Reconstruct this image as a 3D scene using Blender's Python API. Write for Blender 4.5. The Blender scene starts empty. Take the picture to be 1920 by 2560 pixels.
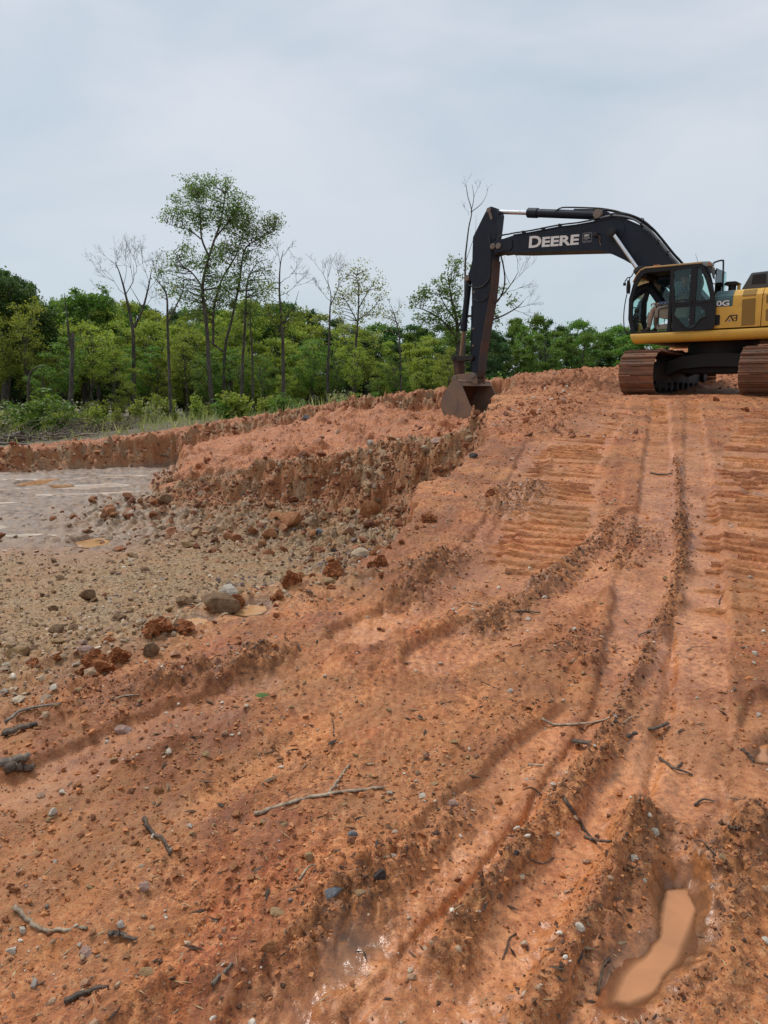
import bpy, bmesh, math, random
import numpy as np
from mathutils import Vector, Matrix
rad = math.radians
random.seed(11)
rng = np.random.default_rng(11)
scene = bpy.context.scene
col = scene.collection

# ------------------------------------------------------------------ camera
EYE_Z, PITCH = 1.6, 9.3
cd = bpy.data.cameras.new('camera')
cam = bpy.data.objects.new('camera', cd)
col.objects.link(cam)
cam.location = (0, 0, EYE_Z)
cam.rotation_euler = (rad(90 - PITCH), 0, 0)
cd.sensor_fit = 'VERTICAL'
cd.sensor_height = 36.0
cd.sensor_width = 27.0
cd.lens = 26.0
cd.clip_start = 0.05
cd.clip_end = 3000
scene.camera = cam

# ------------------------------------------------------------------ sky: overcast over a daylight sky
SUN_EL, SUN_AZ = 54.0, -48.0        # azimuth clockwise from straight ahead (+Y)
world = bpy.data.worlds.new('World')
scene.world = world
world.use_nodes = True
wn = world.node_tree
wn.nodes.clear()
def wnode(t, **k):
    n = wn.nodes.new(t)
    for a, b in k.items():
        setattr(n, a, b)
    return n
w_out = wnode('ShaderNodeOutputWorld')
w_bg = wnode('ShaderNodeBackground')
w_bg.inputs['Strength'].default_value = 0.1
w_sky = wnode('ShaderNodeTexSky', sky_type='NISHITA', sun_disc=False)
w_sky.sun_elevation = rad(SUN_EL)
w_sky.sun_rotation = rad(SUN_AZ)
w_tc = wnode('ShaderNodeTexCoord')
w_map = wnode('ShaderNodeMapping')
w_map.inputs['Scale'].default_value = (1.0, 1.0, 2.6)
w_n1 = wnode('ShaderNodeTexNoise')
w_n1.inputs['Scale'].default_value = 1.7
w_n1.inputs['Detail'].default_value = 5.0
w_n1.inputs['Roughness'].default_value = 0.5
w_n1.inputs['Distortion'].default_value = 0.35
w_ramp = wnode('ShaderNodeValToRGB')
w_ramp.color_ramp.elements[0].position = 0.36
w_ramp.color_ramp.elements[0].color = (0.44, 0.535, 0.62, 1)
w_ramp.color_ramp.elements[1].position = 0.66
w_ramp.color_ramp.elements[1].color = (0.70, 0.72, 0.775, 1)
w_sep = wnode('ShaderNodeSeparateXYZ')
w_el = wnode('ShaderNodeMapRange')            # the cloud deck is a little thinner and brighter overhead
w_el.inputs['From Min'].default_value = 0.0
w_el.inputs['From Max'].default_value = 0.8
w_el.inputs['To Min'].default_value = 5.75
w_el.inputs['To Max'].default_value = 7.0
w_hor = wnode('ShaderNodeMapRange')
w_hor.inputs['From Min'].default_value = 0.0
w_hor.inputs['From Max'].default_value = 0.42
w_hor.inputs['To Min'].default_value = 0.62
w_hor.inputs['To Max'].default_value = 0.0
w_hmix = wnode('ShaderNodeMix', data_type='RGBA')
w_hmix.inputs[7].default_value = (0.53, 0.645, 0.715, 1)
w_mul = wnode('ShaderNodeVectorMath', operation='SCALE')
w_mix = wnode('ShaderNodeMix', data_type='RGBA')
w_mix.inputs[0].default_value = 0.93
L = wn.links.new
L(w_tc.outputs['Generated'], w_map.inputs['Vector'])
L(w_map.outputs['Vector'], w_n1.inputs['Vector'])
L(w_n1.outputs['Fac'], w_ramp.inputs['Fac'])
L(w_tc.outputs['Generated'], w_sep.inputs[0])
L(w_sep.outputs['Z'], w_el.inputs['Value'])
L(w_sep.outputs['Z'], w_hor.inputs['Value'])
L(w_hor.outputs['Result'], w_hmix.inputs[0])
L(w_ramp.outputs['Color'], w_hmix.inputs[6])
L(w_hmix.outputs[2], w_mul.inputs[0])
L(w_el.outputs['Result'], w_mul.inputs['Scale'])
L(w_sky.outputs['Color'], w_mix.inputs[6])
L(w_mul.outputs['Vector'], w_mix.inputs[7])
L(w_mix.outputs[2], w_bg.inputs['Color'])
L(w_bg.outputs['Background'], w_out.inputs['Surface'])

sd = bpy.data.lights.new('sun', 'SUN')
sun = bpy.data.objects.new('sun', sd)
col.objects.link(sun)
sd.energy = 1.5
sd.angle = rad(18)
sd.color = (1.0, 0.965, 0.91)
_az, _el = rad(SUN_AZ), rad(SUN_EL)
_dir = Vector((math.sin(_az) * math.cos(_el), math.cos(_az) * math.cos(_el), math.sin(_el)))
sun.rotation_euler = _dir.to_track_quat('Z', 'Y').to_euler()
sun.location = (0, 0, 30)

vs = scene.view_settings
vs.view_transform = 'Standard'
vs.look = 'None'
vs.exposure = 0.74
vs.gamma = 1.0
vs.use_curve_mapping = False
scene.cycles.use_denoising = True
scene.cycles.max_bounces = 6
scene.cycles.transparent_max_bounces = 12

# ------------------------------------------------------------------ small helpers
def tag(o, label=None, cat=None, group=None, kind=None):
    if label: o['label'] = label
    if cat: o['category'] = cat
    if group: o['group'] = group
    if kind: o['kind'] = kind
    return o
def link(o, parent=None):
    col.objects.link(o)
    if parent is not None: o.parent = parent
    return o
def empty(name, loc=(0, 0, 0), rot=(0, 0, 0)):
    o = bpy.data.objects.new(name, None)
    o.empty_display_size = 0.2
    o.location = loc
    o.rotation_euler = rot
    return link(o)
def mesh_np(name, verts, faces, mat, smooth=False, parent=None):
    """verts (n,3) array, faces (m,k) int array of one polygon size"""
    verts = np.asarray(verts, np.float32); faces = np.asarray(faces, np.int32)
    k = faces.shape[1]
    me = bpy.data.meshes.new(name)
    me.vertices.add(len(verts)); me.vertices.foreach_set('co', verts.ravel())
    me.loops.add(faces.size); me.loops.foreach_set('vertex_index', faces.ravel())
    me.polygons.add(len(faces))
    me.polygons.foreach_set('loop_start', np.arange(0, faces.size, k, dtype=np.int32))
    me.polygons.foreach_set('use_smooth', np.full(len(faces), smooth))
    me.update(calc_edges=True)
    if mat: me.materials.append(mat)
    return link(bpy.data.objects.new(name, me), parent)
def mesh_py(name, verts, faces, mat, smooth=False, parent=None):
    me = bpy.data.meshes.new(name)
    me.from_pydata([tuple(map(float, v)) for v in verts], [], [tuple(f) for f in faces])
    if smooth:
        me.polygons.foreach_set('use_smooth', [True] * len(me.polygons))
    me.update()
    if mat: me.materials.append(mat)
    return link(bpy.data.objects.new(name, me), parent)
def bm_obj(name, bm, mat, parent=None, smooth=False, angle=35):
    me = bpy.data.meshes.new(name)
    bmesh.ops.recalc_face_normals(bm, faces=bm.faces[:])
    for f in bm.faces: f.smooth = smooth
    if smooth:
        for e in bm.edges:
            if len(e.link_faces) == 2 and e.calc_face_angle(0) > rad(angle): e.smooth = False
    bm.to_mesh(me); bm.free()
    if mat: me.materials.append(mat)
    return link(bpy.data.objects.new(name, me), parent)

# ------------------------------------------------------------------ numpy noise
def _hash(ix, iy, seed):
    h = (ix.astype(np.int64) * 374761393 + iy.astype(np.int64) * 668265263 + seed * 974711) & 0xFFFFFFFF
    h = ((h ^ (h >> 13)) * 1274126177) & 0xFFFFFFFF
    h = ((h ^ (h >> 16)) * 2246822519) & 0xFFFFFFFF
    return ((h ^ (h >> 15)) & 0xFFFFFF) / float(0xFFFFFF)
def vnoise(x, y, seed=0):
    """value noise in -1..1"""
    fx, fy = np.floor(x), np.floor(y)
    tx, ty = x - fx, y - fy
    tx = tx * tx * (3 - 2 * tx); ty = ty * ty * (3 - 2 * ty)
    a = _hash(fx, fy, seed); b = _hash(fx + 1, fy, seed); c = _hash(fx, fy + 1, seed); d = _hash(fx + 1, fy + 1, seed)
    return 2 * ((a + (b - a) * tx) * (1 - ty) + (c + (d - c) * tx) * ty) - 1
def fbm(x, y, octaves=4, seed=0, gain=0.5):
    s = np.zeros_like(x, dtype=float); a = 1.0; f = 1.0; n = 0
    for i in range(octaves):
        s += a * vnoise(x * f + 17.3 * i, y * f - 9.1 * i, seed + i); n += a
        a *= gain; f *= 2.03
    return s / n
def lumps(x, y, seed=0, sharp=1.0):
    """rounded clods: 1 at a cell's seed point, 0 between"""
    fx, fy = np.floor(x), np.floor(y)
    best = np.full(np.shape(x), 9.0); hb = np.zeros(np.shape(x))
    for i in (-1, 0, 1):
        for j in (-1, 0, 1):
            cx, cy = fx + i, fy + j
            px = cx + 0.1 + 0.8 * _hash(cx, cy, seed); py = cy + 0.1 + 0.8 * _hash(cx, cy, seed + 71)
            d = (x - px) ** 2 + (y - py) ** 2
            m = d < best
            best = np.where(m, d, best); hb = np.where(m, _hash(cx, cy, seed + 133), hb)
    return np.clip(1 - best * 1.6 * sharp, 0, 1) * (0.25 + 0.75 * hb)
def sstep(a, b, x):
    t = np.clip((x - a) / (b - a), 0, 1)
    return t * t * (3 - 2 * t)
# ------------------------------------------------------------------ the site in plan (metres; camera stands at the origin, +Y ahead)
# survey points were read off the photograph as (column, row) on a 1659 x 2212 sheet with a forward distance
_FD = 26 / 36 * 2212
_c, _s = math.cos(rad(PITCH)), math.sin(rad(PITCH))
def sight(dx, dy):
    u, v = (dx - 829.5) / _FD, (dy - 1106) / _FD
    return u, _c - v * _s, -_s - v * _c
def on_y(dx, dy, y):
    a, b, c = sight(dx, dy)
    t = y / b
    return (a * t, y, EYE_Z + c * t)
class TPS:
    def __init__(self, pts, lam=1e-3):
        p = np.array(pts, float); self.p = p[:, :2]; n = len(p)
        K = self.k(self.p, self.p) + lam * np.eye(n)
        P = np.c_[np.ones(n), self.p]
        A = np.zeros((n + 3, n + 3)); A[:n, :n] = K; A[:n, n:] = P; A[n:, :n] = P.T
        self.w = np.linalg.solve(A, np.r_[p[:, 2], 0, 0, 0])
    @staticmethod
    def k(a, b):
        d2 = ((a[:, None, :] - b[None, :, :]) ** 2).sum(-1)
        return 0.5 * d2 * np.log(d2 + 1e-9)
    def __call__(self, x, y):
        out = np.zeros(x.size); q = np.c_[x.ravel(), y.ravel()]
        n = len(self.p)
        for i in range(0, len(q), 60000):
            out[i:i + 60000] = self.k(q[i:i + 60000], self.p) @ self.w[:n] + self.w[n] + q[i:i + 60000] @ self.w[n + 1:]
        return out.reshape(x.shape)
RAMP = 0.092
def road_z(x, y):
    yy = np.clip(y, -3, 60)
    return RAMP * (16.5 - np.logaddexp(0, (16.5 - yy) * 1.6) / 1.6 * 1.0) if False else RAMP * np.minimum(yy, 16.5 - 0.35 * np.exp(-np.abs(yy - 16.5)))
def on_road(dx, dy):
    a, b, c = sight(dx, dy)
    t = EYE_Z / (RAMP * b - c)
    return (a * t, b * t)
RIM = [on_y(*p) for p in [(1330, 806, 26.5), (1200, 815, 26.5), (1085, 826, 26.5), (960, 848, 25.8), (850, 865, 25.3), (750, 880, 24.8), (650, 893, 24.6), (560, 912, 24.5), (450, 930, 24), (330, 950, 23), (200, 965, 22), (0, 985, 21)]]
far_pts = RIM + [(-25, 45, -.6), (-9, 38, -.05), (0, 40, .25), (8, 42, .5), (20, 45, .9), (-40, 60, -1), (0, 80, 0), (40, 80, .5), (-70, 140, -1), (70, 140, 1), (0, 170, 0),
    (12, 22, 1.75), (8.5, 19, 1.55), (15, 18, 1.7), (20, 25, 2.1), (30, 18, 1.8), (5, 31, 1.3), (10, 33, 1.5), (0, 29, 1.1), (-5, 29.5, .6), (-9, 28, .25), (-14, 27, -.2), (-18, 22, -.4), (-30, 25, -.7), (40, 30, 2)]
far_tps = TPS(far_pts)
road_edge = [on_road(*p) for p in [(-260, 1620), (0, 1505), (130, 1450), (300, 1395), (430, 1345), (520, 1305), (640, 1275), (740, 1245), (835, 1190), (850, 1160), (890, 1100), (960, 1030), (1010, 1000), (1055, 962), (1072, 930), (1082, 890)]]
PIT = road_edge + [(2.75, 16.5), (3.5, 20.5), (4.6, 23.6), (4.5, 25.4)] + [(p[0], p[1]) for p in RIM[2:]] + [(-20, 20.5), (-40, 19), (-40, 3.2), (-9, 2.6)]
ledge_pts = [on_y(*p) for p in [(1062, 947, 11.6), (960, 957, 13), (860, 964, 13.7), (700, 986, 14.4), (560, 1004, 15), (470, 1032, 14.8), (850, 890, 22.5), (650, 925, 22), (520, 960, 21)]] + [(2.4, 22.5, .58), (3.4, 23.6, .62), (3.2, 20, .68), (2.6, 16, .84), (4.4, 25, .95)]
ledge_tps = TPS(ledge_pts, 0.05)
LEDGE = [(2.2, 10.9), (1.95, 11.7), (1.0, 12.9), (0.25, 13.6), (-1.2, 14.2), (-2.6, 14.6), (-3.7, 14.5), (-4.4, 15.0), (-4.9, 16.6), (-5.0, 18.4), (-5.6, 20.4), (-6.2, 23.5), (0, 30), (8, 30), (8, 14), (4, 10.5)]
FLOOR = -0.66
def seg_dist(x, y, pts, closed=False):
    """distance to a polyline, distance along it, signed side"""
    P = list(pts) + ([pts[0]] if closed else [])
    best = np.full(x.shape, 1e9); al = np.zeros(x.shape); sd_ = np.zeros(x.shape); run = 0.0
    for (ax, ay), (bx, by) in zip(P[:-1], P[1:]):
        vx, vy = bx - ax, by - ay
        l2 = vx * vx + vy * vy; ln = math.sqrt(l2)
        t = np.clip(((x - ax) * vx + (y - ay) * vy) / l2, 0, 1)
        ex, ey = x - ax - t * vx, y - ay - t * vy
        d = np.sqrt(ex * ex + ey * ey)
        m = d < best
        best = np.where(m, d, best); al = np.where(m, run + t * ln, al)
        sd_ = np.where(m, np.sign(vx * ey - vy * ex) * d, sd_)
        run += ln
    return best, al, sd_
def inside(x, y, poly):
    r = np.zeros(x.shape, bool)
    n = len(poly)
    for i in range(n):
        (x1, y1), (x2, y2) = poly[i], poly[(i + 1) % n]
        if y1 == y2: continue
        c = ((y1 > y) != (y2 > y)) & (x < (x2 - x1) * (y - y1) / (y2 - y1) + x1)
        r ^= c
    return r
def sdist(x, y, poly):
    d, _, _ = seg_dist(x, y, poly, True)
    return np.where(inside(x, y, poly), d, -d)

# ruts, lanes and ridges on the haul road (points read off the photograph on a 1920 x 2560 sheet)
def rp(*pts): return [on_road(px / 1.15732, py / 1.15732) for px, py in pts]
LANEW = [1, 1, .8, .62, .5, .34, .6, .6]
LANES = [  # polyline, half width, depth
    (rp((1650, 1000), (1645, 1145), (1643, 1340), (1612, 1450), (1600, 1600), (1590, 1750), (1510, 1924), (1430, 2060), (1350, 2190), (1230, 2330), (1130, 2470), (1020, 2600)), 0.16, .026),
    (rp((1732, 1000), (1740, 1145), (1752, 1340), (1752, 1490), (1744, 1600), (1736, 1750), (1724, 1950), (1705, 2150), (1655, 2350), (1560, 2540), (1500, 2680)), 0.14, .028),
    (rp((1460, 1800), (1390, 1860), (1320, 1930), (1238, 2016), (1133, 2130), (1018, 2250), (880, 2400), (690, 2560)), 0.13, .022),
    (rp((1600, 1285), (1495, 1415), (1400, 1495), (1240, 1575), (1090, 1650)), 0.17, .026),
    (rp((1345, 1105), (1310, 1200), (1260, 1300), (1150, 1440), (1040, 1540), (900, 1590)), 0.16, .02),
    (rp((-60, 2040), (120, 1945), (330, 1850), (520, 1780), (640, 1720)), 0.13, .02),
    (rp((1930, 1780), (1900, 1920), (1880, 2000), (1840, 2130)), 0.10, .02),
    (rp((1950, 1240), (1880, 1215), (1830, 1160)), 0.10, .02),
]
RIDGES = [  # polyline, half width, height, darkness
    (rp((1120, 2400), (1168, 2323), (1220, 2230), (1285, 2161), (1365, 2062), (1452, 1958), (1500, 1890), (1545, 1800), (1590, 1700), (1635, 1590), (1680, 1509), (1699, 1400), (1700, 1300)), .045, .050, .55),
    (rp((600, 2500), (752, 2383), (880, 2270), (960, 2201), (1035, 2143), (1110, 2074), (1160, 2015)), .07, .062, .8),
    (rp((1250, 2600), (1330, 2520), (1400, 2440), (1470, 2340), (1515, 2259), (1580, 2167), (1612, 2060)), .085, .085, .6),
    (rp((1650, 2600), (1690, 2480), (1722, 2387), (1785, 2260), (1822, 2165), (1880, 2060)), .085, .075, .85),
    (rp((1550, 1290), (1490, 1366), (1380, 1452), (1284, 1518), (1191, 1573)), .08, .060, .7),
    (rp((1605, 1305), (1575, 1350), (1545, 1420)), .15, .10, .75),
    (rp((1330, 1215), (1295, 1240), (1270, 1275)), .22, .10, .8),
    (rp((1170, 1375), (1105, 1400), (1040, 1440)), .16, .10, .75),
    (rp((1040, 1480), (985, 1510)), .12, .06, .7),
    (rp((1490, 1590), (1440, 1650)), .14, .04, .8),
    (rp((1690, 1150), (1700, 1250), (1705, 1350), (1715, 1420)), .05, .03, .6),
    (rp((430, 1720), (560, 1690), (700, 1650)), .10, .05, .7),
    (rp((0, 1800), (180, 1770), (330, 1730)), .16, .06, .5),
    (rp((300, 2560), (420, 2480), (560, 2460)), .09, .06, .2),
]
CLEATS = [  # polyline, half width: grouser prints
    (rp((1520, 1030), (1430, 1120), (1380, 1240), (1350, 1370), (1290, 1440)), .42),
    (rp((1920, 1030), (1880, 1120), (1870, 1250), (1880, 1400), (1905, 1540)), .36),
]
PUDDLE_HOLES = [  # closed outlines on the road and in the pit: outline, depth
    (rp((1512, 2500), (1545, 2415), (1635, 2310), (1652, 2178), (1735, 2165), (1762, 2240), (1710, 2385), (1655, 2480), (1580, 2515)), .055),
    (rp((870, 2335), (960, 2310), (1000, 2350), (905, 2440), (830, 2500), (740, 2560), (720, 2500), (800, 2420)), .0),
    (rp((1632, 1140), (1700, 1128), (1800, 1140), (1800, 1175), (1700, 1190), (1640, 1180)), -1),
]
def pit_pt(dx, dy, z=FLOOR):
    a, b, c = sight(dx, dy)
    t = (z - EYE_Z) / c
    return (a * t, b * t)
def pitp(*pts): return [pit_pt(*p) for p in pts]
POOLS = [  # standing water on the pit floor
    pitp((28, 1046), (60, 1040), (118, 1031), (128, 1036), (95, 1046), (45, 1050)),
    pitp((105, 1048), (150, 1045), (160, 1050), (120, 1053)),
    pitp((-10, 1033), (30, 1030), (55, 1034), (20, 1039), (-20, 1038)),
    pitp((70, 1078), (130, 1066), (170, 1062), (180, 1068), (120, 1080), (80, 1088)),
    pitp((-40, 1100), (30, 1092), (90, 1086), (110, 1094), (60, 1106), (-20, 1118)),
    pitp((150, 1100), (180, 1092), (212, 1094), (205, 1102), (165, 1106)),
    pitp((-60, 1122), (20, 1112), (60, 1116), (30, 1130), (-40, 1140)),
    pitp((160, 1170), (205, 1162), (240, 1160), (236, 1175), (190, 1184), (165, 1180)),
    pitp((170, 1118), (205, 1114), (215, 1122), (185, 1128)),
    pitp((-30, 1330), (20, 1328), (48, 1332), (20, 1346), (-30, 1350)),
    pitp((0, 1185), (60, 1178), (80, 1183), (20, 1192)),
]
FLATS = []     # outlines of puddles on sloping ground, levelled: (outline, water level)

def terrain(x, y, detail=True):
    """height and the masks the ground material reads, at plan points"""
    shp = np.shape(x); x = np.asarray(x, float).ravel(); y = np.asarray(y, float).ravel()
    road = road_z(x, y) + 0.035 * fbm(x * .35, y * .35, 3, 5) * sstep(0, 5, np.hypot(x, y))
    farw = sstep(15.8, 20.5, y)
    farw = np.where(x < -2, np.maximum(farw, sstep(10, 15, y)), farw)
    fz = far_tps(x, y)
    fz = np.clip(fz, -2.5, 3.0)
    up = road * (1 - farw) + fz * farw
    # spoil heap behind the machine
    up += 1.65 * np.exp(-(np.maximum(0, np.abs(x - 13.2) - 1.6) / 1.5) ** 2 - ((y - 27) / 1.9) ** 2)
    # loosened berm along the cut beside the bucket
    bd, _, _ = seg_dist(x, y, [(2.5, 11.2), (3.2, 14), (4.0, 17), (5.0, 20), (5.6, 22.5)])
    up += 0.07 * np.exp(-(bd / .5) ** 2) * (0.6 + 0.5 * fbm(x * 1.3, y * 1.3, 3, 41))
    # pit
    g1 = lumps(x * 1.7, y * 1.7, 141); g2 = lumps(x * 4.6, y * 4.6, 142); g3 = lumps(x * 11, y * 11, 143)
    crag = (.34 * g1 + .17 * g2 + .07 * g3 - .16) * np.where(y < 12.5, .35, 1.0)
    wob = 0.30 * fbm(x * .55, y * .55, 3, 21) + 0.12 * fbm(x * 2.2, y * 2.2, 3, 22) - crag
    near_gentle = sstep(5.4, 3.9, y)
    pd = sdist(x, y, PIT)
    pdw = pd + wob * (1 - .6 * near_gentle)
    wid = 0.30 + 2.7 * near_gentle
    wid = np.where((y > 17.5) & (x < 2.4), 0.62 + .2 * vnoise(x * .5, y * .5, 31), wid)
    t = np.clip(pdw / wid, 0, 1)
    pr = np.where(t < .3, t * 1.75, .525 + (t - .3) * (.475 / .7))
    pr = np.where(near_gentle > .5, t * t * (3 - 2 * t) * .5 + t * .5, pr)
    lz = ledge_tps(x, y)
    lz = np.clip(lz, -.5, 1.25)
    ld = sdist(x, y, LEDGE) + 0.35 * fbm(x * .7, y * .7, 3, 23) + 0.14 * fbm(x * 2.4, y * 2.4, 3, 24) + 1.25 * crag
    o = np.maximum(0, -ld)
    steep = 0.85 + .3 * vnoise(x * .8, y * .3, 29)
    def scarp(o): return np.where(o < steep, 1 - .74 * o / steep, .26 * np.clip(1 - (o - steep) / 3.0, 0, 1) ** 1.4)
    sc = scarp(o)
    sc = scarp(np.maximum(0, o + (o > 0) * (.05 * fbm(x * 3.3, sc * 4.5, 3, 37) + .10 * lumps(x * 5.0, sc * 7.0, 38))))
    sc = sc * np.where(ld > 0, 1, sstep(-6.3, -4.0, x))
    fl = FLOOR + 0.05 * fbm(x * .5, y * .5, 3, 33) + 0.02 * fbm(x * 2, y * 2, 2, 34)
    fl = fl - .34 * np.exp(-((x - .2) / 2.3) ** 2 - ((y - 11.6) / 1.7) ** 2)
    gully = 0.12 * fbm(x * 1.1, y * .35, 3, 35) * np.clip(o * 2, 0, 1) * np.clip((4 - o) / 3, 0, 1)
    ins = fl + (np.maximum(lz, fl) - fl) * sc + gully * (sc > 0)
    h = up + (ins - up) * pr
    inpit = sstep(0.15, .9, pr)
    onledge = inpit * sstep(-.05, .25, ld)
    face = np.maximum(inpit * sstep(1.3, .3, np.abs(o - .4)) * (o > 0) * (lz > fl + .25) * sstep(-6.6, -4.6, x), sstep(.06, .3, pr) * sstep(.96, .7, pr) * (1 - near_gentle))
    scree = inpit * (1 - onledge) * sstep(4.6, 2.0, o) * (1 - face) * sstep(-6.6, -4.2, x)
    floorm = inpit * (1 - onledge) * (1 - face)
    muddyfloor = floorm * sstep(-2.2, -4.4, x + (y - 12) * .12) * sstep(9.0, 11.4, y + .9 * fbm(x * .5, y * .5, 2, 63))
    gravel = floorm * (1 - .85 * muddyfloor)
    gravel = np.maximum(gravel, near_gentle * sstep(-.45, .3, pdw) * (pd > -1.2) * .95)
    forest = sstep(27, 32, y - .25 * np.minimum(0, x + 3) * -1 + 0.9 * fbm(x * .3, y * .3, 3, 61))
    forest = np.maximum(forest, sstep(.6, 3.0, -pd) * (x < -1) * (y > 20)) * (1 - inpit)
    forest = np.where(x > 6, forest * sstep(29, 33, y), forest)
    rubble = (1 - inpit) * sstep(2.6, .3, -pd) * (y > 17.5)
    rubble = np.maximum(rubble, sstep(18.5, 21, y) * (x > 2.5) * (1 - inpit)) * (1 - forest)
    berm = np.exp(-(bd / .7) ** 2) * (1 - inpit)
    onroad = (1 - inpit) * (1 - rubble) * (1 - forest)
    lane = np.zeros(x.shape); dark = np.zeros(x.shape); cleat = np.zeros(x.shape); hole = np.zeros(x.shape); pool = np.zeros(x.shape); streak = np.zeros(x.shape); cstrip = np.zeros(x.shape)
    near = (y > -1) & (y < 18) & (np.abs(x) < 14)
    ix = np.nonzero(near)[0]
    if len(ix):
        xn, yn = x[ix], y[ix]
        wv = 0.030 * fbm(xn * 5, yn * 5, 3, 51)
        wv2 = 0.5 + 0.5 * fbm(xn * 2.3, yn * 2.3, 3, 52)
        dh = np.zeros(len(ix)); la = np.zeros(len(ix)); dk = np.zeros(len(ix)); cl = np.zeros(len(ix)); ho = np.zeros(len(ix))
        for (pl, hw, dep), lw in zip(LANES, LANEW):
            d, _, _ = seg_dist(xn, yn, pl)
            md = sstep(hw * 1.10, hw * .93, d + wv * .8)
            m = sstep(hw * 1.12, hw * .86, d + wv * 1.3) * (.35 + .65 * sstep(.22, .55, wv2)) * lw
            la = np.maximum(la, m); dh -= dep * md * (1 - .5 * (la > m))
            dh += dep * .45 * np.exp(-((d - hw * 1.25 + wv) / .035) ** 2) * sstep(.2, .6, wv2)
        for pl, hw, hgt, dkn in RIDGES:
            d, al, _ = seg_dist(xn, yn, pl)
            brk = np.clip(.62 + .75 * vnoise(al * 2.6, al * 0 + hw * 97, 77), 0.22, 1.2)
            m = np.exp(-((d + wv * 1.4) / hw) ** 2) * brk
            dh += .95 * hgt * m * (.75 + .5 * fbm(xn * 9, yn * 9, 2, 53)); dk = np.maximum(dk, np.clip(m * 1.5, 0, 1) * dkn)
            la *= 1 - np.clip(m * 1.3, 0, 1)
        for pl, hw in CLEATS:
            d, al, sdd = seg_dist(xn, yn, pl)
            m = sstep(hw * 1.05, hw * .85, d + wv) * sstep(-.65, -.05, vnoise(xn * 1.4, yn * 1.1, 91) + .15)
            ph = (al / .185) % 1.0
            prof = 1.35 * np.exp(-((np.minimum(ph, 1 - ph)) / .135) ** 2) - .40
            dh -= 0.012 * m; cstrip[ix] = np.maximum(cstrip[ix], m); la = np.maximum(la, m * .45)
        for pl, dep in PUDDLE_HOLES:
            d = sdist(xn, yn, pl) + wv * (1.2 if pl is PUDDLE_HOLES[0][0] else 4.5)
            la = np.maximum(la, sstep(-.10, .0, d))
            if dep >= 0: ho = np.maximum(ho, sstep(-.05, .03, d))
        _, al0, sd0 = seg_dist(xn, yn, LANES[0][0])
        stx = fbm(sd0 * 8.5, al0 * .55, 3, 171, .6); sty = fbm(sd0 * 26, al0 * 1.3, 2, 172)
        dh += (.011 * stx + .005 * sty) * sstep(2.6, .8, np.abs(sd0)) * (1 - .85 * cstrip[ix])
        streak[ix] = np.clip(.5 + .75 * stx + .35 * sty, 0, 1) * sstep(3.2, 1.2, np.abs(sd0))
        ro = onroad[ix]
        h[ix] += dh * ro
        lane[ix] = la * ro; dark[ix] = dk * ro; cleat[ix] = cl * ro; hole[ix] = ho * ro
    fx = np.nonzero(muddyfloor > .02)[0]
    if len(fx):     # flat-lying puddled mud: low swells drawn out along the old wheel marks
        und = .11 * fbm(x[fx] * .42 + y[fx] * .10, y[fx] * 1.25 - x[fx] * .12, 4, 58, .55)
        h[fx] += (FLOOR + und - h[fx]) * muddyfloor[fx]
        pool[fx] = sstep(.02, -.02, und + .008) * muddyfloor[fx]
    if detail:
        c1 = lumps(x * 2.6 + .2 * fbm(x * 4, y * 4, 2, 1), y * 2.6, 101)
        c2 = lumps(x * 7.0, y * 7.0, 102)
        c3 = lumps(x * 17.0, y * 17.0, 103)
        c4 = lumps(x * 34.0, y * 34.0, 104)
        f1 = fbm(x * 1.6, y * 1.6, 4, 105)
        f2 = fbm(x * 9, y * 9, 4, 106)
        patch = sstep(-.15, .45, fbm(x * 1.1, y * 1.1, 3, 107))
        smooth = np.clip(lane + hole, 0, 1)
        rough = onroad * (1 - .93 * smooth) * (1 - .96 * cstrip)
        h += rough * (.024 * f1 + .016 * f2 + .020 * c3 * (.3 + .7 * patch) + .012 * c4 + .030 * c2 * patch)
        h += dark * (.070 * c2 + .050 * c3 + .022 * c4 - .03)
        h += onroad * smooth * (1 - .8 * cstrip) * (.004 * c3 * patch + .0026 * c4 + .002 * f2)
        h += berm * (.10 * c1 + .06 * c2 + .03 * c3)
        h += rubble * (.16 * c1 + .12 * c2 + .06 * c3 + .08 * f1)
        h += onledge * (.10 * f1 + .10 * c2 * patch + .04 * c3 + .22 * c1 * patch)
        h += face * (.13 * c2 + .07 * c3 + .06 * f1 + .16 * c1 - .05)
        h += scree * (.16 * c1 * patch + .10 * c2 + .05 * c3 + .06 * f1)
        h += gravel * (.030 * c2 + .028 * c3 + .012 * c4 + .03 * f1) * (1 - .5 * scree)
        h += muddyfloor * (1 - pool) * (.02 * f1 + .04 * c2 + .02 * c3)
        h += forest * (.10 * f1 + .05 * c2)
    for pl, zf in FLATS:
        bx = [p[0] for p in pl]; by = [p[1] for p in pl]
        q = np.nonzero((x > min(bx) - .3) & (x < max(bx) + .3) & (y > min(by) - .3) & (y < max(by) + .3))[0]
        if len(q):
            m = sstep(-.05, .02, sdist(x[q], y[q], pl) + .055 * fbm(x[q] * 7, y[q] * 7, 4, 51))
            bowl = .003 + np.clip(sdist(x[q], y[q], pl) * .30, 0, .022)
            h[q] += (zf - bowl - h[q]) * m; hole[q] = np.maximum(hole[q], m)
    masks = dict(lane=lane, dark=dark, cleat=cleat, hole=hole, gravel=np.clip(gravel, 0, 1), face=np.clip(face, 0, 1), scree=np.clip(scree, 0, 1), mud=np.clip(muddyfloor, 0, 1), pool=pool, streak=streak, strip=cstrip, ledge=np.clip(onledge, 0, 1), forest=np.clip(forest, 0, 1), rubble=np.clip(np.maximum(rubble, berm), 0, 1))
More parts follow.
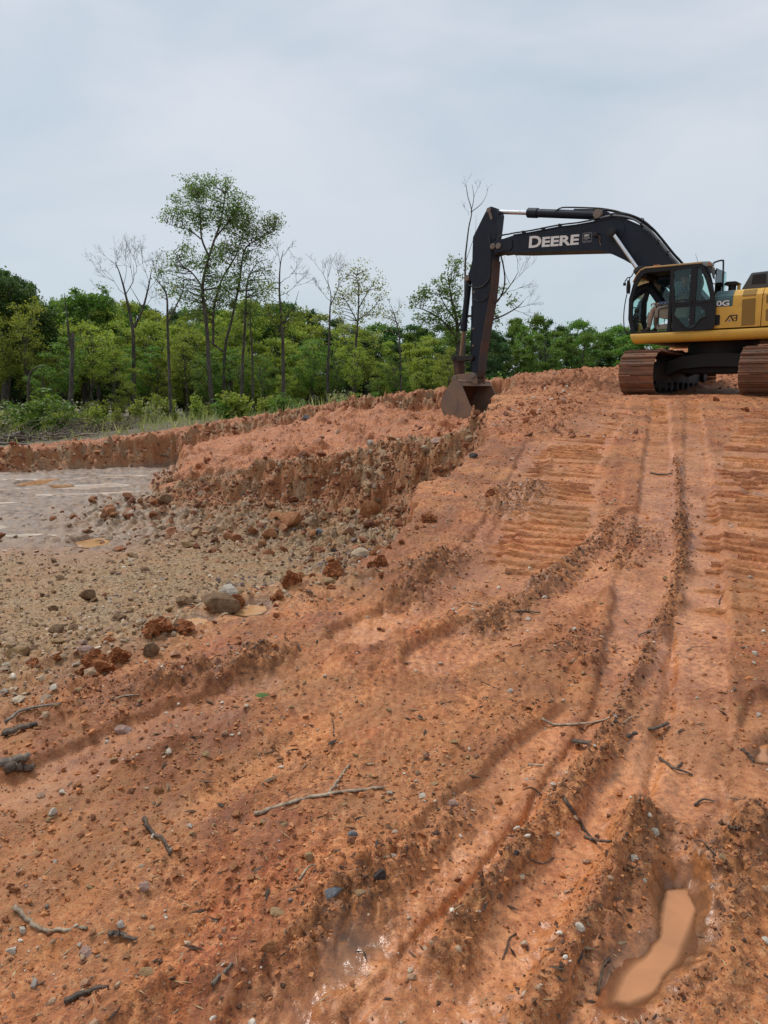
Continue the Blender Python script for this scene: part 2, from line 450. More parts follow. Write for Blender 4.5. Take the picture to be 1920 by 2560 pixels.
    return h.reshape(shp), {k: v.reshape(shp) for k, v in masks.items()}
def ground_at(x, y):
    h, _ = terrain(np.array([float(x)]), np.array([float(y)]))
    return float(h[0])
def spot(px, py):
    """ground point seen at (column, row) of the 1920 x 2560 sheet"""
    a, b, c = sight(px / 1.15732, py / 1.15732)
    ts = np.concatenate([np.arange(1.2, 8, .02), np.arange(8, 45, .05)])
    hh, _ = terrain(a * ts, b * ts)
    zz = EYE_Z + c * ts
    k = np.nonzero(zz <= hh)[0]
    k = k[0] if len(k) else len(ts) - 1
    return (float(a * ts[k]), float(b * ts[k]), float(hh[k]))

# ------------------------------------------------------------------ material helpers
def new_mat(name):
    m = bpy.data.materials.new(name); m.use_nodes = True
    nt = m.node_tree
    b = nt.nodes['Principled BSDF']
    return m, nt, b
def N(nt, t, **k):
    n = nt.nodes.new(t)
    for a, v in k.items(): setattr(n, a, v)
    return n
def noise(nt, scale, detail=4, rough=.55, vec=None, dist=0):
    n = N(nt, 'ShaderNodeTexNoise')
    n.inputs['Scale'].default_value = scale; n.inputs['Detail'].default_value = detail
    n.inputs['Roughness'].default_value = rough; n.inputs['Distortion'].default_value = dist
    if vec is not None: nt.links.new(vec, n.inputs['Vector'])
    return n.outputs['Fac']
def ramp(nt, fac, stops):
    r = N(nt, 'ShaderNodeValToRGB')
    els = r.color_ramp.elements
    while len(els) < len(stops): els.new(0.5)
    for e, (p, c) in zip(els, stops):
        e.position = p; e.color = (*c, 1) if len(c) == 3 else c
    nt.links.new(fac, r.inputs['Fac'])
    return r.outputs['Color']
def mixc(nt, fac, a, b, blend='MIX'):
    n = N(nt, 'ShaderNodeMix', data_type='RGBA', blend_type=blend)
    for s, v in ((n.inputs[0], fac), (n.inputs[6], a), (n.inputs[7], b)):
        if isinstance(v, (int, float)): s.default_value = v
        elif isinstance(v, tuple): s.default_value = (*v, 1) if len(v) == 3 else v
        else: nt.links.new(v, s)
    return n.outputs[2]
def mth(nt, op, a, b=None, clamp=False):
    n = N(nt, 'ShaderNodeMath', operation=op, use_clamp=clamp)
    for s, v in ((n.inputs[0], a), (n.inputs[1], b)):
        if v is None: continue
        if isinstance(v, (int, float)): s.default_value = v
        else: nt.links.new(v, s)
    return n.outputs[0]
def mrange(nt, v, a, b, c, d):
    n = N(nt, 'ShaderNodeMapRange')
    nt.links.new(v, n.inputs['Value'])
    for k, q in zip(('From Min', 'From Max', 'To Min', 'To Max'), (a, b, c, d)): n.inputs[k].default_value = q
    return n.outputs['Result']
def bump(nt, bsdf, h, strength=.4, dist=.02):
    b = N(nt, 'ShaderNodeBump')
    b.inputs['Strength'].default_value = strength; b.inputs['Distance'].default_value = dist
    nt.links.new(h, b.inputs['Height']); nt.links.new(b.outputs['Normal'], bsdf.inputs['Normal'])

# ------------------------------------------------------------------ ground material
def ground_material():
    m, nt, b = new_mat('clay_ground')
    tc = N(nt, 'ShaderNodeTexCoord').outputs['Object']
    def attr(n):
        a = N(nt, 'ShaderNodeAttribute'); a.attribute_name = n
        s = N(nt, 'ShaderNodeSeparateColor'); nt.links.new(a.outputs['Color'], s.inputs[0])
        return s.outputs[0], s.outputs[1], s.outputs[2], a.outputs['Alpha']
    lane, dark, gravel, face = attr('mask_a')
    scree, mud, ledge, forest = attr('mask_b')
    rubble, streak, cleat, hole = attr('mask_c')
    n1 = noise(nt, 1.1, 5, .6, tc); n2 = noise(nt, 6, 5, .65, tc, .3); n3 = noise(nt, 38, 4, .6, tc); n4 = noise(nt, 140, 3, .6, tc); n5 = noise(nt, 2.7, 5, .62, tc)
    clay = ramp(nt, n2, [(.30, (.26, .082, .027)), (.43, (.47, .152, .046)), (.55, (.60, .212, .072)), (.70, (.74, .32, .13))])
    clay2 = ramp(nt, n5, [(.34, (.66, .150, .026)), (.44, (.60, .200, .058)), (.54, (.45, .190, .072)), (.64, (.30, .140, .060))])
    clay = mixc(nt, .5, clay, clay2)
    crumb = ramp(nt, n3, [(.36, (.070, .028, .014)), (.44, (.30, .106, .040)), (.54, (.57, .225, .090)), (.64, (.84, .48, .26))])
    base = mixc(nt, .45, clay, crumb)
    speck = mth(nt, 'MULTIPLY', mrange(nt, n4, .56, .62, 0, 1), .75)
    base = mixc(nt, speck, base, (.10, .048, .028))
    pale_speck = mth(nt, 'MULTIPLY', mrange(nt, noise(nt, 95, 2, .5, tc), .64, .68, 0, 1), .6)  # sparse pale specks mixed into the clay colour
    base = mixc(nt, pale_speck, base, (.70, .48, .30))
    # a veil of brown, rain-washed litter over parts of the road
    veil = mth(nt, 'MULTIPLY', mrange(nt, n1, .44, .58, 0, .78), mrange(nt, n3, .38, .58, .25, 1))
    base = mixc(nt, veil, base, (.27, .135, .062))
    base = mixc(nt, mrange(nt, streak, .35, .75, 0, .38), base, (.30, .120, .048))
    base = mixc(nt, mrange(nt, streak, .30, .12, 0, .30), base, (.68, .30, .13))
    damp = mrange(nt, noise(nt, .95, 7, .70, tc, .8), .46, .58, 0, .78)
    base = mixc(nt, damp, base, mixc(nt, 1.0, base, (.60, .45, .38), 'MULTIPLY'))
    lanec = ramp(nt, n2, [(.3, (.52, .195, .085)), (.5, (.66, .275, .128)), (.7, (.78, .38, .20))])
    lanec = mixc(nt, .22, lanec, crumb)
    lanec = mixc(nt, mth(nt, 'MULTIPLY', speck, .7), lanec, (.22, .10, .055))
    base = mixc(nt, mth(nt, 'MULTIPLY', lane, mth(nt, 'MULTIPLY', mrange(nt, n3, .38, .56, .35, .95), mrange(nt, n5, .40, .54, .50, .95))), base, lanec)
    darkc = ramp(nt, n3, [(.34, (.055, .028, .014)), (.46, (.17, .075, .032)), (.56, (.36, .145, .052)), (.68, (.52, .24, .10))])
    base = mixc(nt, mth(nt, 'MULTIPLY', dark, mrange(nt, n5, .35, .58, .5, 1.0), True), base, darkc)
    base = mixc(nt, mth(nt, 'MULTIPLY', cleat, .35), base, (.30, .115, .045))
    gr = ramp(nt, n3, [(.34, (.060, .038, .023)), (.46, (.22, .135, .070)), (.56, (.38, .25, .135)), (.68, (.62, .49, .33))])
    gr2 = ramp(nt, n5, [(.33, (.34, .135, .055)), (.5, (.30, .19, .10)), (.66, (.24, .175, .12))])
    gravc = mixc(nt, .45, gr, gr2)
    base = mixc(nt, gravel, base, gravc)
    mudc = ramp(nt, n2, [(.36, (.095, .060, .045)), (.50, (.19, .122, .090)), (.64, (.31, .21, .155))])
    base = mixc(nt, mud, base, mudc)
    rubc = ramp(nt, n3, [(.34, (.13, .045, .019)), (.47, (.34, .118, .044)), (.58, (.46, .185, .078)), (.70, (.60, .38, .23))])
    base = mixc(nt, rubble, base, rubc)
    ledc = mixc(nt, .45, crumb, ramp(nt, n5, [(.38, (.12, .034, .014)), (.47, (.27, .070, .024)), (.56, (.36, .105, .038)), (.66, (.50, .18, .08))]))
    base = mixc(nt, ledge, base, ledc)
    # cut face: streaks of grey shale and ochre in red clay
    mp = N(nt, 'ShaderNodeMapping'); mp.inputs['Scale'].default_value = (1, 1, .22); nt.links.new(tc, mp.inputs['Vector'])
    st = noise(nt, 2.4, 6, .66, mp.outputs['Vector'], .5)
    fc = ramp(nt, st, [(.36, (.13, .046, .018)), (.45, (.28, .100, .037)), (.52, (.24, .135, .062)), (.58, (.21, .165, .115)), (.66, (.38, .32, .24))])
    fc = mixc(nt, .35, fc, crumb)
    base = mixc(nt, face, base, fc)
    scr = mixc(nt, .5, gr, ramp(nt, n5, [(.36, (.34, .13, .05)), (.48, (.24, .14, .075)), (.60, (.14, .105, .098))]))
    base = mixc(nt, mth(nt, 'MULTIPLY', scree, .85), base, scr)
    fo = ramp(nt, n2, [(.3, (.05, .034, .02)), (.5, (.11, .078, .045)), (.7, (.10, .105, .04))])
    base = mixc(nt, forest, base, fo)
    base = mixc(nt, mth(nt, 'MULTIPLY', hole, mrange(nt, n5, .35, .6, .55, .92)), base, (.185, .100, .066))
    base = mixc(nt, 1.0, base, (.93, .85, .68), 'MULTIPLY')
    nt.links.new(base, b.inputs['Base Color'])
    wet = mth(nt, 'ADD', mth(nt, 'ADD', mth(nt, 'MULTIPLY', lane, .50), mth(nt, 'MULTIPLY', hole, .52)), mth(nt, 'MULTIPLY', mud, .25))
    rg = mth(nt, 'SUBTRACT', mrange(nt, n2, .3, .7, .62, .88), wet, True)
    rg = mth(nt, 'MAXIMUM', rg, .20)
    nt.links.new(rg, b.inputs['Roughness'])
    b.inputs['Specular IOR Level'].default_value = .5
    h = mth(nt, 'ADD', mth(nt, 'MULTIPLY', n3, 1.0), mth(nt, 'MULTIPLY', n4, .45))
    hs = mth(nt, 'MULTIPLY', h, mth(nt, 'SUBTRACT', 1.0, mth(nt, 'MULTIPLY', lane, .7), True))
    bump(nt, b, hs, .6, .016)
    return m
M_GROUND = ground_material()

# ------------------------------------------------------------------ ground: one sheet, fine where the road is, coarse to the horizon
def build_ground():
    s = np.linspace(-1, 1, 661)
    s = .45 * s + .55 * s ** 3
    ext = 1 + np.cumsum(np.geomspace(.006, 2.2, 32))
    s = np.r_[-ext[::-1], s, ext]
    ys = [0.55]
    while ys[-1] < 33: ys.append(ys[-1] + (.024 if 5 < ys[-1] < 9.5 else .032 if 9.5 < ys[-1] < 16 else .05 if 20 < ys[-1] < 26.5 else max(.008, .0052 * ys[-1])))
    while ys[-1] < 1500: ys.append(ys[-1] + max(.3, .06 * (ys[-1] - 28)))
    back = 0.55 - np.cumsum(np.geomspace(.02, 60, 46))
    ys = np.r_[back[::-1], np.array(ys)]
    W = 1.9 + .66 * np.abs(ys)
    X = s[None, :] * W[:, None]; Y = np.repeat(ys[:, None], len(s), 1)
    Z, mk = terrain(X, Y)
    fade = sstep(200, 60, np.hypot(X, Y))
    Z = Z * fade - 1.0 * (1 - fade)
    nr, nc = X.shape
    v = np.stack([X, Y, Z], -1).reshape(-1, 3)
    i = (np.arange(nr - 1)[:, None] * nc + np.arange(nc - 1)[None, :]).ravel()
    f = np.stack([i, i + 1, i + nc + 1, i + nc], 1)
    o = mesh_np('ground', v, f, M_GROUND, smooth=True)
    for nm, ks in (('mask_a', ('lane', 'dark', 'gravel', 'face')), ('mask_b', ('scree', 'mud', 'ledge', 'forest')), ('mask_c', ('rubble', 'streak', 'cleat', 'hole'))):
        a = o.data.attributes.new(nm, 'FLOAT_COLOR', 'POINT')
        a.data.foreach_set('color', np.stack([mk[k].ravel() for k in ks], 1).astype(np.float32).ravel())
    tag(o, 'bare orange clay earthworks with ruts, a cut bank and a gravelly pit', 'ground', kind='structure')
    return o
FILM = [rp((1880, 1838), (1935, 1830), (1935, 1900), (1885, 1892)), rp((1870, 1215), (1930, 1235), (1930, 1255), (1860, 1232))]
def _oval(px, py, rx, ry):
    cx, cy, _ = spot(px, py)
    return [(cx + rx * math.cos(k * .785), cy + ry * math.sin(k * .785)) for k in range(8)]
for _pl in [PUDDLE_HOLES[0][0]] + FILM + [_oval(625, 1512, .12, .13), _oval(488, 1540, .10, .10)]:
    _cx, _cy = np.array([p[0] for p in _pl]), np.array([p[1] for p in _pl])
    _h, _ = terrain(_cx, _cy, False)
    FLATS.append((_pl, float(np.percentile(_h, 34)) - .004))
FLATS += [(POOLS[i], FLOOR - .004) for i in (0, 1, 7)]
ground = build_ground()
# ------------------------------------------------------------------ machine materials
def paint(name, c, rough=.42, dust=.25, dustc=(.30, .17, .10), scale=5, spec=.5, metal=0.0, chips=0.0, chipc=(.10, .05, .03)):
    m, nt, b = new_mat(name)
    tc = N(nt, 'ShaderNodeTexCoord').outputs['Object']
    n1 = noise(nt, scale, 6, .65, tc, .4); n2 = noise(nt, scale * 9, 4, .6, tc)
    cc = mixc(nt, mrange(nt, n1, .40, .72, 0, dust), c, dustc)
    cc = mixc(nt, mrange(nt, n2, .3, .7, 0, .18), cc, tuple(v * .62 for v in c))
    if chips: cc = mixc(nt, mrange(nt, noise(nt, scale * 2.3, 7, .7, tc), .58, .66, 0, chips), cc, chipc)
    nt.links.new(cc, b.inputs['Base Color'])
    nt.links.new(mrange(nt, n1, .3, .7, rough, min(1, rough + .28)), b.inputs['Roughness'])
    b.inputs['Metallic'].default_value = metal; b.inputs['Specular IOR Level'].default_value = spec
    bump(nt, b, n2, .12, .004)
    return m
M = {}
M['black'] = paint('black_paint', (.006, .011, .022), .40, .08, (.04, .040, .042), 2.2, chips=.35, chipc=(.045, .042, .04), spec=.35)
M['cabblack'] = paint('cab_black', (.009, .010, .012), .45, .14, (.07, .06, .055), 3, spec=.35)
M['yellow'] = paint('yellow_paint', (.72, .40, .045), .38, .42, (.42, .22, .08), 1.7, chips=.35, chipc=(.30, .15, .06))
M['roofyellow'] = paint('roof_paint', (.60, .39, .16), .5, .4, (.50, .36, .2), 4)
M['vent'] = paint('vent_mesh', (.285, .165, .035), .7, .3, (.22, .13, .05), 40)
M['teal'] = paint('teal_decal', (.040, .105, .110), .4, .2, (.12, .15, .15), 3)
M['white'] = paint('white_decal', (.82, .82, .78), .5, .2, (.42, .40, .36), 6)
M['greydecal'] = paint('grey_decal', (.20, .20, .21), .5, .2, (.2, .2, .2), 12)
M['maroon'] = paint('maroon_decal', (.022, .006, .008), .5, .1)
M['rust'] = paint('worn_steel', (.20, .138, .10), .5, .8, (.34, .20, .115), 2.4, chips=.45, chipc=(.21, .075, .028))
M['rustinner'] = paint('rusty_inside', (.105, .050, .030), .7, .6, (.22, .075, .03), 4)
M['armrust'] = paint('rusted_arm_face', (.045, .033, .028), .6, .8, (.16, .062, .028), 1.1, chips=.5, chipc=(.19, .085, .035))
M['tooth'] = paint('tooth_steel', (.42, .35, .28), .5, .5, (.24, .15, .09), 9)
M['chrome'] = paint('chrome_rod', (.72, .72, .73), .14, .06, (.4, .36, .3), 7, metal=1.0)
M['rodrust'] = paint('dull_rod', (.30, .20, .12), .3, .5, (.22, .12, .06), 7, metal=.7)
M['pin'] = paint('pin_steel', (.22, .18, .145), .5, .5, (.15, .10, .07), 9)
M['hose'] = paint('hose_rubber', (.010, .010, .011), .5, .15, (.07, .06, .05), 8)
M['pipe'] = paint('steel_pipe', (.16, .165, .17), .35, .3, (.10, .09, .08), 6, metal=.3)
M['track'] = paint('muddy_track_shoe', (.15, .072, .042), .66, .9, (.33, .145, .068), 3.0, chips=.4, chipc=(.09, .06, .045))
M['trackmud'] = paint('caked_mud', (.22, .095, .048), .85, .6, (.29, .13, .065), 6)
M['frame'] = paint('greasy_frame', (.012, .011, .011), .5, .35, (.07, .04, .025), 2.6)
M['greybox'] = paint('grey_hood', (.065, .068, .075), .5, .2, (.15, .14, .13), 4)
M['grill'] = paint('dark_grille', (.018, .018, .020), .7, .2, (.06, .05, .05), 25)
M['seat'] = paint('seat_fabric', (.055, .085, .060), .85, .2, (.10, .11, .09), 8)
M['console'] = paint('console_plastic', (.30, .265, .20), .6, .25, (.20, .16, .11), 6)
M['consoledark'] = paint('console_dark', (.10, .10, .075), .6, .25, (.2, .16, .11), 6)
M['floor'] = paint('cab_floor', (.17, .12, .085), .8, .5, (.26, .15, .09), 8)
M['amber'] = paint('amber_lens', (.45, .16, .05), .25, .1)
M['greylens'] = paint('grey_lens', (.28, .30, .31), .25, .1)
def vary(m, lo=.65, hi=1.35):
    nt = m.node_tree; b = nt.nodes['Principled BSDF']; src = b.inputs['Base Color'].links[0].from_socket
    oi = N(nt, 'ShaderNodeObjectInfo'); hs = N(nt, 'ShaderNodeHueSaturation')
    nt.links.new(mrange(nt, oi.outputs['Random'], 0, 1, lo, hi), hs.inputs['Value']); nt.links.new(src, hs.inputs['Color']); nt.links.new(hs.outputs[0], b.inputs['Base Color'])
vary(M['track'])
def glass(name, tint, refl=.10):
    m = bpy.data.materials.new(name); m.use_nodes = True
    nt = m.node_tree; nt.nodes.clear()
    o = N(nt, 'ShaderNodeOutputMaterial'); t = N(nt, 'ShaderNodeBsdfTransparent'); g = N(nt, 'ShaderNodeBsdfGlossy'); mx = N(nt, 'ShaderNodeMixShader'); fr = N(nt, 'ShaderNodeFresnel')
    t.inputs[0].default_value = (*tint, 1); g.inputs['Roughness'].default_value = .04; fr.inputs['IOR'].default_value = 1.45
    g.inputs[0].default_value = (.9, .95, .95, 1)
    nt.links.new(mth(nt, 'MULTIPLY', fr.outputs[0], refl * 10, True), mx.inputs[0]); nt.links.new(t.outputs[0], mx.inputs[1]); nt.links.new(g.outputs[0], mx.inputs[2]); nt.links.new(mx.outputs[0], o.inputs[0])
    return m
M['glass'] = glass('tinted_glass', (.74, .90, .86), .10)
M['mirror'] = paint('mirror_glass', (.6, .62, .64), .06, .05, metal=1.0)

# ------------------------------------------------------------------ shape helpers in the machine's own axes: X forward, Y to its left, Z up
def extrude_poly(pts, y0, y1, bev=0.0, bm=None, seg=2):
    """side profile (x,z) given thickness from y0 to y1"""
    own = bm is None
    b2 = bmesh.new()
    a = [b2.verts.new((p[0], y0, p[1])) for p in pts]; c = [b2.verts.new((p[0], y1, p[1])) for p in pts]
    n = len(pts)
    b2.faces.new(a); b2.faces.new(c[::-1])
    for i in range(n): b2.faces.new((a[i], a[(i + 1) % n], c[(i + 1) % n], c[i]))
    bmesh.ops.recalc_face_normals(b2, faces=b2.faces[:])
    if bev:
        es = [e for e in b2.edges if len(e.link_faces) == 2 and e.calc_face_angle(0) > rad(28)]
        bmesh.ops.bevel(b2, geom=es, offset=bev, segments=seg, profile=.6, affect='EDGES', clamp_overlap=True)
    if own: return b2
    me = bpy.data.meshes.new('t'); b2.to_mesh(me); b2.free(); bm.from_mesh(me); bpy.data.meshes.remove(me)
    return bm
def merge(bm, b2):
    me = bpy.data.meshes.new('t'); b2.to_mesh(me); b2.free(); bm.from_mesh(me); bpy.data.meshes.remove(me)
def box(x0, x1, y0, y1, z0, z1, bev=0.0, bm=None):
    return extrude_poly([(x0, z0), (x1, z0), (x1, z1), (x0, z1)], y0, y1, bev, bm)
def cyl(p, q, r, r2=None, seg=20, bm=None, bev=0.0):
    own = bm is None
    b2 = bmesh.new()
    p, q = Vector(p), Vector(q)
    d = q - p
    mat = Matrix.Translation((p + q) / 2) @ d.to_track_quat('Z', 'Y').to_matrix().to_4x4()
    bmesh.ops.create_cone(b2, cap_ends=True, segments=seg, radius1=r, radius2=r if r2 is None else r2, depth=d.length, matrix=mat)
    if bev:
        es = [e for e in b2.edges if e.calc_face_angle(0) > rad(60)]
        bmesh.ops.bevel(b2, geom=es, offset=bev, segments=2, affect='EDGES')
    if own: return b2
    merge(bm, b2); return bm
def smooth_path(pts, n=8):
    """Catmull-Rom through the points"""
    P = [Vector(p) for p in pts]
    P = [P[0] * 2 - P[1]] + P + [P[-1] * 2 - P[-2]]
    out = []
    for i in range(1, len(P) - 2):
        for k in range(n):
            t = k / n
            a, b, c, d = P[i - 1], P[i], P[i + 1], P[i + 2]
            out.append(.5 * ((2 * b) + (c - a) * t + (2 * a - 5 * b + 4 * c - d) * t * t + (3 * b - a - 3 * c + d) * t ** 3))
    out.append(P[-2])
    return out
def tube(pts, r, seg=8, bm=None, n=6, smoothp=True):
    own = bm is None
    if own: bm = bmesh.new()
    P = smooth_path(pts, n) if smoothp and len(pts) > 2 else [Vector(p) for p in pts]
    rs = r if isinstance(r, (list, tuple)) else None
    rings = []; up = Vector((0, 0, 1)); prev = None
    for i, p in enumerate(P):
        d = (P[min(i + 1, len(P) - 1)] - P[max(i - 1, 0)]).normalized()
        if prev is None:
            a = d.orthogonal().normalized()
        else:
            a = (prev - d * prev.dot(d))
            a = a.normalized() if a.length > 1e-6 else d.orthogonal().normalized()
        prev = a; b = d.cross(a)
        rr = r if rs is None else rs[0] + (rs[1] - rs[0]) * i / (len(P) - 1)
        rings.append([bm.verts.new(p + (a * math.cos(2 * math.pi * k / seg) + b * math.sin(2 * math.pi * k / seg)) * rr) for k in range(seg)])
    for q, w in zip(rings[:-1], rings[1:]):
        for k in range(seg): bm.faces.new((q[k], q[(k + 1) % seg], w[(k + 1) % seg], w[k]))
    bm.faces.new(rings[0][::-1]); bm.faces.new(rings[-1])
    return bm
def frame_poly(outer, inner, y0, y1, bm=None):
    """a ring between two outlines with the same number of points, given thickness"""
    if bm is None: bm = bmesh.new()
    n = len(outer)
    V = [[bm.verts.new((p[0], y, p[1])) for p in ring] for y in (y0, y1) for ring in (outer, inner)]
    oa, ia, ob, ib = V
    for i in range(n):
        j = (i + 1) % n
        bm.faces.new((oa[i], oa[j], ia[j], ia[i])); bm.faces.new((ob[j], ob[i], ib[i], ib[j]))
        bm.faces.new((oa[j], oa[i], ob[i], ob[j])); bm.faces.new((ia[i], ia[j], ib[j], ib[i]))
    return bm
def round_poly(pts, r, n=4):
    """round the corners of an outline"""
    out = []
    m = len(pts)
    for i in range(m):
        p0, p, p1 = Vector(pts[i - 1]), Vector(pts[i]), Vector(pts[(i + 1) % m])
        a, b = (p0 - p), (p1 - p)
        rr = min(r, a.length * .45, b.length * .45)
        s, e = p + a.normalized() * rr, p + b.normalized() * rr
        for k in range(n + 1):
            t = k / n
            q = s * (1 - t) ** 2 + p * 2 * t * (1 - t) + e * t * t
            out.append((q.x, q.y))
    return out
def text_mesh(name, body, x, z, y, height, width, mat, parent, tilt=0.0, bold=.0, extr=.003):
    """flat lettering on the machine's left side: reads towards -X, faces +Y; (x,z) is the lower left corner"""
    cu = bpy.data.curves.new('lettering', 'FONT'); cu.body = body; cu.size = 1; cu.offset = bold; cu.extrude = 0; cu.resolution_u = 4
    o = bpy.data.objects.new('lettering', cu); col.objects.link(o)
    dg = bpy.context.evaluated_depsgraph_get(); dg.update()
    me = bpy.data.meshes.new_from_object(o.evaluated_get(dg))
    bpy.data.objects.remove(o)
    v = np.zeros(len(me.vertices) * 3); me.vertices.foreach_get('co', v); v = v.reshape(-1, 3)
    lo, hi = v.min(0), v.max(0)
    v = (v - lo) / np.maximum(hi - lo, 1e-6)
    tx, tz = v[:, 0] * width, v[:, 1] * height
    c, s = math.cos(tilt), math.sin(tilt)
    w = np.stack([x - (tx * c - tz * s), np.full(len(v), y), z + tx * s + tz * c], 1)
    me.vertices.foreach_set('co', w.ravel()); me.update()
    me.materials.clear(); me.materials.append(mat)
    ob = link(bpy.data.objects.new(name, me), parent)
    return ob

# ------------------------------------------------------------------ the excavator
HEADING = 141.0
EX = empty('excavator', (8.4, 18.5, 1.50), (rad(0.0), 0, rad(HEADING)))
tag(EX, 'yellow tracked excavator with black boom and rusty bucket, parked on the clay slope', 'excavator')
def part(name, bm, mat, smooth=True, parent=EX, label=None, angle=35):
    o = bm_obj(name, bm, M[mat] if isinstance(mat, str) else mat, parent, smooth, angle)
    if label: o['label'] = label
    return o

# --- undercarriage: the tracks run along local Y (the house is swung a quarter turn)
def belt_path(L_=2.02, r=.50, zc=.52):
    """centre line of the track loop in (y,z) and its length"""
    pts = []
    n = 22
    for k in range(n + 1):
        a = -math.pi / 2 + math.pi * k / n
        pts.append((L_ + r * math.cos(a), zc + r * math.sin(a)))
    for k in range(1, 12):
        t = k / 12
        pts.append((L_ - 2 * L_ * t, zc + r - .045 * math.sin(math.pi * t)))
    for k in range(n + 1):
        a = math.pi / 2 + math.pi * k / n
        pts.append((-L_ + r * math.cos(a), zc + r * math.sin(a)))
    for k in range(1, 12):
        t = k / 12
        pts.append((-L_ + 2 * L_ * t, zc - r))
    return pts
def shoe_mesh(width=.80, pitch=.203):
    """one triple-grouser track shoe: base plate, three bars, four bolt heads; lies in local XY, outward is +Z"""
    bm = bmesh.new()
    h = width / 2
    prof = [(-pitch / 2 + .005, -.012), (pitch / 2 - .003, -.012), (pitch / 2 - .003, .002), (.060, .004), (.052, .016), (.036, .016), (.028, .004), (-.040, .004), (-.050, .034), (-.064, .034), (-.070, .010), (-.080, .010), (-.086, .036), (-.096, .036), (-pitch / 2 + .005, .002)]
    a = [bm.verts.new((-h, p[0], p[1])) for p in prof]; c = [bm.verts.new((h, p[0], p[1])) for p in prof]
    n = len(prof)
    for i in range(n): bm.faces.new((a[i], a[(i + 1) % n], c[(i + 1) % n], c[i]))
    bm.faces.new(a); bm.faces.new(c[::-1])
    for bx in (-.11, -.055, .055, .11):
        box(bx - .012, bx + .012, .022, .044, .004, .022, 0, bm)
    me = bpy.data.meshes.new('shoe')
    bmesh.ops.recalc_face_normals(bm, faces=bm.faces[:]); bm.to_mesh(me); bm.free(); me.materials.append(M['track'])
    return me
SHOE = shoe_mesh()
def build_track(xc, inner):
    pts = belt_path()
    P = [Vector((0, a, b)) for a, b in pts]; P.append(P[0])
    seg = [(P[i + 1] - P[i]).length for i in range(len(P) - 1)]
    total = sum(seg); n = round(total / .205); step = total / n
    tr = empty('track', (0, 0, 0)); tr.parent = EX
    tr['label'] = 'mud-caked crawler track beneath the cab front' if xc > 0 else 'mud-caked crawler track beneath the engine end'
    i = 0; acc = 0.0
    for k in range(n):
        s = k * step
        while acc + seg[i] < s: acc += seg[i]; i += 1
        t = (s - acc) / seg[i]
        p = P[i].lerp(P[i + 1], t); d = (P[i + 1] - P[i]).normalized()
        o = bpy.data.objects.new('shoe', SHOE); link(o, tr)
        nrm = Vector((0, d.z, -d.y))
        m = Matrix((Vector((1, 0, 0)), d, nrm)).transposed().to_4x4()
        o.matrix_local = Matrix.Translation(Vector((xc, p.y, p.z))) @ m
    # side frame, rollers, idler and sprocket
    side = [(-1.75, .36), (-1.55, .28), (1.55, .28), (1.75, .36), (1.78, .62), (1.35, .80), (-1.35, .80), (-1.78, .62)]
    bm = bmesh.new()
    v0 = [bm.verts.new((xc - .17, p[0], p[1])) for p in side]; v1 = [bm.verts.new((xc + .17, p[0], p[1])) for p in side]
    for q in range(8): bm.faces.new((v0[q], v0[(q + 1) % 8], v1[(q + 1) % 8], v1[q]))
    bm.faces.new(v0); bm.faces.new(v1[::-1])
    part('track_frame', bm, 'frame', False, tr)
    for y in np.linspace(-1.5, 1.5, 8):
        part('roller', cyl((xc - .24, y, .20), (xc + .24, y, .20), .115, seg=16, bev=.02), 'frame', True, tr)
    for y in (-.7, .7):
        part('carrier_roller', cyl((xc - .15, y, .87), (xc + .15, y, .87), .08, seg=14), 'frame', True, tr)
    for y, nm in ((2.02, 'idler'), (-2.02, 'sprocket')):
        bm = cyl((xc - .16, y, .52), (xc + .16, y, .52), .40, seg=28, bev=.03)
        cyl((xc - .26, y, .52), (xc + .26, y, .52), .17, seg=20, bm=bm)
        part(nm, bm, 'frame', True, tr)
    link_bm = bmesh.new()
    for k in range(0, n):
        s = k * step; acc2 = 0; j = 0
        while acc2 + seg[j] < s: acc2 += seg[j]; j += 1
        t = (s - acc2) / seg[j]; p = P[j].lerp(P[j + 1], t); d = (P[j + 1] - P[j]).normalized()
        inn = Vector((0, -d.z, d.y))
        for sx in (-.11, .11):
            c = p + inn * .065
            q = [c - d * .10 - inn * .05, c + d * .10 - inn * .05, c + d * .10 + inn * .045, c - d * .10 + inn * .045]
            va = [link_bm.verts.new((xc + sx - .025, w.y, w.z)) for w in q]; vb = [link_bm.verts.new((xc + sx + .025, w.y, w.z)) for w in q]
            link_bm.faces.new(va); link_bm.faces.new(vb[::-1])
            for e in range(4): link_bm.faces.new((va[e], va[(e + 1) % 4], vb[(e + 1) % 4], vb[e]))
    lo = part('chain_links', link_bm, 'frame', False, tr); lo['kind'] = 'stuff'
    # mud packed on the upper run
    mb = bmesh.new()
    rs = np.random.default_rng(int(xc * 10) + 50)
    gx, gy = np.meshgrid(np.linspace(-.36, .36, 14), np.linspace(-1.9, 1.75, 60))
    hz = 1.045 + .075 * fbm(gx * 5 + xc * 7, gy * 4, 4, 201) + .05 * fbm(gx * 14, gy * 14 + xc, 3, 202) + .03 * (np.abs(gx) < .25)
    vv = [[mb.verts.new((xc + gx[i, j], gy[i, j], hz[i, j])) for j in range(14)] for i in range(60)]
    for i in range(59):
        for j in range(13): mb.faces.new((vv[i][j], vv[i][j + 1], vv[i + 1][j + 1], vv[i + 1][j]))
    part('packed_mud', mb, 'trackmud', True, tr)
    return tr
build_track(1.30, -1); build_track(-1.30, 1)
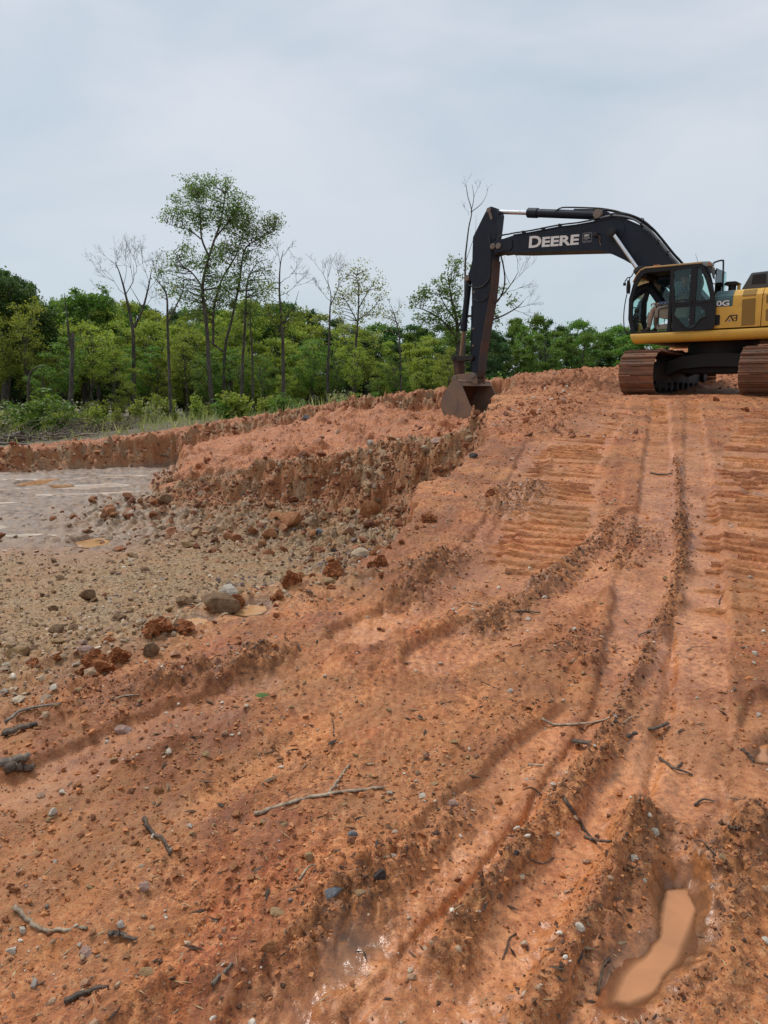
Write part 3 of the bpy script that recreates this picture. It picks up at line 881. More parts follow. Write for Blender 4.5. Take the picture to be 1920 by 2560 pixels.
# carbody: centre box and the arms reaching to the two tracks
bm = bmesh.new()
def beam(y0, y1):
    prof = [(1.15, .46), (.80, .62), (.25, .665), (-.25, .665), (-.80, .62), (-1.15, .46), (-1.15, .78), (-.80, .93), (-.25, .985), (.25, .985), (.80, .93), (1.15, .78)]
    return extrude_poly(prof, y0, y1, .012)
part('carbody_arm', beam(.62, .92), 'frame', False)
part('carbody_arm', beam(-.92, -.62), 'frame', False)
part('carbody', box(-.85, .85, -.72, .72, .52, .96, .03), 'frame', False)
part('swing_bearing', cyl((.1, 0, .955), (.1, 0, 1.27), .80, seg=40, bev=.02), 'frame', True)
# --- house: deck with rounded yellow skirts
def skirt(y0, y1):
    """rounded rocker rail along the deck edge"""
    bm = bmesh.new()
    prof = [(-.13, 1.47), (.02, 1.468), (.045, 1.44), (.052, 1.38), (.045, 1.32), (.015, 1.262), (-.05, 1.235), (-.13, 1.235)]
    xs = [1.86, 1.80, -1.3, -3.05]
    ring = []
    for i, x in enumerate(xs):
        dx = 0.0
        ring.append([bm.verts.new((x - (.09 * ((1.47 - z) / .235) ** 1.6 if i == 0 else (.05 * ((1.47 - z) / .235) if i == 1 else 0)), y0 + yy * y1, z)) for yy, z in prof])
    for a, b in zip(ring[:-1], ring[1:]):
        for k in range(len(prof)): bm.faces.new((a[k], a[(k + 1) % len(prof)], b[(k + 1) % len(prof)], b[k]))
    bm.faces.new(ring[0]); bm.faces.new(ring[-1][::-1])
    return bm
part('deck_skirt', skirt(1.47, 1), 'yellow', True, angle=50)
part('deck_skirt', skirt(-1.47, -1), 'yellow', True, angle=50)
part('deck', box(-3.0, 1.72, -1.36, 1.36, 1.27, 1.455, .02), 'frame', False)
part('house_floor', box(-3.0, 1.70, -1.33, 1.33, 1.459, 1.50, .0), 'frame', False)
# engine hood, left side, seen behind the open door
HY = 1.475
hood_prof = [(HY, 1.505), (HY, 2.10), (HY - .02, 2.20), (HY - .10, 2.30), (HY - .22, 2.345), (.45, 2.37), (.45, 1.505)]
def hood(x0, x1, inset=0.0):
    bm = bmesh.new()
    a = [bm.verts.new((x0, p[0] + inset, p[1])) for p in hood_prof]; b = [bm.verts.new((x1, p[0] + inset, p[1])) for p in hood_prof]
    n = len(hood_prof)
    for i in range(n): bm.faces.new((a[i], a[(i + 1) % n], b[(i + 1) % n], b[i]))
    bm.faces.new(a[::-1]); bm.faces.new(b)
    bmesh.ops.recalc_face_normals(bm, faces=bm.faces[:])
    return bm
door_panel = part('engine_side_panel', hood(-1.025, -.03), 'yellow', True, angle=25)
rear_panel = part('engine_side_panel', hood(-2.35, -1.045, .015), 'yellow', True, angle=25)
part('engine_bay', box(-2.3, -.05, -1.40, .44, 1.505, 2.34, .03), 'yellow', False)
cw = [(-2.37, 1.30), (-2.37, 2.36), (-2.9, 2.36), (-3.25, 2.2), (-3.38, 1.9), (-3.38, 1.5), (-3.2, 1.28)]
part('counterweight', extrude_poly(cw, -1.45, 1.45, .09, seg=3), 'yellow', True)
# teal name patch, grilles and decals on the panel
def wrap_patch(name, x0, x1, z0, z1, mat, off=.004, parent=EX):
    """a skin that follows the hood's side and shoulder"""
    prof = [(HY, 1.505), (HY, 2.10), (HY - .02, 2.20), (HY - .10, 2.30), (HY - .22, 2.345)]
    ps = []
    for (ya, za), (yb, zb) in zip(prof[:-1], prof[1:]):
        n = Vector((zb - za, -(yb - ya))).normalized()
        for t in (0, 1):
            y, z = ya + (yb - ya) * t, za + (zb - za) * t
            ps.append((y, z))
    qs = [p for i, p in enumerate(prof)]
    line = []
    for k in range(81):
        z = z0 + (z1 - z0) * k / 80
        y = np.interp(z, [p[1] for p in prof], [p[0] for p in prof]); line.append((y, z))
    bm = bmesh.new()
    a = [bm.verts.new((x0, y + off, z + off * .5 * (z > 2.1))) for y, z in line]; b = [bm.verts.new((x1, y + off, z + off * .5 * (z > 2.1))) for y, z in line]
    for k in range(80): bm.faces.new((a[k], a[k + 1], b[k + 1], b[k]))
    return part(name, bm, mat, True, parent, angle=60)
wrap_patch('name_patch', -.425, -.035, 1.975, 2.34, 'teal', parent=door_panel)
def flat_plate(name, pts, y, mat, parent, thick=.006, r=.02):
    return part(name, extrude_poly(round_poly(pts, r), y, y + thick), mat, False, parent)
flat_plate('intake_grille', [(-.62, 2.105), (-.895, 2.115), (-.915, 1.54), (-.64, 1.53)], HY - .001, 'vent', door_panel)
wrap_patch('intake_grille', -.89, -.615, 2.165, 2.325, 'vent', .006, door_panel)
flat_plate('intake_grille', [(-1.12, 1.86), (-1.40, 1.865), (-1.41, 1.62), (-1.13, 1.61)], HY + .015, 'vent', rear_panel)
flat_plate('intake_grille', [(-1.11, 2.16), (-1.40, 2.165), (-1.41, 1.99), (-1.115, 1.985)], HY + .014, 'vent', rear_panel)
flat_plate('door_latch', [(-.075, 1.80), (-.175, 1.80), (-.185, 1.575), (-.085, 1.565)], HY, 'cabblack', door_panel, .01, .03)
text_mesh('model_lettering', '0G', -.085, 1.99, HY + .012, .118, .275, M['white'], door_panel, 0, .022)
text_mesh('model_lettering_edge', '0G', -.078, 1.982, HY + .008, .134, .290, M['maroon'], door_panel, 0, .04)
text_mesh('small_lettering', 'LC', .235, 1.875, HY + .01, .06, .11, M['white'], door_panel, 0, .01)
# company mark: slanted A with a grey triangle, joined to a squared B
def decal(name, polys, y, mat, parent):
    bm = bmesh.new()
    for p in polys: bm.faces.new([bm.verts.new((q[0], y, q[1])) for q in p])
    return part(name, bm, mat, False, parent)
decal('company_mark', [[(-.280, 1.640), (-.310, 1.640), (-.395, 1.752), (-.412, 1.775), (-.385, 1.780), (-.368, 1.765)],
                       [(-.395, 1.752), (-.412, 1.775), (-.495, 1.640), (-.455, 1.640)],
                       [(-.412, 1.780), (-.535, 1.783), (-.547, 1.770), (-.547, 1.758), (-.425, 1.757)],
                       [(-.520, 1.7565), (-.547, 1.7575), (-.547, 1.655), (-.520, 1.668)],
                       [(-.468, 1.722), (-.519, 1.722), (-.519, 1.700), (-.480, 1.700)],
                       [(-.500, 1.662), (-.546, 1.654), (-.530, 1.638), (-.505, 1.637)]], HY + .004, 'maroon', door_panel)
decal('company_mark_triangle', [[(-.345, 1.640), (-.420, 1.640), (-.385, 1.695)]], HY + .004, 'greydecal', door_panel)
# raised grey hood, exhaust, breather pipe, hand rail
bm = extrude_poly([(-.43, 2.36), (-.63, 2.74), (-2.2, 2.78), (-2.3, 2.36)], -.95, .93, .035)
hb = part('raised_hood', bm, 'greybox', True)
part('hood_grille', extrude_poly(round_poly([(-.675, 2.685), (-.945, 2.695), (-.955, 2.475), (-.655, 2.475)], .02), .928, .936), 'grill', False, hb)
bm = cyl((-.165, .6, 2.33), (-.165, .6, 2.54), .085, seg=18)
ex_o = part('exhaust', bm, 'hose', True)
part('exhaust_cap', extrude_poly(round_poly([(.0, 2.55), (-.055, 2.615), (-.275, 2.61), (-.33, 2.555), (-.27, 2.535), (-.06, 2.53)], .02), .47, .73, .02), 'hose', True, ex_o)
part('breather_pipe', cyl((-.31, .6, 2.33), (-.31, .6, 2.54), .035, seg=14), 'yellow', True)
part('breather_cap', cyl((-.31, .6, 2.541), (-.31, .6, 2.56), .05, seg=14), 'hose', True)
part('hand_rail', tube([(.215, 1.12, 2.60), (.205, 1.12, 2.84), (.135, 1.12, 3.00), (.11, 1.12, 3.02), (-.01, 1.12, 3.045), (-.055, 1.12, 3.03), (-.07, 1.12, 2.99), (-.10, 1.12, 2.36)], .019, 10, None, 5), 'hose', True)
# right-hand tool box and tank on the far side
part('tank_box', box(-.2, 1.5, -1.42, -.65, 1.505, 2.15, .05), 'yellow', True)

# --- cab
CAB = empty('cab'); CAB.parent = EX
Y0, Y1 = .46, 1.45
cab_out = [(1.86, 1.475), (1.955, 1.83), (1.962, 2.30), (1.875, 2.66), (1.80, 2.84), (1.71, 2.945), (1.60, 2.985), (1.02, 2.975), (.30, 2.965), (.16, 2.88), (.06, 2.55), (-.02, 2.2), (-.02, 1.475)]
cab_in = [(1.775, 1.50), (1.862, 1.83), (1.872, 2.29), (1.79, 2.62), (1.715, 2.77), (1.65, 2.85), (1.56, 2.885), (1.02, 2.885), (.34, 2.875), (.24, 2.82), (.14, 2.52), (.06, 2.2), (.06, 1.50)]
part('side_frame', frame_poly(cab_out, cab_in, Y1 - .07, Y1), 'cabblack', True, CAB)
part('side_frame', frame_poly(cab_out, cab_in, Y0, Y0 + .07), 'cabblack', True, CAB)
part('middle_post', box(.925, 1.005, Y1 - .065, Y1 - .005, 1.50, 2.89, .008), 'cabblack', False, CAB)
part('middle_post', box(.86, .96, Y0 + .005, Y0 + .065, 1.50, 2.89, .008), 'cabblack', False, CAB)
part('rear_post', box(.30, .42, Y1 - .066, Y1 - .004, 1.5, 2.88, .008), 'cabblack', False, CAB)
# lower closed half of the far side and rear wall
part('far_side_panel', box(.06, .90, Y0 + .02, Y0 + .05, 1.5, 2.05, 0), 'cabblack', False, CAB)
part('rear_panel', box(-.01, .03, Y0 + .07, Y1 - .07, 1.48, 2.1, 0), 'cabblack', False, CAB)
part('floor_plate', box(.02, 1.84, Y0 + .071, Y1 - .071, 1.475, 1.515, 0), 'floor', False, CAB)
# roof: pale yellow shell that curls over the front
rf = [(1.895, 2.70), (1.815, 2.865), (1.72, 2.975), (1.60, 3.022), (1.02, 3.016), (.30, 3.012), (.30, 2.970), (1.02, 2.979), (1.60, 2.989), (1.71, 2.949), (1.80, 2.845), (1.878, 2.688)]
part('roof', extrude_poly(rf, Y0 - .01, Y1 + .012, .012), 'roofyellow', True, CAB)
part('roof_corner_lamp', extrude_poly(round_poly([(.298, 3.014), (.13, 3.0), (.09, 2.95), (.12, 2.90), (.20, 2.89), (.298, 2.955)], .03), Y1 - .25, Y1 + .008, .015), 'greylens', True, CAB)
part('amber_lens', cyl((.135, Y1 - .1, 2.945), (.135, Y1 + .016, 2.945), .035, seg=16), 'amber', True, CAB)
part('corner_glass', extrude_poly([(.20, 2.885), (.10, 2.89), (.08, 2.62), (.125, 2.66)], Y1 - .3, Y1 - .29), 'greylens', False, CAB)
part('roof_lamp', box(1.30, 1.44, Y1 - .2, Y1 - .06, 3.03, 3.055, .008), 'amber', True, CAB)
part('antenna', tube([(.50, 1.05, 3.01), (.53, 1.05, 3.12), (.585, 1.05, 3.27)], [.007, .003], 6), 'hose', True, CAB)
part('antenna_base', cyl((.50, 1.05, 3.01), (.50, 1.05, 3.045), .02, seg=10), 'hose', True, CAB)
# front windscreen follows the curved pillars
bm = bmesh.new()
fl = [(1.83, 1.54), (1.925, 1.83), (1.932, 2.29), (1.845, 2.62), (1.775, 2.78)]
va = [bm.verts.new((x, Y0 + .06, z)) for x, z in fl]; vb = [bm.verts.new((x, Y1 - .06, z)) for x, z in fl]
for k in range(len(fl) - 1): bm.faces.new((va[k], va[k + 1], vb[k + 1], vb[k]))
part('windscreen', bm, 'glass', True, CAB)
part('windscreen_bar', box(1.885, 1.905, Y0 + .07, Y1 - .07, 1.805, 1.825, 0), 'cabblack', False, CAB)
part('front_header', box(1.60, 1.74, Y0 + .07, Y1 - .07, 2.80, 2.93, .01), 'cabblack', False, CAB)
part('headliner', box(.30, 1.60, Y0 + .07, Y1 - .07, 2.90, 2.955, 0), 'cabblack', False, CAB)
# far window with guard bars, rear window
part('side_window', extrude_poly([(.96, 2.05), (1.86, 1.55), (1.868, 2.29), (1.66, 2.82), (.96, 2.86)], Y0 + .03, Y0 + .036), 'glass', False, CAB)
for z in (2.22, 2.47, 2.69):
    part('guard_bar', tube([(.9, Y0 - .02, z), (1.72 - max(0, z - 2.3) * .3, Y0 - .02, z - .03)], .010, 6, smoothp=False), 'hose', True, CAB)
for x in (1.12, 1.42):
    part('guard_bar', tube([(x, Y0 - .035, 1.62), (x + .02, Y0 - .035, 2.86)], .010, 6, smoothp=False), 'hose', True, CAB)
part('rear_window', box(.0, .008, Y0 + .07, Y1 - .07, 2.12, 2.85, 0), 'glass', False, CAB)
part('rear_guard', tube([(.06, Y0 + .07, 2.52), (.06, Y1 - .07, 2.52)], .010, 6, smoothp=False), 'hose', True, CAB)
# the door, swung open and latched back against the house
DY = 1.52
d_out = [(.955, 2.86), (.925, 2.90), (.88, 2.925), (.60, 2.935), (.34, 2.935), (.27, 2.905), (.21, 2.83), (.09, 2.60), (-.035, 2.29), (-.095, 1.95), (-.10, 1.62), (-.085, 1.53), (-.03, 1.485), (.40, 1.475), (.80, 1.465), (.84, 1.48), (.855, 1.52), (.90, 2.1)]
d_in1 = [(.895, 2.82), (.880, 2.85), (.85, 2.872), (.60, 2.885), (.36, 2.885), (.305, 2.865), (.26, 2.80), (.145, 2.56), (.075, 2.31), (.045, 2.15), (.044, 2.145), (.043, 2.14), (.042, 2.137), (.40, 2.13), (.78, 2.125), (.82, 2.125), (.842, 2.13), (.862, 2.2)]
dlow = [(.862, 2.2), (.905, 2.1)]
DOOR = empty('door'); DOOR.parent = EX
DOOR['label'] = 'black cab door with two glazed panels, latched open against the engine panel'
def dpart(name, bm, mat, smooth=True): return part(name, bm, mat, smooth, DOOR)
# upper ring (window) and lower leaf with its odd-shaped light
up_o = [(.955, 2.86), (.925, 2.90), (.88, 2.925), (.60, 2.935), (.34, 2.935), (.27, 2.905), (.21, 2.83), (.09, 2.60), (-.035, 2.29), (-.065, 2.09), (.40, 2.075), (.885, 2.065)]
up_i = [(.888, 2.82), (.872, 2.845), (.845, 2.862), (.60, 2.875), (.365, 2.875), (.31, 2.855), (.265, 2.79), (.155, 2.56), (.060, 2.27), (.04, 2.145), (.40, 2.135), (.826, 2.13)]
dpart('window_frame', frame_poly(up_o, up_i, DY, DY + .05), 'cabblack')
lo_o = [(.883, 2.060), (.40, 2.070), (-.066, 2.084), (-.095, 1.95), (-.10, 1.62), (-.085, 1.53), (-.03, 1.485), (.40, 1.472), (.80, 1.465), (.84, 1.48)]
lo_i = [(.80, 2.01), (.40, 2.02), (.24, 2.005), (.15, 1.92), (.115, 1.79), (.20, 1.765), (.30, 1.66), (.36, 1.575), (.54, 1.565), (.825, 1.86)]
dpart('lower_leaf', frame_poly(lo_o, lo_i, DY + .002, DY + .046), 'cabblack')
dpart('window_pane', extrude_poly(up_i, DY + .02, DY + .026), 'glass', False)
dpart('lower_pane', extrude_poly(lo_i, DY + .02, DY + .026), 'glass', False)
dpart('window_divider', box(.36, .50, DY + .028, DY + .046, 2.137, 2.873, .0), 'cabblack', False)
dpart('lower_divider', box(.355, .47, DY + .028, DY + .044, 1.60, 2.015, .0), 'cabblack', False)
dpart('grab_bar', tube([(.80, DY + .05, 2.115), (.80, DY + .085, 2.125), (.79, DY + .095, 2.165), (.74, DY + .095, 2.18), (.48, DY + .095, 2.175), (.43, DY + .095, 2.16), (.42, DY + .085, 2.115), (.42, DY + .05, 2.11)], .011, 8, None, 4), 'hose')
dpart('rim_molding', tube([(.80, DY + .05, 1.80), (.55, DY + .055, 1.545), (.36, DY + .055, 1.55), (.27, DY + .055, 1.67), (.19, DY + .055, 1.745), (.09, DY + .055, 1.765)], .014, 6, None, 4), 'cabblack')
dpart('door_handle', cyl((.47, DY + .04, 1.72), (.47, DY + .065, 1.72), .018, seg=10), 'pin')
# mirror and hose loop in front of the cab
part('mirror_arm', tube([(1.60, Y1 - .12, 3.03), (1.76, Y1 - .10, 3.04), (1.86, Y1 - .02, 2.95), (1.93, Y1 + .03, 2.82), (2.0, Y1 + .06, 2.80), (2.06, Y1 + .08, 2.70)], .013, 8), 'hose', True, CAB)
part('mirror_clamp', box(2.03, 2.085, Y1 + .05, Y1 + .11, 2.62, 2.69, .01), 'hose', True, CAB)
part('mirror', extrude_poly(round_poly([(1.985, 2.76), (2.005, 2.58), (1.995, 2.44), (1.965, 2.43), (1.955, 2.62)], .02), Y1 - .06, Y1 + .10, .01), 'hose', True, CAB)
part('grab_loop', tube([(1.955, Y1 + .03, 2.80), (1.985, Y1 + .045, 2.5), (2.03, Y1 + .06, 2.2), (2.045, Y1 + .06, 1.9), (2.02, Y1 + .05, 1.62), (1.97, Y1 + .03, 1.53), (1.88, Y1 - .01, 1.515)], .013, 8), 'hose', True, CAB)
for z, r in ((2.03, .055), (1.88, .05)):
    part('work_lamp', cyl((1.83, Y1 - .10, z), (1.75, Y1 - .10, z), r, seg=14), 'hose', True, CAB)
part('phone_holder', box(1.69, 1.80, Y1 - .13, Y1 - .10, 1.80, 1.835, .005), 'hose', True, CAB)
# seat and controls inside
SEAT = empty('operator_seat'); SEAT.parent = EX
part('seat_cushion', extrude_poly(round_poly([(.62, 1.92), (1.16, 1.96), (1.18, 2.03), (1.12, 2.06), (.62, 2.02)], .03), .75, 1.18, .03), 'seat', True, SEAT)
part('seat_back', extrude_poly(round_poly([(.70, 2.0), (.56, 2.0), (.42, 2.62), (.46, 2.80), (.55, 2.80), (.60, 2.60)], .04), .76, 1.17, .04), 'seat', True, SEAT)
part('seat_base', box(.68, 1.10, .80, 1.14, 1.515, 1.90, .03), 'consoledark', False, SEAT)
part('side_console', extrude_poly(round_poly([(.60, 1.80), (1.16, 1.80), (1.34, 1.86), (1.36, 2.02), (1.28, 2.10), (.60, 2.12)], .03), 1.20, 1.33, .02), 'console', True, SEAT)
part('console_box', extrude_poly(round_poly([(.72, 1.54), (1.30, 1.56), (1.28, 1.67), (.72, 1.70)], .03), 1.20, 1.34, .02), 'console', True, SEAT)
part('armrest', extrude_poly(round_poly([(.70, 2.10), (1.18, 2.105), (1.20, 2.14), (.70, 2.16)], .02), 1.21, 1.31, .01), 'consoledark', True, SEAT)
part('safety_lever', tube([(1.24, 1.35, 1.62), (1.26, 1.36, 1.95), (1.22, 1.36, 2.03), (.98, 1.36, 2.07)], .012, 8, None, 4), 'hose', True, SEAT)
part('joystick', tube([(1.33, 1.26, 2.05), (1.36, 1.26, 2.13), (1.375, 1.26, 2.20)], .016, 8), 'hose', True, SEAT)
for yy in (.86, 1.02):
    part('travel_pedal', extrude_poly([(1.62, 1.52), (1.80, 1.58), (1.79, 1.61), (1.61, 1.545)], yy, yy + .09), 'floor', False, SEAT)
    part('travel_lever', tube([(1.60, yy + .04, 1.55), (1.66, yy + .04, 1.75), (1.60, yy + .04, 2.0)], .010, 6), 'hose', True, SEAT)

# --- boom: two side plates and flanges as one welded box, profile in the machine's centre plane
b_top = [(6.16, 4.40), (5.83, 4.455), (5.31, 4.455), (4.47, 4.49), (3.94, 4.475), (3.5, 4.49), (3.09, 4.52), (2.88, 4.50), (2.57, 4.42), (2.34, 4.30), (2.05, 4.07), (1.85, 3.85), (1.65, 3.60), (1.45, 3.36), (1.32, 3.22), (.55, 2.35), (.20, 1.98)]
b_bot = [(-.02, 1.86), (-.06, 1.76), (.0, 1.66), (.12, 1.64), (.35, 1.74), (1.37, 2.61), (2.21, 3.22), (2.37, 3.32), (2.58, 3.45), (2.84, 3.59), (3.05, 3.70), (3.24, 3.76), (3.91, 3.82), (5.55, 3.96), (6.10, 4.03), (6.36, 4.03), (6.47, 4.10), (6.50, 4.21), (6.45, 4.32), (6.34, 4.385)]
BOOM = empty('boom'); BOOM.parent = EX
BOOM['label'] = 'black gooseneck boom with white lettering'
part('boom_shell', extrude_poly(b_top + b_bot, -.31, .31, .012), 'black', False, BOOM)
# flange lips proud of the side plates
def strip_along(pts, y0, y1, th, name, mat, parent):
    bm = bmesh.new(); rings = []
    P = [Vector((p[0], 0, p[1])) for p in pts]
    for i, p in enumerate(P):
        d = (P[min(i + 1, len(P) - 1)] - P[max(i - 1, 0)]).normalized(); n = Vector((-d.z, 0, d.x)) * th
        rings.append([bm.verts.new(v) for v in ((p.x - n.x, y0, p.z - n.z), (p.x + n.x, y0, p.z + n.z), (p.x + n.x, y1, p.z + n.z), (p.x - n.x, y1, p.z - n.z))])
    for a, b in zip(rings[:-1], rings[1:]):
        for k in range(4): bm.faces.new((a[k], a[(k + 1) % 4], b[(k + 1) % 4], b[k]))
    bm.faces.new(rings[0]); bm.faces.new(rings[-1][::-1])
    return part(name, bm, mat, False, parent)
strip_along(b_top[1:-1], -.335, .335, .012, 'top_flange', 'black', BOOM)
strip_along(b_bot[4:-5], -.335, .335, .012, 'bottom_flange', 'black', BOOM)
tip = [(6.50, 4.21), (6.46, 4.33), (6.36, 4.39), (6.20, 4.395), (5.93, 4.36), (5.86, 4.30), (5.86, 4.12), (5.93, 4.05), (6.30, 4.035), (6.45, 4.08)]
part('tip_plate', extrude_poly(tip, .312, .335, .006), 'black', False, BOOM)
part('tip_plate', extrude_poly(tip, -.335, -.312, .006), 'black', False, BOOM)
part('pivot_pin', cyl((6.30, -.36, 4.21), (6.30, .375, 4.21), .085, seg=24, bev=.01), 'pin', True, BOOM)
part('pin_retainer', cyl((6.49, .30, 4.225), (6.49, .372, 4.225), .085, seg=20, bev=.01), 'pin', True, BOOM)
# boom cylinder mount, lettering, badge
part('cylinder_boss', cyl((2.88, .312, 4.20), (2.88, .325, 4.20), .27, seg=30), 'black', True, BOOM)
part('cylinder_pin', cyl((2.88, -.56, 4.13), (2.88, .56, 4.13), .095, seg=20, bev=.01), 'hose', True, BOOM)
text_mesh('lettering', 'D', 5.345, 4.045, .3135, .315, .375, M['white'], BOOM, rad(-3.2), .030)
text_mesh('lettering', 'EERE', 4.945, 4.025, .3135, .262, 1.09, M['white'], BOOM, rad(-3.2), .035)
bd_out = round_poly([(3.755, 4.245), (3.49, 4.235), (3.485, 3.985), (3.75, 3.995)], .05)
bd_in = round_poly([(3.742, 4.230), (3.503, 4.221), (3.498, 3.999), (3.737, 4.008)], .045)
part('badge_border', frame_poly(bd_out, bd_in, .311, .315), 'greydecal', False, BOOM)
text_mesh('badge_lettering', 'GRC', 3.71, 4.145, .3145, .06, .15, M['white'], BOOM, rad(-2), .03)
decal('badge_emblem', [[(3.72, 4.125), (3.56, 4.12), (3.52, 4.09), (3.60, 4.075), (3.73, 4.09)], [(3.70, 4.068), (3.62, 4.066), (3.60, 4.045), (3.69, 4.05)]], .3145, 'greydecal', BOOM)
decal('badge_small_print', [[(3.735, 4.032), (3.66, 4.029), (3.66, 4.016), (3.735, 4.019)], [(3.63, 4.028), (3.51, 4.024), (3.51, 4.011), (3.63, 4.015)]], .3145, 'greydecal', BOOM)
bl = part('work_light', box(3.30, 3.43, .315, .42, 4.10, 4.19, .015), 'hose', True, BOOM)
part('lamp_cable', tube([(3.30, .37, 4.12), (3.24, .36, 4.06), (3.26, .33, 3.96), (3.22, .33, 3.86)], .008, 6), 'rodrust', True, BOOM)
# pipes and hoses over the boom's back
def offset_path(pts, off, y):
    P = [Vector((p[0], y, p[1])) for p in pts]; out = []
    for i, p in enumerate(P):
        d = (P[min(i + 1, len(P) - 1)] - P[max(i - 1, 0)]).normalized()
        n = Vector((d.z, 0, -d.x))
        if n.z < 0: n = -n
        out.append(p + n * off)
    return out
back = [(3.30, 4.515), (3.09, 4.53), (2.88, 4.515), (2.57, 4.43), (2.34, 4.31), (2.05, 4.08), (1.85, 3.86), (1.65, 3.61), (1.45, 3.37), (1.32, 3.23), (1.0, 2.86)]
for y, r, off, mt in ((.27, .026, .055, 'pipe'), (.20, .026, .055, 'pipe'), (.10, .022, .10, 'hose'), (-.05, .026, .085, 'pipe'), (-.2, .022, .075, 'hose'), (.16, .018, .13, 'hose')):
    part('hydraulic_pipe', tube(offset_path(back, off, y), r, 8, None, 3), mt, True, BOOM)
front = [(6.05, 4.46), (5.83, 4.47), (5.31, 4.47), (4.47, 4.505), (3.94, 4.49), (3.5, 4.505), (3.30, 4.515)]
for y, r, off in ((.28, .018, .05), (.22, .016, .055), (-.2, .018, .05)):
    part('hydraulic_pipe', tube([(6.38, y + .02, 4.36), (6.28, y, 4.50)] + offset_path(front, off, y), r, 8, None, 3), 'hose', True, BOOM)
for (x, z) in ((5.55, 4.50), (4.95, 4.51), (4.45, 4.54), (3.0, 4.60), (2.2, 4.26), (1.75, 3.80), (1.50, 3.50)):
    part('pipe_clamp', box(x - .03, x + .03, .17, .31, z - .05, z + .04, .008), 'hose', True, BOOM)
part('hose_bundle', tube([(3.5, .12, 4.80), (3.2, .12, 4.79), (2.9, .13, 4.70), (2.6, .14, 4.56), (2.3, .14, 4.42), (2.0, .15, 4.18)], .022, 8), 'hose', True, BOOM)
part('hose_bundle', tube([(3.9, -.10, 4.87), (3.4, -.12, 4.85), (3.0, -.10, 4.74), (2.6, -.08, 4.60), (2.2, -.05, 4.36), (1.8, 0, 3.95)], .024, 8), 'hose', True, BOOM)
part('lifting_eye', tube([(2.34, .02, 4.40), (2.30, .02, 4.47), (2.24, .02, 4.44), (2.22, .02, 4.36)], .010, 6), 'hose', True, BOOM)
# boom lift cylinders, one each side
for sy in (1, -1):
    BC = empty('boom_cylinder'); BC.parent = EX
    y = .47 * sy
    p_top, p_bot = Vector((2.88, y, 4.13)), Vector((1.02, y, 1.62))
    d = (p_bot - p_top).normalized(); ln = (p_bot - p_top).length
    part('rod_eye', cyl((2.88, y - .07, 4.13), (2.88, y + .07, 4.13), .12, seg=20), 'hose', True, BC)
    part('rod', cyl(p_top + d * .10, p_top + d * 1.28, .055, seg=18), 'chrome', True, BC)
    part('gland', cyl(p_top + d * 1.20, p_top + d * 1.36, .125, seg=20, bev=.01), 'hose', True, BC)
    part('barrel', cyl(p_top + d * 1.34, p_bot, .105, seg=20), 'black', True, BC)
# arm cylinder on top of the boom
AC = empty('arm_cylinder'); AC.parent = EX
a0, a1 = Vector((3.42, 0, 4.70)), Vector((6.73, 0, 5.27))
d = (a1 - a0).normalized()
part('rod', cyl(a0 + d * 2.1, a1, .062, seg=18), 'chrome', True, AC)
part('barrel', cyl(a0, a0 + d * 2.16, .115, seg=24), 'black', True, AC)
part('gland', cyl(a0 + d * 1.86, a0 + d * 2.18, .135, seg=24, bev=.012), 'black', True, AC)
part('rod_eye', cyl((6.73, -.10, 5.27), (6.73, .10, 5.27), .12, seg=20), 'pin', True, AC)
part('barrel_eye', cyl((3.38, -.14, 4.69), (3.38, .30, 4.69), .12, seg=20, bev=.01), 'pin', True, AC)
part('clevis', extrude_poly([(3.50, 4.49), (3.48, 4.76), (3.30, 4.80), (3.10, 4.70), (2.98, 4.52)], .15, .20, .008), 'black', False, AC)
part('clevis', extrude_poly([(3.50, 4.49), (3.48, 4.76), (3.30, 4.80), (3.10, 4.70), (2.98, 4.52)], -.20, -.15, .008), 'black', False, AC)
part('oil_pipe', tube([a0 + d * 1.3 + Vector((0, .10, .03)), a0 + d * 1.15 + Vector((0, .06, .14)), a0 + d * .9 + Vector((0, .05, .17)), a0 + d * .1 + Vector((0, .06, .17)), a0 + Vector((-.25, .08, .10))], .020, 8), 'hose', True, AC)
part('oil_pipe', tube([a0 + d * .8 + Vector((0, -.07, .14)), a0 + d * .1 + Vector((0, -.06, .15)), a0 + Vector((-.35, -.05, .06))], .020, 8), 'hose', True, AC)

# --- arm (dipper)
ARM = empty('arm'); ARM.parent = EX
ARM['label'] = 'black dipper arm, rusted on its inner face'
arm_p = [(6.65, 5.36), (6.76, 5.35), (6.85, 5.25), (7.27, 4.59), (7.28, 3.92), (7.40, 3.56), (7.42, 3.45), (7.33, 3.38), (7.28, 3.28), (7.26, 2.62), (7.245, 1.24), (7.24, .62), (7.16, .47), (7.02, .50), (6.98, .69), (6.93, 1.31), (6.78, 2.12), (6.65, 2.81), (6.60, 3.32), (6.57, 3.9), (6.55, 4.05), (6.62, 4.22), (6.53, 4.45), (6.48, 4.74), (6.44, 5.12), (6.50, 5.30)]
part('arm_shell', extrude_poly(arm_p, -.19, .19, .008), 'black', False, ARM)
inner = [(7.01, .52), (6.97, .69), (6.92, 1.31), (6.77, 2.12), (6.64, 2.81), (6.59, 3.32), (6.56, 3.88)]
strip_along(inner, -.215, .215, .014, 'inner_face_plate', 'armrust', ARM)
outer = [(7.265, 2.62), (7.25, 1.24), (7.245, .75)]
strip_along(outer, -.205, .205, .010, 'outer_face_plate', 'black', ARM)
part('arm_head_pin', cyl((6.73, -.235, 5.27), (6.73, .235, 5.27), .075, seg=20, bev=.01), 'pin', True, ARM)
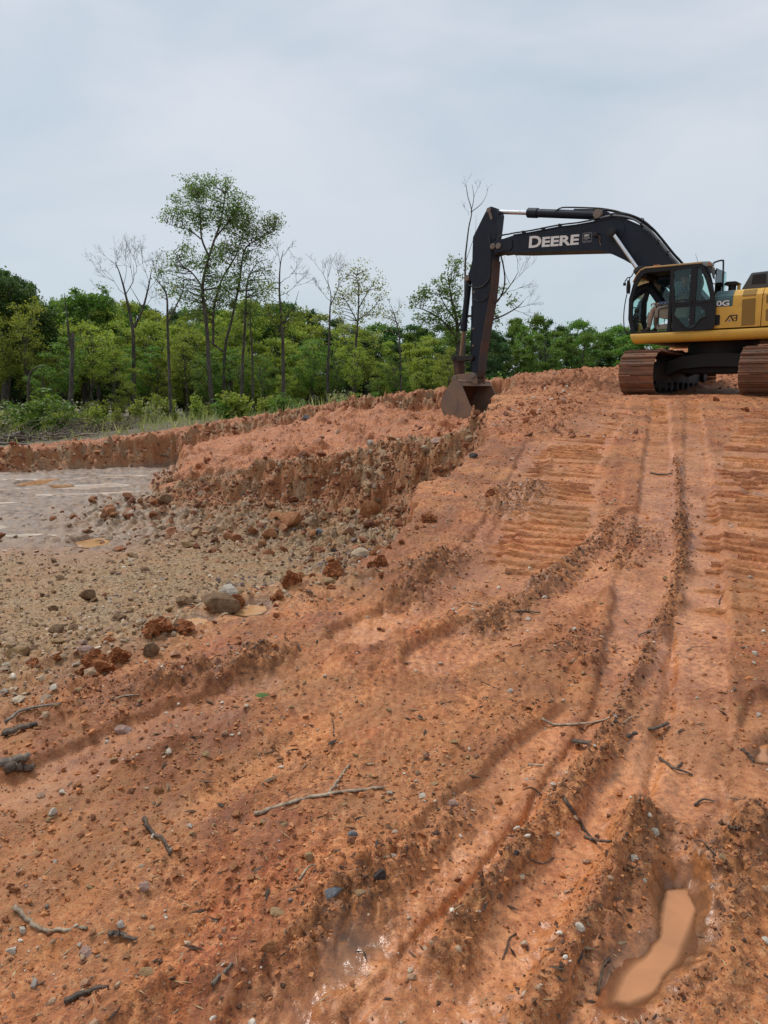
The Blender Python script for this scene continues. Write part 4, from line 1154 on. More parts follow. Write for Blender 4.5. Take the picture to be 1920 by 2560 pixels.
part('arm_head_keeper', extrude_poly(round_poly([(6.76, 5.24), (6.68, 5.26), (6.60, 5.02), (6.66, 4.99)], .02), .19, .215), 'pin', False, ARM)
part('pivot_ears', extrude_poly(round_poly([(6.62, 4.42), (6.20, 4.34), (6.18, 4.10), (6.30, 4.04), (6.60, 4.0)], .06), -.17, .17, .01), 'black', False, ARM)
for z in (1.95, 1.45, 3.02):
    part('grease_fitting', cyl((7.18, .188, z), (7.18, .225, z), .030, seg=10), 'pin', True, ARM)
part('arm_hose', tube([(6.70, .20, 4.55), (6.64, .24, 4.30), (6.62, .225, 3.7), (6.66, .225, 3.35), (6.86, .225, 3.16), (7.10, .225, 3.13), (7.30, .22, 3.20), (7.42, .16, 3.26)], .020, 8), 'hose', True, ARM)
part('arm_hose', tube([(6.63, .215, 3.6), (6.64, .225, 3.0), (6.74, .225, 2.80), (6.95, .225, 2.74), (7.16, .225, 2.78), (7.24, .22, 2.78)], .016, 8), 'hose', True, ARM)
part('arm_hose', tube([(6.50, -.10, 4.1), (6.42, -.16, 3.75), (6.36, -.17, 3.35), (6.40, -.14, 3.0), (6.52, -.08, 2.74), (6.62, -.02, 2.66)], .022, 8), 'hose', True, ARM)
# bucket cylinder
BK = empty('bucket_cylinder'); BK.parent = EX
k0, k1 = Vector((7.50, 0, 3.42)), Vector((7.76, 0, 1.10))
d = (k1 - k0).normalized()
part('barrel', cyl(k0, k0 + d * 1.48, .095, seg=22), 'black', True, BK)
part('gland', cyl(k0 + d * 1.30, k0 + d * 1.52, .112, seg=22, bev=.01), 'black', True, BK)
part('rod', cyl(k0 + d * 1.5, k1, .05, seg=16), 'rodrust', True, BK)
part('barrel_eye', cyl((7.46, -.12, 3.45), (7.46, .21, 3.45), .085, seg=18), 'pin', True, BK)
# bucket linkage
LK = empty('bucket_linkage'); LK.parent = EX
part('side_link', extrude_poly(round_poly([(7.20, 1.16), (7.86, 1.17), (7.93, 1.10), (7.92, 1.02), (7.82, 1.0), (7.20, 1.02)], .04), .22, .265, .006), 'frame', False, LK)
part('side_link', extrude_poly(round_poly([(7.20, 1.16), (7.86, 1.17), (7.93, 1.10), (7.92, 1.02), (7.82, 1.0), (7.20, 1.02)], .04), -.265, -.22, .006), 'frame', False, LK)
part('link_pin', cyl((7.22, -.29, 1.09), (7.22, .29, 1.09), .095, seg=20, bev=.01), 'frame', True, LK)
part('link_pin', cyl((7.84, -.29, 1.09), (7.84, .29, 1.09), .08, seg=20, bev=.01), 'frame', True, LK)
for sy in (1, -1):
    part('bucket_link', extrude_poly(round_poly([(7.75, 1.13), (7.93, 1.13), (7.84, .46), (7.68, .46)], .05), .08 * sy - .045 + .06 * sy, .08 * sy + .045 + .06 * sy, .008), 'armrust', False, LK)
# bucket: shell swept from a side profile with open mouth, two side plates, lip, teeth
BU = empty('bucket'); BU.parent = EX
BU['label'] = 'worn rusty digging bucket resting on the bench, mouth towards the tracks'
side_o = [(7.20, .36), (7.43, .42), (7.58, .26), (7.73, .05), (7.84, -.18), (7.84, -.43), (7.69, -.66), (7.36, -.765), (6.96, -.80), (6.62, -.70)]
mouth = [(6.60, -.66), (6.87, -.30), (7.02, .0), (7.16, .24)]
sm = [Vector((p[0], p[1], 0)) for p in side_o]
shell = smooth_path(sm, 5)
bw = .86
bm = bmesh.new()
ring = []
for i, p in enumerate(shell):
    dd = (shell[min(i + 1, len(shell) - 1)] - shell[max(i - 1, 0)]).normalized(); n = Vector((-dd.y, dd.x, 0)) * .022
    ring.append([bm.verts.new(v) for v in ((p.x, -bw, p.y), (p.x + n.x, -bw, p.y + n.y), (p.x + n.x, bw, p.y + n.y), (p.x, bw, p.y))])
for a, b in zip(ring[:-1], ring[1:]):
    for k in range(4): bm.faces.new((a[k], a[(k + 1) % 4], b[(k + 1) % 4], b[k]))
bm.faces.new(ring[0]); bm.faces.new(ring[-1][::-1])
part('bucket_shell', bm, 'rustinner', True, BU, angle=60)
outl = [(p.x, p.y) for p in shell] + mouth
for sy in (1, -1):
    part('side_plate', extrude_poly(outl, (bw - .012) * sy, (bw + .022) * sy, .004), 'rust', False, BU)
    strip_along([(6.60, -.655), (6.87, -.295), (7.02, .005), (7.15, .245)], (bw - .02) * sy, (bw + .034) * sy, .018, 'side_edge', 'rust', BU)
    part('side_cutter', extrude_poly([(6.60, -.70), (6.52, -.66), (6.73, -.42), (6.95, -.52), (6.98, -.66)], (bw + .022) * sy, (bw + .05) * sy, .006), 'rust', False, BU)
    part('wear_patch', extrude_poly(round_poly([(7.72, -.05), (7.35, .02), (7.22, -.3), (7.36, -.64), (7.62, -.6), (7.76, -.35)], .12), (bw + .022) * sy, (bw + .030) * sy), 'rust', False, BU)
part('mouth_beam', extrude_poly(round_poly([(7.13, .24), (7.22, .40), (7.50, .44), (7.52, .36), (7.25, .26)], .03), -bw + .013, bw - .013, .01), 'rust', False, BU)
part('cutting_lip', extrude_poly([(6.50, -.745), (6.92, -.83), (6.98, -.79), (6.56, -.70)], -bw - .03, bw + .03, .006), 'tooth', False, BU)
for y in np.linspace(-.72, .72, 5):
    bm = bmesh.new()
    q = [(6.66, -.655, .075), (6.66, -.775, .075), (6.48, -.79, .06), (6.26, -.755, .035), (6.25, -.735, .035), (6.45, -.665, .055)]
    A = [bm.verts.new((x, y - w, z)) for x, z, w in q]; B = [bm.verts.new((x, y + w, z)) for x, z, w in q]
    for k in range(6): bm.faces.new((A[k], A[(k + 1) % 6], B[(k + 1) % 6], B[k]))
    bm.faces.new(A); bm.faces.new(B[::-1])
    part('tooth', bm, 'tooth', False, BU)
for sy in (1, -1):
    part('hinge_ear', extrude_poly(round_poly([(6.98, .30), (7.02, .60), (7.16, .66), (7.45, .62), (7.86, .58), (7.92, .46), (7.80, .36), (7.45, .40)], .05), .24 * sy - .02, .24 * sy + .02, .006), 'rust', False, BU)
part('hinge_pin', cyl((7.12, -.31, .56), (7.12, .31, .56), .085, seg=20, bev=.01), 'pin', True, BU)
part('hinge_pin', cyl((7.77, -.29, .50), (7.77, .29, .50), .075, seg=20, bev=.01), 'pin', True, BU)
# ------------------------------------------------------------------ operator in the seat (machine axes; only seen through the doorway)
def skin_body(name, joints, edges, mat, parent, root=0, sub=2):
    """joints: (x,y,z,rx,ry)"""
    me = bpy.data.meshes.new(name)
    me.from_pydata([j[:3] for j in joints], edges, [])
    o = bpy.data.objects.new(name, me); link(o)
    md = o.modifiers.new('skin', 'SKIN'); md.use_smooth_shade = True
    for i, j in enumerate(joints):
        sv = me.skin_vertices[0].data[i]; sv.radius = (j[3], j[4] if len(j) > 4 else j[3]); sv.use_root = (i == root)
    sb = o.modifiers.new('sub', 'SUBSURF'); sb.levels = sub; sb.render_levels = sub
    dg = bpy.context.evaluated_depsgraph_get(); dg.update()
    m2 = bpy.data.meshes.new_from_object(o.evaluated_get(dg))
    bpy.data.objects.remove(o); bpy.data.meshes.remove(me)
    m2.materials.clear(); m2.materials.append(mat)
    m2.polygons.foreach_set('use_smooth', [True] * len(m2.polygons))
    o2 = bpy.data.objects.new(name, m2)
    return link(o2, parent)
def cloth(name, c1, c2, scale, rough=.9):
    m, nt, b = new_mat(name)
    tc = N(nt, 'ShaderNodeTexCoord').outputs['Object']
    n = noise(nt, scale, 4, .6, tc)
    nt.links.new(ramp(nt, n, [(.35, c1), (.65, c2)]), b.inputs['Base Color'])
    b.inputs['Roughness'].default_value = rough
    bump(nt, b, noise(nt, 30, 3, .5, tc), .3, .01)
    return m
def plaid():
    m, nt, b = new_mat('plaid_shirt')
    tc = N(nt, 'ShaderNodeTexCoord').outputs['Object']
    ch = N(nt, 'ShaderNodeTexChecker'); ch.inputs['Scale'].default_value = 26
    ch.inputs[1].default_value = (.02, .03, .07, 1); ch.inputs[2].default_value = (.20, .24, .32, 1)
    nt.links.new(tc, ch.inputs['Vector']); nt.links.new(ch.outputs[0], b.inputs['Base Color']); b.inputs['Roughness'].default_value = .9
    return m
M_SKIN = cloth('skin', (.42, .21, .14), (.50, .27, .19), 14, .55)
M_KHAKI = cloth('khaki_cloth', (.34, .25, .19), (.45, .35, .27), 9)
M_PLAID = plaid()
M_BOOT = cloth('boot_leather', (.035, .022, .015), (.09, .055, .035), 12, .7)
M_CAP = cloth('cap_cloth', (.05, .055, .05), (.08, .08, .07), 12)
PERSON = empty('person', EX.location, EX.rotation_euler)
tag(PERSON, 'operator in plaid shirt, khaki trousers and brown boots seated in the open cab', 'person')
# body: pelvis 0, spine, neck, head; arms; legs (bare form under the clothes, hands and face show)
J = [(.82, .97, 2.10, .13, .16), (.80, .97, 2.28, .12, .15), (.79, .97, 2.45, .12, .17), (.79, .97, 2.56, .07, .09), (.80, .97, 2.64, .055, .055), (.82, .97, 2.71, .082, .075), (.825, .97, 2.79, .085, .075)]
E_ = [(0, 1), (1, 2), (2, 3), (3, 4), (4, 5), (5, 6)]
def chain(start, pts):
    prev = start
    for p in pts:
        J.append(p); E_.append((prev, len(J) - 1)); prev = len(J) - 1
    return prev
chain(2, [(.80, 1.17, 2.47, .065, .065), (.90, 1.22, 2.30, .050, .05), (1.04, 1.24, 2.16, .045, .045), (1.26, 1.25, 2.155, .036, .036), (1.36, 1.25, 2.165, .030, .030)])
chain(2, [(.80, .77, 2.47, .065, .065), (.90, .70, 2.30, .050, .05), (1.04, .68, 2.16, .045, .045), (1.28, .70, 2.15, .036, .036), (1.37, .70, 2.16, .030, .030)])
chain(0, [(.86, 1.09, 2.09, .09, .09), (1.25, 1.12, 2.095, .075, .075), (1.46, 1.12, 2.06, .062, .062), (1.52, 1.12, 1.86, .055, .055), (1.545, 1.12, 1.64, .042, .042), (1.62, 1.12, 1.57, .035, .035)])
chain(0, [(.86, .85, 2.09, .09, .09), (1.25, .83, 2.095, .075, .075), (1.44, .83, 2.06, .062, .062), (1.48, .83, 1.86, .055, .055), (1.47, .83, 1.64, .042, .042), (1.56, .83, 1.57, .035, .035)])
skin_body('body', J, E_, M_SKIN, PERSON)
# hand closed on the lever: palm and five fingers
H = [(1.34, 1.25, 2.165, .030, .022), (1.40, 1.25, 2.175, .036, .020), (1.44, 1.25, 2.175, .034, .018)]
HE = [(0, 1), (1, 2)]
for k, (dy, ln) in enumerate(((-.027, .9), (-.009, 1.0), (.009, .96), (.027, .78))):
    b0 = len(H)
    H += [(1.455, 1.25 + dy, 2.175, .009), (1.455 + .028 * ln, 1.25 + dy, 2.158, .009), (1.455 + .026 * ln, 1.25 + dy, 2.128, .008), (1.455 + .004, 1.25 + dy, 2.115, .0075)]
    HE += [(2, b0), (b0, b0 + 1), (b0 + 1, b0 + 2), (b0 + 2, b0 + 3)]
b0 = len(H)
H += [(1.385, 1.215, 2.165, .012), (1.415, 1.205, 2.145, .010), (1.44, 1.215, 2.125, .009)]
HE += [(1, b0), (b0, b0 + 1), (b0 + 1, b0 + 2)]
skin_body('hand', H, HE, M_SKIN, PERSON)
# shirt, trousers, boots, cap, face
J, E_ = [(.82, .97, 2.13, .145, .18), (.80, .97, 2.28, .135, .17), (.79, .97, 2.45, .135, .185), (.79, .97, 2.55, .075, .09)], [(0, 1), (1, 2), (2, 3)]
chain(2, [(.80, 1.17, 2.47, .08, .08), (.90, 1.22, 2.30, .064, .064), (1.04, 1.24, 2.165, .058, .058), (1.27, 1.25, 2.16, .048, .048), (1.325, 1.25, 2.165, .044, .044)])
chain(2, [(.80, .77, 2.47, .08, .08), (.90, .70, 2.30, .064, .064), (1.04, .68, 2.165, .058, .058), (1.29, .70, 2.155, .048, .048), (1.33, .70, 2.16, .044, .044)])
skin_body('shirt', J, E_, M_PLAID, PERSON)
J, E_ = [(.82, .97, 2.10, .15, .18)], []
chain(0, [(.86, 1.09, 2.09, .10, .10), (1.25, 1.12, 2.10, .088, .088), (1.47, 1.12, 2.06, .078, .078), (1.535, 1.12, 1.86, .072, .072), (1.555, 1.12, 1.66, .066, .066)])
chain(0, [(.86, .85, 2.09, .10, .10), (1.25, .83, 2.10, .088, .088), (1.45, .83, 2.06, .078, .078), (1.49, .83, 1.86, .072, .072), (1.48, .83, 1.66, .066, .066)])
skin_body('trousers', J, E_, M_KHAKI, PERSON)
for y, x in ((1.12, 1.55), (.83, 1.475)):
    skin_body('boot', [(x, y, 1.66, .056), (x, y, 1.575, .054), (x + .10, y, 1.56, .045, .05), (x + .20, y, 1.555, .038, .046)], [(0, 1), (1, 2), (2, 3)], M_BOOT, PERSON)
bm = bmesh.new()
bmesh.ops.create_uvsphere(bm, u_segments=18, v_segments=10, radius=.108, matrix=Matrix.Translation((.82, .97, 2.80)))
for v in bm.verts:
    if v.co.z < 2.80: v.co.z = 2.80 + (v.co.z - 2.80) * .1
bm_obj('cap', bm, M_CAP, PERSON, True)
bm_obj('cap_peak', extrude_poly([(.90, 2.80), (1.02, 2.785), (1.02, 2.795), (.90, 2.815)], .90, 1.04, .004), M_CAP, PERSON, True)
bm_obj('nose', cyl((.885, .97, 2.755), (.925, .97, 2.735), .012, .016, 8), M_SKIN, PERSON, True)
for yy in (.94, 1.0): bm_obj('eye', cyl((.888, yy, 2.772), (.905, yy, 2.772), .008, seg=8), M_BOOT, PERSON, True)
for yy in (.882, 1.058): bm_obj('ear', cyl((.82, yy - .01, 2.755), (.82, yy + .01, 2.755), .025, seg=10), M_SKIN, PERSON, True)
bm_obj('mouth', box(.898, .908, .945, .995, 2.700, 2.708), M_BOOT, PERSON, False)
# ------------------------------------------------------------------ vegetation
def leaf_mat(name, dark, mid, light, trans=.30, rough=.55):
    m = bpy.data.materials.new(name); m.use_nodes = True
    nt = m.node_tree; b = nt.nodes['Principled BSDF']; out = nt.nodes['Material Output']
    gi = N(nt, 'ShaderNodeNewGeometry'); oi = N(nt, 'ShaderNodeObjectInfo')
    c = ramp(nt, gi.outputs['Random Per Island'], [(.0, dark), (.5, mid), (1.0, light)])
    hs = N(nt, 'ShaderNodeHueSaturation')
    nt.links.new(mrange(nt, oi.outputs['Random'], 0, 1, .485, .515), hs.inputs['Hue'])
    nt.links.new(mrange(nt, oi.outputs['Random'], 0, 1, .8, 1.2), hs.inputs['Value'])
    nt.links.new(c, hs.inputs['Color'])
    nt.links.new(hs.outputs[0], b.inputs['Base Color']); b.inputs['Roughness'].default_value = rough; b.inputs['Specular IOR Level'].default_value = .3
    t = N(nt, 'ShaderNodeBsdfTranslucent'); mx = N(nt, 'ShaderNodeMixShader'); mx.inputs[0].default_value = trans
    g2 = mixc(nt, 1.0, hs.outputs[0], (1.25, 1.2, .55), 'MULTIPLY')
    nt.links.new(g2, t.inputs[0]); nt.links.new(b.outputs[0], mx.inputs[1]); nt.links.new(t.outputs[0], mx.inputs[2]); nt.links.new(mx.outputs[0], out.inputs[0])
    return m
LEAF = {
    'oak': leaf_mat('oak_leaf', (.032, .080, .022), (.066, .145, .036), (.125, .225, .056), .32),
    'green': leaf_mat('green_leaf', (.075, .160, .026), (.135, .250, .042), (.230, .350, .075), .36),
    'spring': leaf_mat('spring_leaf', (.165, .235, .034), (.285, .360, .058), (.430, .480, .120), .42),
    'tall': leaf_mat('poplar_leaf', (.080, .155, .045), (.145, .235, .070), (.24, .33, .11), .42),
    'pale': leaf_mat('pale_leaf', (.18, .21, .09), (.30, .325, .16), (.43, .44, .27), .40),
    'dark': leaf_mat('cedar_leaf', (.026, .068, .026), (.048, .105, .036), (.085, .150, .048), .3),
}
def bark_mat(name, a, b_, scale=6):
    m, nt, b = new_mat(name)
    tc = N(nt, 'ShaderNodeTexCoord').outputs['Object']
    mp = N(nt, 'ShaderNodeMapping'); mp.inputs['Scale'].default_value = (1, 1, .35); nt.links.new(tc, mp.inputs[0])
    n = noise(nt, scale, 6, .7, mp.outputs[0], .4)
    nt.links.new(ramp(nt, n, [(.35, a), (.55, tuple((u + v) / 2 for u, v in zip(a, b_))), (.72, b_)]), b.inputs['Base Color'])
    b.inputs['Roughness'].default_value = .9
    bump(nt, b, n, .6, .03)
    return m
M_BARK = bark_mat('bark', (.034, .027, .021), (.155, .130, .105))
M_DEAD = bark_mat('dead_wood_bark', (.075, .062, .052), (.24, .21, .18), 9)
def tubes_np(lines, sides=5):
    """lines: list of (points (n,3), r0, r1) -> one vertex/face array of tapered tubes"""
    V, F = [], []; off = 0
    for P, r0, r1 in lines:
        P = np.asarray(P, float); n = len(P)
        s = sides if r0 > .05 else (4 if r0 > .02 else 3)
        D = np.gradient(P, axis=0); D /= np.linalg.norm(D, axis=1, keepdims=True) + 1e-9
        ref = np.array([.31, .94, .12]) if abs(D[0, 2]) > .5 else np.array([0, 0, 1.0])
        A = np.cross(D, ref); A /= np.linalg.norm(A, axis=1, keepdims=True) + 1e-9
        B = np.cross(D, A)
        ang = np.arange(s) * 2 * np.pi / s
        R_ = np.linspace(r0, r1, n)[:, None, None]
        ring = P[:, None, :] + (A[:, None, :] * np.cos(ang)[None, :, None] + B[:, None, :] * np.sin(ang)[None, :, None]) * R_
        V.append(ring.reshape(-1, 3))
        i = (np.arange(n - 1)[:, None] * s + np.arange(s)[None, :]); j = (np.arange(n - 1)[:, None] * s + (np.arange(s)[None, :] + 1) % s)
        F.append(np.stack([i, j, j + s, i + s], -1).reshape(-1, 4) + off)
        off += n * s
    return np.concatenate(V), np.concatenate(F)
def leaves_np(rs, centers, spread, per, size, flat=.15):
    """leaf-shaped quads scattered round clump centres"""
    c = np.repeat(np.asarray(centers, float), per, 0); n = len(c)
    sp = np.repeat(np.broadcast_to(np.asarray(spread, float), (len(centers),)), per)
    p = c + rs.normal(0, 1, (n, 3)) * sp[:, None] * np.array([1, 1, .75]) * .62
    nrm = rs.normal(0, 1, (n, 3)); nrm[:, 2] = np.abs(nrm[:, 2]) + flat; nrm /= np.linalg.norm(nrm, axis=1, keepdims=True)
    t = np.cross(nrm, rs.normal(0, 1, (n, 3))); t /= np.linalg.norm(t, axis=1, keepdims=True) + 1e-9
    b = np.cross(nrm, t)
    s = (size * rs.uniform(.6, 1.35, n))[:, None]
    droop = nrm * s * .12
    v = np.stack([p - t * s * .55, p + b * s * .34 - droop, p + t * s * .62, p - b * s * .34 - droop], 1).reshape(-1, 3)
    f = np.arange(n * 4).reshape(-1, 4)
    return v, f
def wiggle(rs, a, b, n=5, amp=.08, sag=0.0):
    t = np.linspace(0, 1, n)[:, None]
    a, b = np.asarray(a, float), np.asarray(b, float)
    L_ = np.linalg.norm(b - a)
    w = np.cumsum(rs.normal(0, 1, (n, 3)), 0); w -= w[0]; w -= t * w[-1]
    p = a + (b - a) * t + w * amp * L_ / math.sqrt(n)
    p[:, 2] += sag * L_ * np.sin(np.pi * t[:, 0])
    return p
def fan(rs, start, end, r, depth, out, upb=.25):
    """a bare twig that keeps forking"""
    P = wiggle(rs, start, end, 4, .10)
    out.append((P, r, r * .55))
    if depth <= 0: return
    L_ = np.linalg.norm(np.asarray(end) - np.asarray(start))
    d = (np.asarray(end) - np.asarray(start)) / (L_ + 1e-9)
    for k in range(3 + (rs.random() < .4)):
        q = P[rs.integers(2, 4)]
        nd = d + rs.normal(0, .48, 3); nd[2] += upb; nd /= np.linalg.norm(nd)
        fan(rs, q, q + nd * L_ * rs.uniform(.42, .68), r * .62, depth - 1, out, upb)

def px3(px, py, y): return np.array(on_y(px / 1.15732, py / 1.15732, y))
def hero_tree(name, label, cat, y, stems, blobs, leaf=None, clumps=8, per=16, size=.15, fans=(), seed=1, bark=None, group=None, twig=.022, rscale=1.0):
    """a tree that can be told from the others: stems and crown lobes laid out one by one"""
    rs = np.random.default_rng(seed)
    bark = bark or M_BARK
    lines = []; pts_all = []
    base = None
    for pts, r0, r1 in stems:
        Q = np.array([px3(p[0], p[1], y + (p[2] if len(p) > 2 else 0)) for p in pts])
        Q[:, 1] += rs.normal(0, .10, len(Q)) * np.linspace(0, 1, len(Q))
        if base is None:
            base = Q[0].copy(); gz = ground_at(base[0], base[1]); Q[0, 2] = gz - .1; base[2] = gz
        D = np.array([list(v) for v in smooth_path([tuple(q) for q in Q], 5)])
        lines.append((D, r0 * rscale, r1 * rscale)); pts_all.append(D)
    SP = np.concatenate(pts_all)
    centers, spreads = [], []
    m_px = y / 1850.0
    for bl in blobs:
        cx, cy, rx, ry = bl[:4]
        k = max(2, int(clumps * (rx * ry) / 1200.0 + .5)) if len(bl) < 5 else bl[4]
        c0 = px3(cx, cy, y)
        for _ in range(k):
            u = rs.normal(0, 1, 3); u /= np.linalg.norm(u); u *= rs.uniform(.25, 1) ** .5
            c = c0 + u * np.array([rx, (rx + ry) * .5, ry]) * m_px
            d = np.linalg.norm(SP - c, axis=1) + np.maximum(0, SP[:, 2] - c[2] + .1) * 2.0
            s = SP[np.argmin(d)]
            if np.linalg.norm(s - c) > .12:
                lines.append((wiggle(rs, s, c, 5, .12, .05), twig, twig * .35))
            if leaf:
                nn = 3
                for q in range(nn):
                    centers.append(c + rs.normal(0, .16, 3)); spreads.append(rs.uniform(.16, .30))
    for (sx, sy_, ex, ey, dep) in fans:
        fan(rs, px3(sx, sy_, y), px3(ex, ey, y + rs.normal(0, .4)), .016 if dep > 2 else .011, dep, lines)
    root = empty(name, base)
    V, F = tubes_np(lines, 7)
    mesh_np('trunk', V - base, F, bark, True, root)
    if leaf and centers:
        V, F = leaves_np(rs, centers, spreads, max(2, per // 3), size)
        mesh_np('crown', V - base, F, LEAF[leaf], False, root)
    tag(root, label, cat, group)
    return root
def z3(*pts): return [(p[0] * .4822, 400 + p[1] * .4822) + tuple(p[2:]) for p in pts]
def z3b(*bl): return [(b[0] * .4822, 400 + b[1] * .4822, b[2] * .4822, b[3] * .4822) for b in bl]
def z4(*pts): return [(600 + p[0] * .422, 440 + p[1] * .422) + tuple(p[2:]) for p in pts]
def z4b(*bl): return [(600 + b[0] * .422, 440 + b[1] * .422, b[2] * .422, b[3] * .422) for b in bl]
def z3f(*fs): return [(f[0] * .4822, 400 + f[1] * .4822, f[2] * .4822, 400 + f[3] * .4822, f[4]) for f in fs]
def z4f(*fs): return [(600 + f[0] * .422, 440 + f[1] * .422, 600 + f[2] * .422, 440 + f[3] * .422, f[4]) for f in fs]

hero_tree('tall_tree', 'tallest slender tree above the wood, sparse crown over a leaning forked trunk', 'tree', 38,
    [(z3((1110, 1370), (1085, 1100), (1070, 850), (1050, 680), (1065, 570), (1100, 450), (1125, 390), (1150, 300), (1170, 180)), .115, .025),
     (z3((1082, 500), (1045, 405), (1040, 300), (1030, 200)), .06, .015), (z3((1050, 660), (1000, 590), (940, 540), (900, 470)), .05, .015),
     (z3((1042, 410), (985, 365), (930, 350), (865, 330)), .035, .01), (z3((1120, 400), (1180, 320), (1230, 230)), .05, .012)],
    z3b((1000, 150, 95, 55), (1090, 140, 80, 55), (1170, 150, 60, 50), (1225, 220, 70, 65), (960, 215, 60, 45), (890, 310, 65, 35), (980, 290, 90, 45), (1080, 250, 110, 80), (1180, 310, 90, 70), (1000, 370, 45, 20), (940, 475, 65, 40), (880, 545, 50, 40), (1010, 530, 70, 40), (900, 650, 65, 45), (850, 590, 30, 30), (1110, 540, 70, 80), (1140, 640, 80, 70), (1000, 690, 70, 50), (1060, 330, 60, 40), (1230, 300, 50, 60)), 'tall', 17, 50, .088, seed=3)
hero_tree('tall_tree', 'tall slender tree whose crown leans right, next to the tallest tree', 'tree', 39,
    [(z3((1160, 1360), (1165, 1000), (1200, 830), (1240, 640), (1270, 470), (1340, 410), (1425, 370)), .085, .016),
     (z3((1105, 960), (1110, 770), (1150, 620), (1220, 500), (1250, 400), (1290, 320)), .07, .015), (z3((1165, 1000), (1100, 950), (1105, 955)), .05, .05)],
    z3b((1330, 340, 110, 60), (1270, 320, 70, 60), (1410, 310, 45, 45), (1380, 370, 60, 40), (1230, 430, 80, 70), (1270, 550, 70, 70), (1180, 480, 60, 60), (1250, 650, 70, 50), (1010, 790, 50, 60), (1070, 760, 50, 60), (1180, 740, 50, 50), (1340, 430, 50, 40), (1120, 700, 60, 60)), 'tall', 17, 50, .088, seed=4)
hero_tree('slim_tree', 'slim dark-stemmed tree with a leafy top right of the two tall trees', 'tree', 37,
    [(z3((1255, 1340), (1255, 1130), (1270, 850), (1280, 650), (1300, 585), (1370, 570)), .085, .015), (z3((1290, 600), (1330, 540), (1390, 510)), .03, .01)],
    z3b((1300, 650, 70, 55), (1345, 540, 60, 45), (1290, 760, 50, 60), (1370, 600, 40, 40), (1350, 680, 40, 40), (1230, 800, 40, 40)), 'tall', 13, 40, .088, seed=5, fans=z3f((1370, 570, 1420, 520, 2)))
hero_tree('slim_tree', 'thin pole-like tree between the slim leafy tree and the bare-topped one', 'tree', 37,
    [(z3((1312, 1330), (1306, 1000), (1300, 830), (1302, 700)), .06, .015)], z3b((1300, 790, 40, 50), (1310, 860, 30, 30)), 'tall', 9, 32, .09, seed=6)
hero_tree('bare_topped_tree', 'tree with leafless top and pale new leaves on its lower boughs', 'tree', 36,
    [(z3((1465, 1280), (1468, 1050), (1462, 850), (1450, 700), (1452, 560), (1470, 470)), .10, .012), (z3((1462, 850), (1520, 760), (1550, 680)), .03, .008), (z3((1460, 900), (1400, 800), (1370, 720)), .03, .008)],
    z3b((1400, 760, 70, 60), (1380, 640, 35, 50), (1480, 830, 90, 60), (1560, 800, 50, 40), (1430, 680, 40, 30)), 'spring', 13, 40, .09, seed=7,
    fans=z3f((1452, 560, 1440, 470, 3), (1465, 500, 1500, 450, 3), (1452, 640, 1510, 590, 3), (1455, 700, 1540, 640, 3), (1452, 620, 1400, 560, 2)))
hero_tree('forked_tree', 'thin forked tree with bare limbs between the leafless pair and the tallest tree', 'tree', 36,
    [(z3((885, 1340), (876, 1050), (870, 850), (864, 700), (830, 640), (800, 610)), .085, .012), (z3((872, 840), (920, 740), (950, 660), (945, 590)), .05, .01), (z3((872, 800), (900, 740)), .02, .008)],
    z3b((848, 695, 25, 18), (905, 665, 30, 20)), 'pale', 6, 12, .12, seed=8, fans=z3f((950, 660, 1000, 620, 2), (945, 600, 940, 540, 2), (830, 640, 800, 560, 3), (864, 700, 845, 620, 2)))
hero_tree('leafless_tree', 'leafless grey tree with forked fan-shaped crown above the wood', 'tree', 42,
    [(z3((690, 1290), (692, 1000), (690, 880), (655, 720), (622, 600), (600, 530)), .13, .015), (z3((695, 870), (740, 770), (772, 650), (790, 560)), .085, .015), (z3((650, 700), (690, 620), (690, 540)), .03, .01), (z3((740, 770), (700, 700), (670, 650)), .03, .01), (z3((690, 850), (650, 800), (610, 740)), .025, .01)],
    [], None, seed=9, bark=M_BARK, fans=z3f((622, 600, 570, 520, 4), (600, 560, 610, 505, 3), (690, 600, 700, 520, 4), (640, 650, 650, 520, 4), (650, 700, 550, 600, 4), (610, 740, 535, 680, 3), (772, 650, 740, 540, 4), (790, 580, 810, 540, 4), (760, 690, 820, 600, 4), (740, 770, 810, 700, 3), (690, 640, 680, 520, 3)))
hero_tree('broken_snag', 'dead trunk snapped off short with one bare upright branch left', 'tree', 34,
    [(z3((362, 1380), (370, 1200), (376, 1050), (377, 895)), .125, .07), (z3((368, 985), (352, 860), (338, 760), (330, 688)), .06, .012), (z3((352, 830), (310, 740), (285, 770)), .012, .004)],
    z3b((345, 800, 12, 14)), 'green', 4, 10, .12, seed=10, bark=M_BARK)
hero_tree('leaning_snag', 'dark crooked dead stem bending right in front of the big dark oak', 'tree', 38,
    [(z3((128, 1300), (150, 1130), (185, 1078), (232, 1068)), .06, .025), (z3((178, 1085), (165, 1040)), .015, .006)], [], None, seed=11, fans=z3f((232, 1068, 260, 1020, 1)))
hero_tree('leafless_tree', 'thin leafless tree close beside the pale-leaved tree', 'tree', 40,
    [(z4((515, 1300), (520, 1150), (527, 1000), (532, 800), (538, 710), (520, 620)), .09, .012), (z4((535, 770), (575, 680), (590, 600)), .03, .01)], [], None, seed=12,
    fans=z4f((520, 640, 480, 560, 4), (525, 680, 530, 560, 4), (580, 660, 590, 550, 4), (536, 740, 480, 680, 3), (575, 680, 610, 600, 3)))
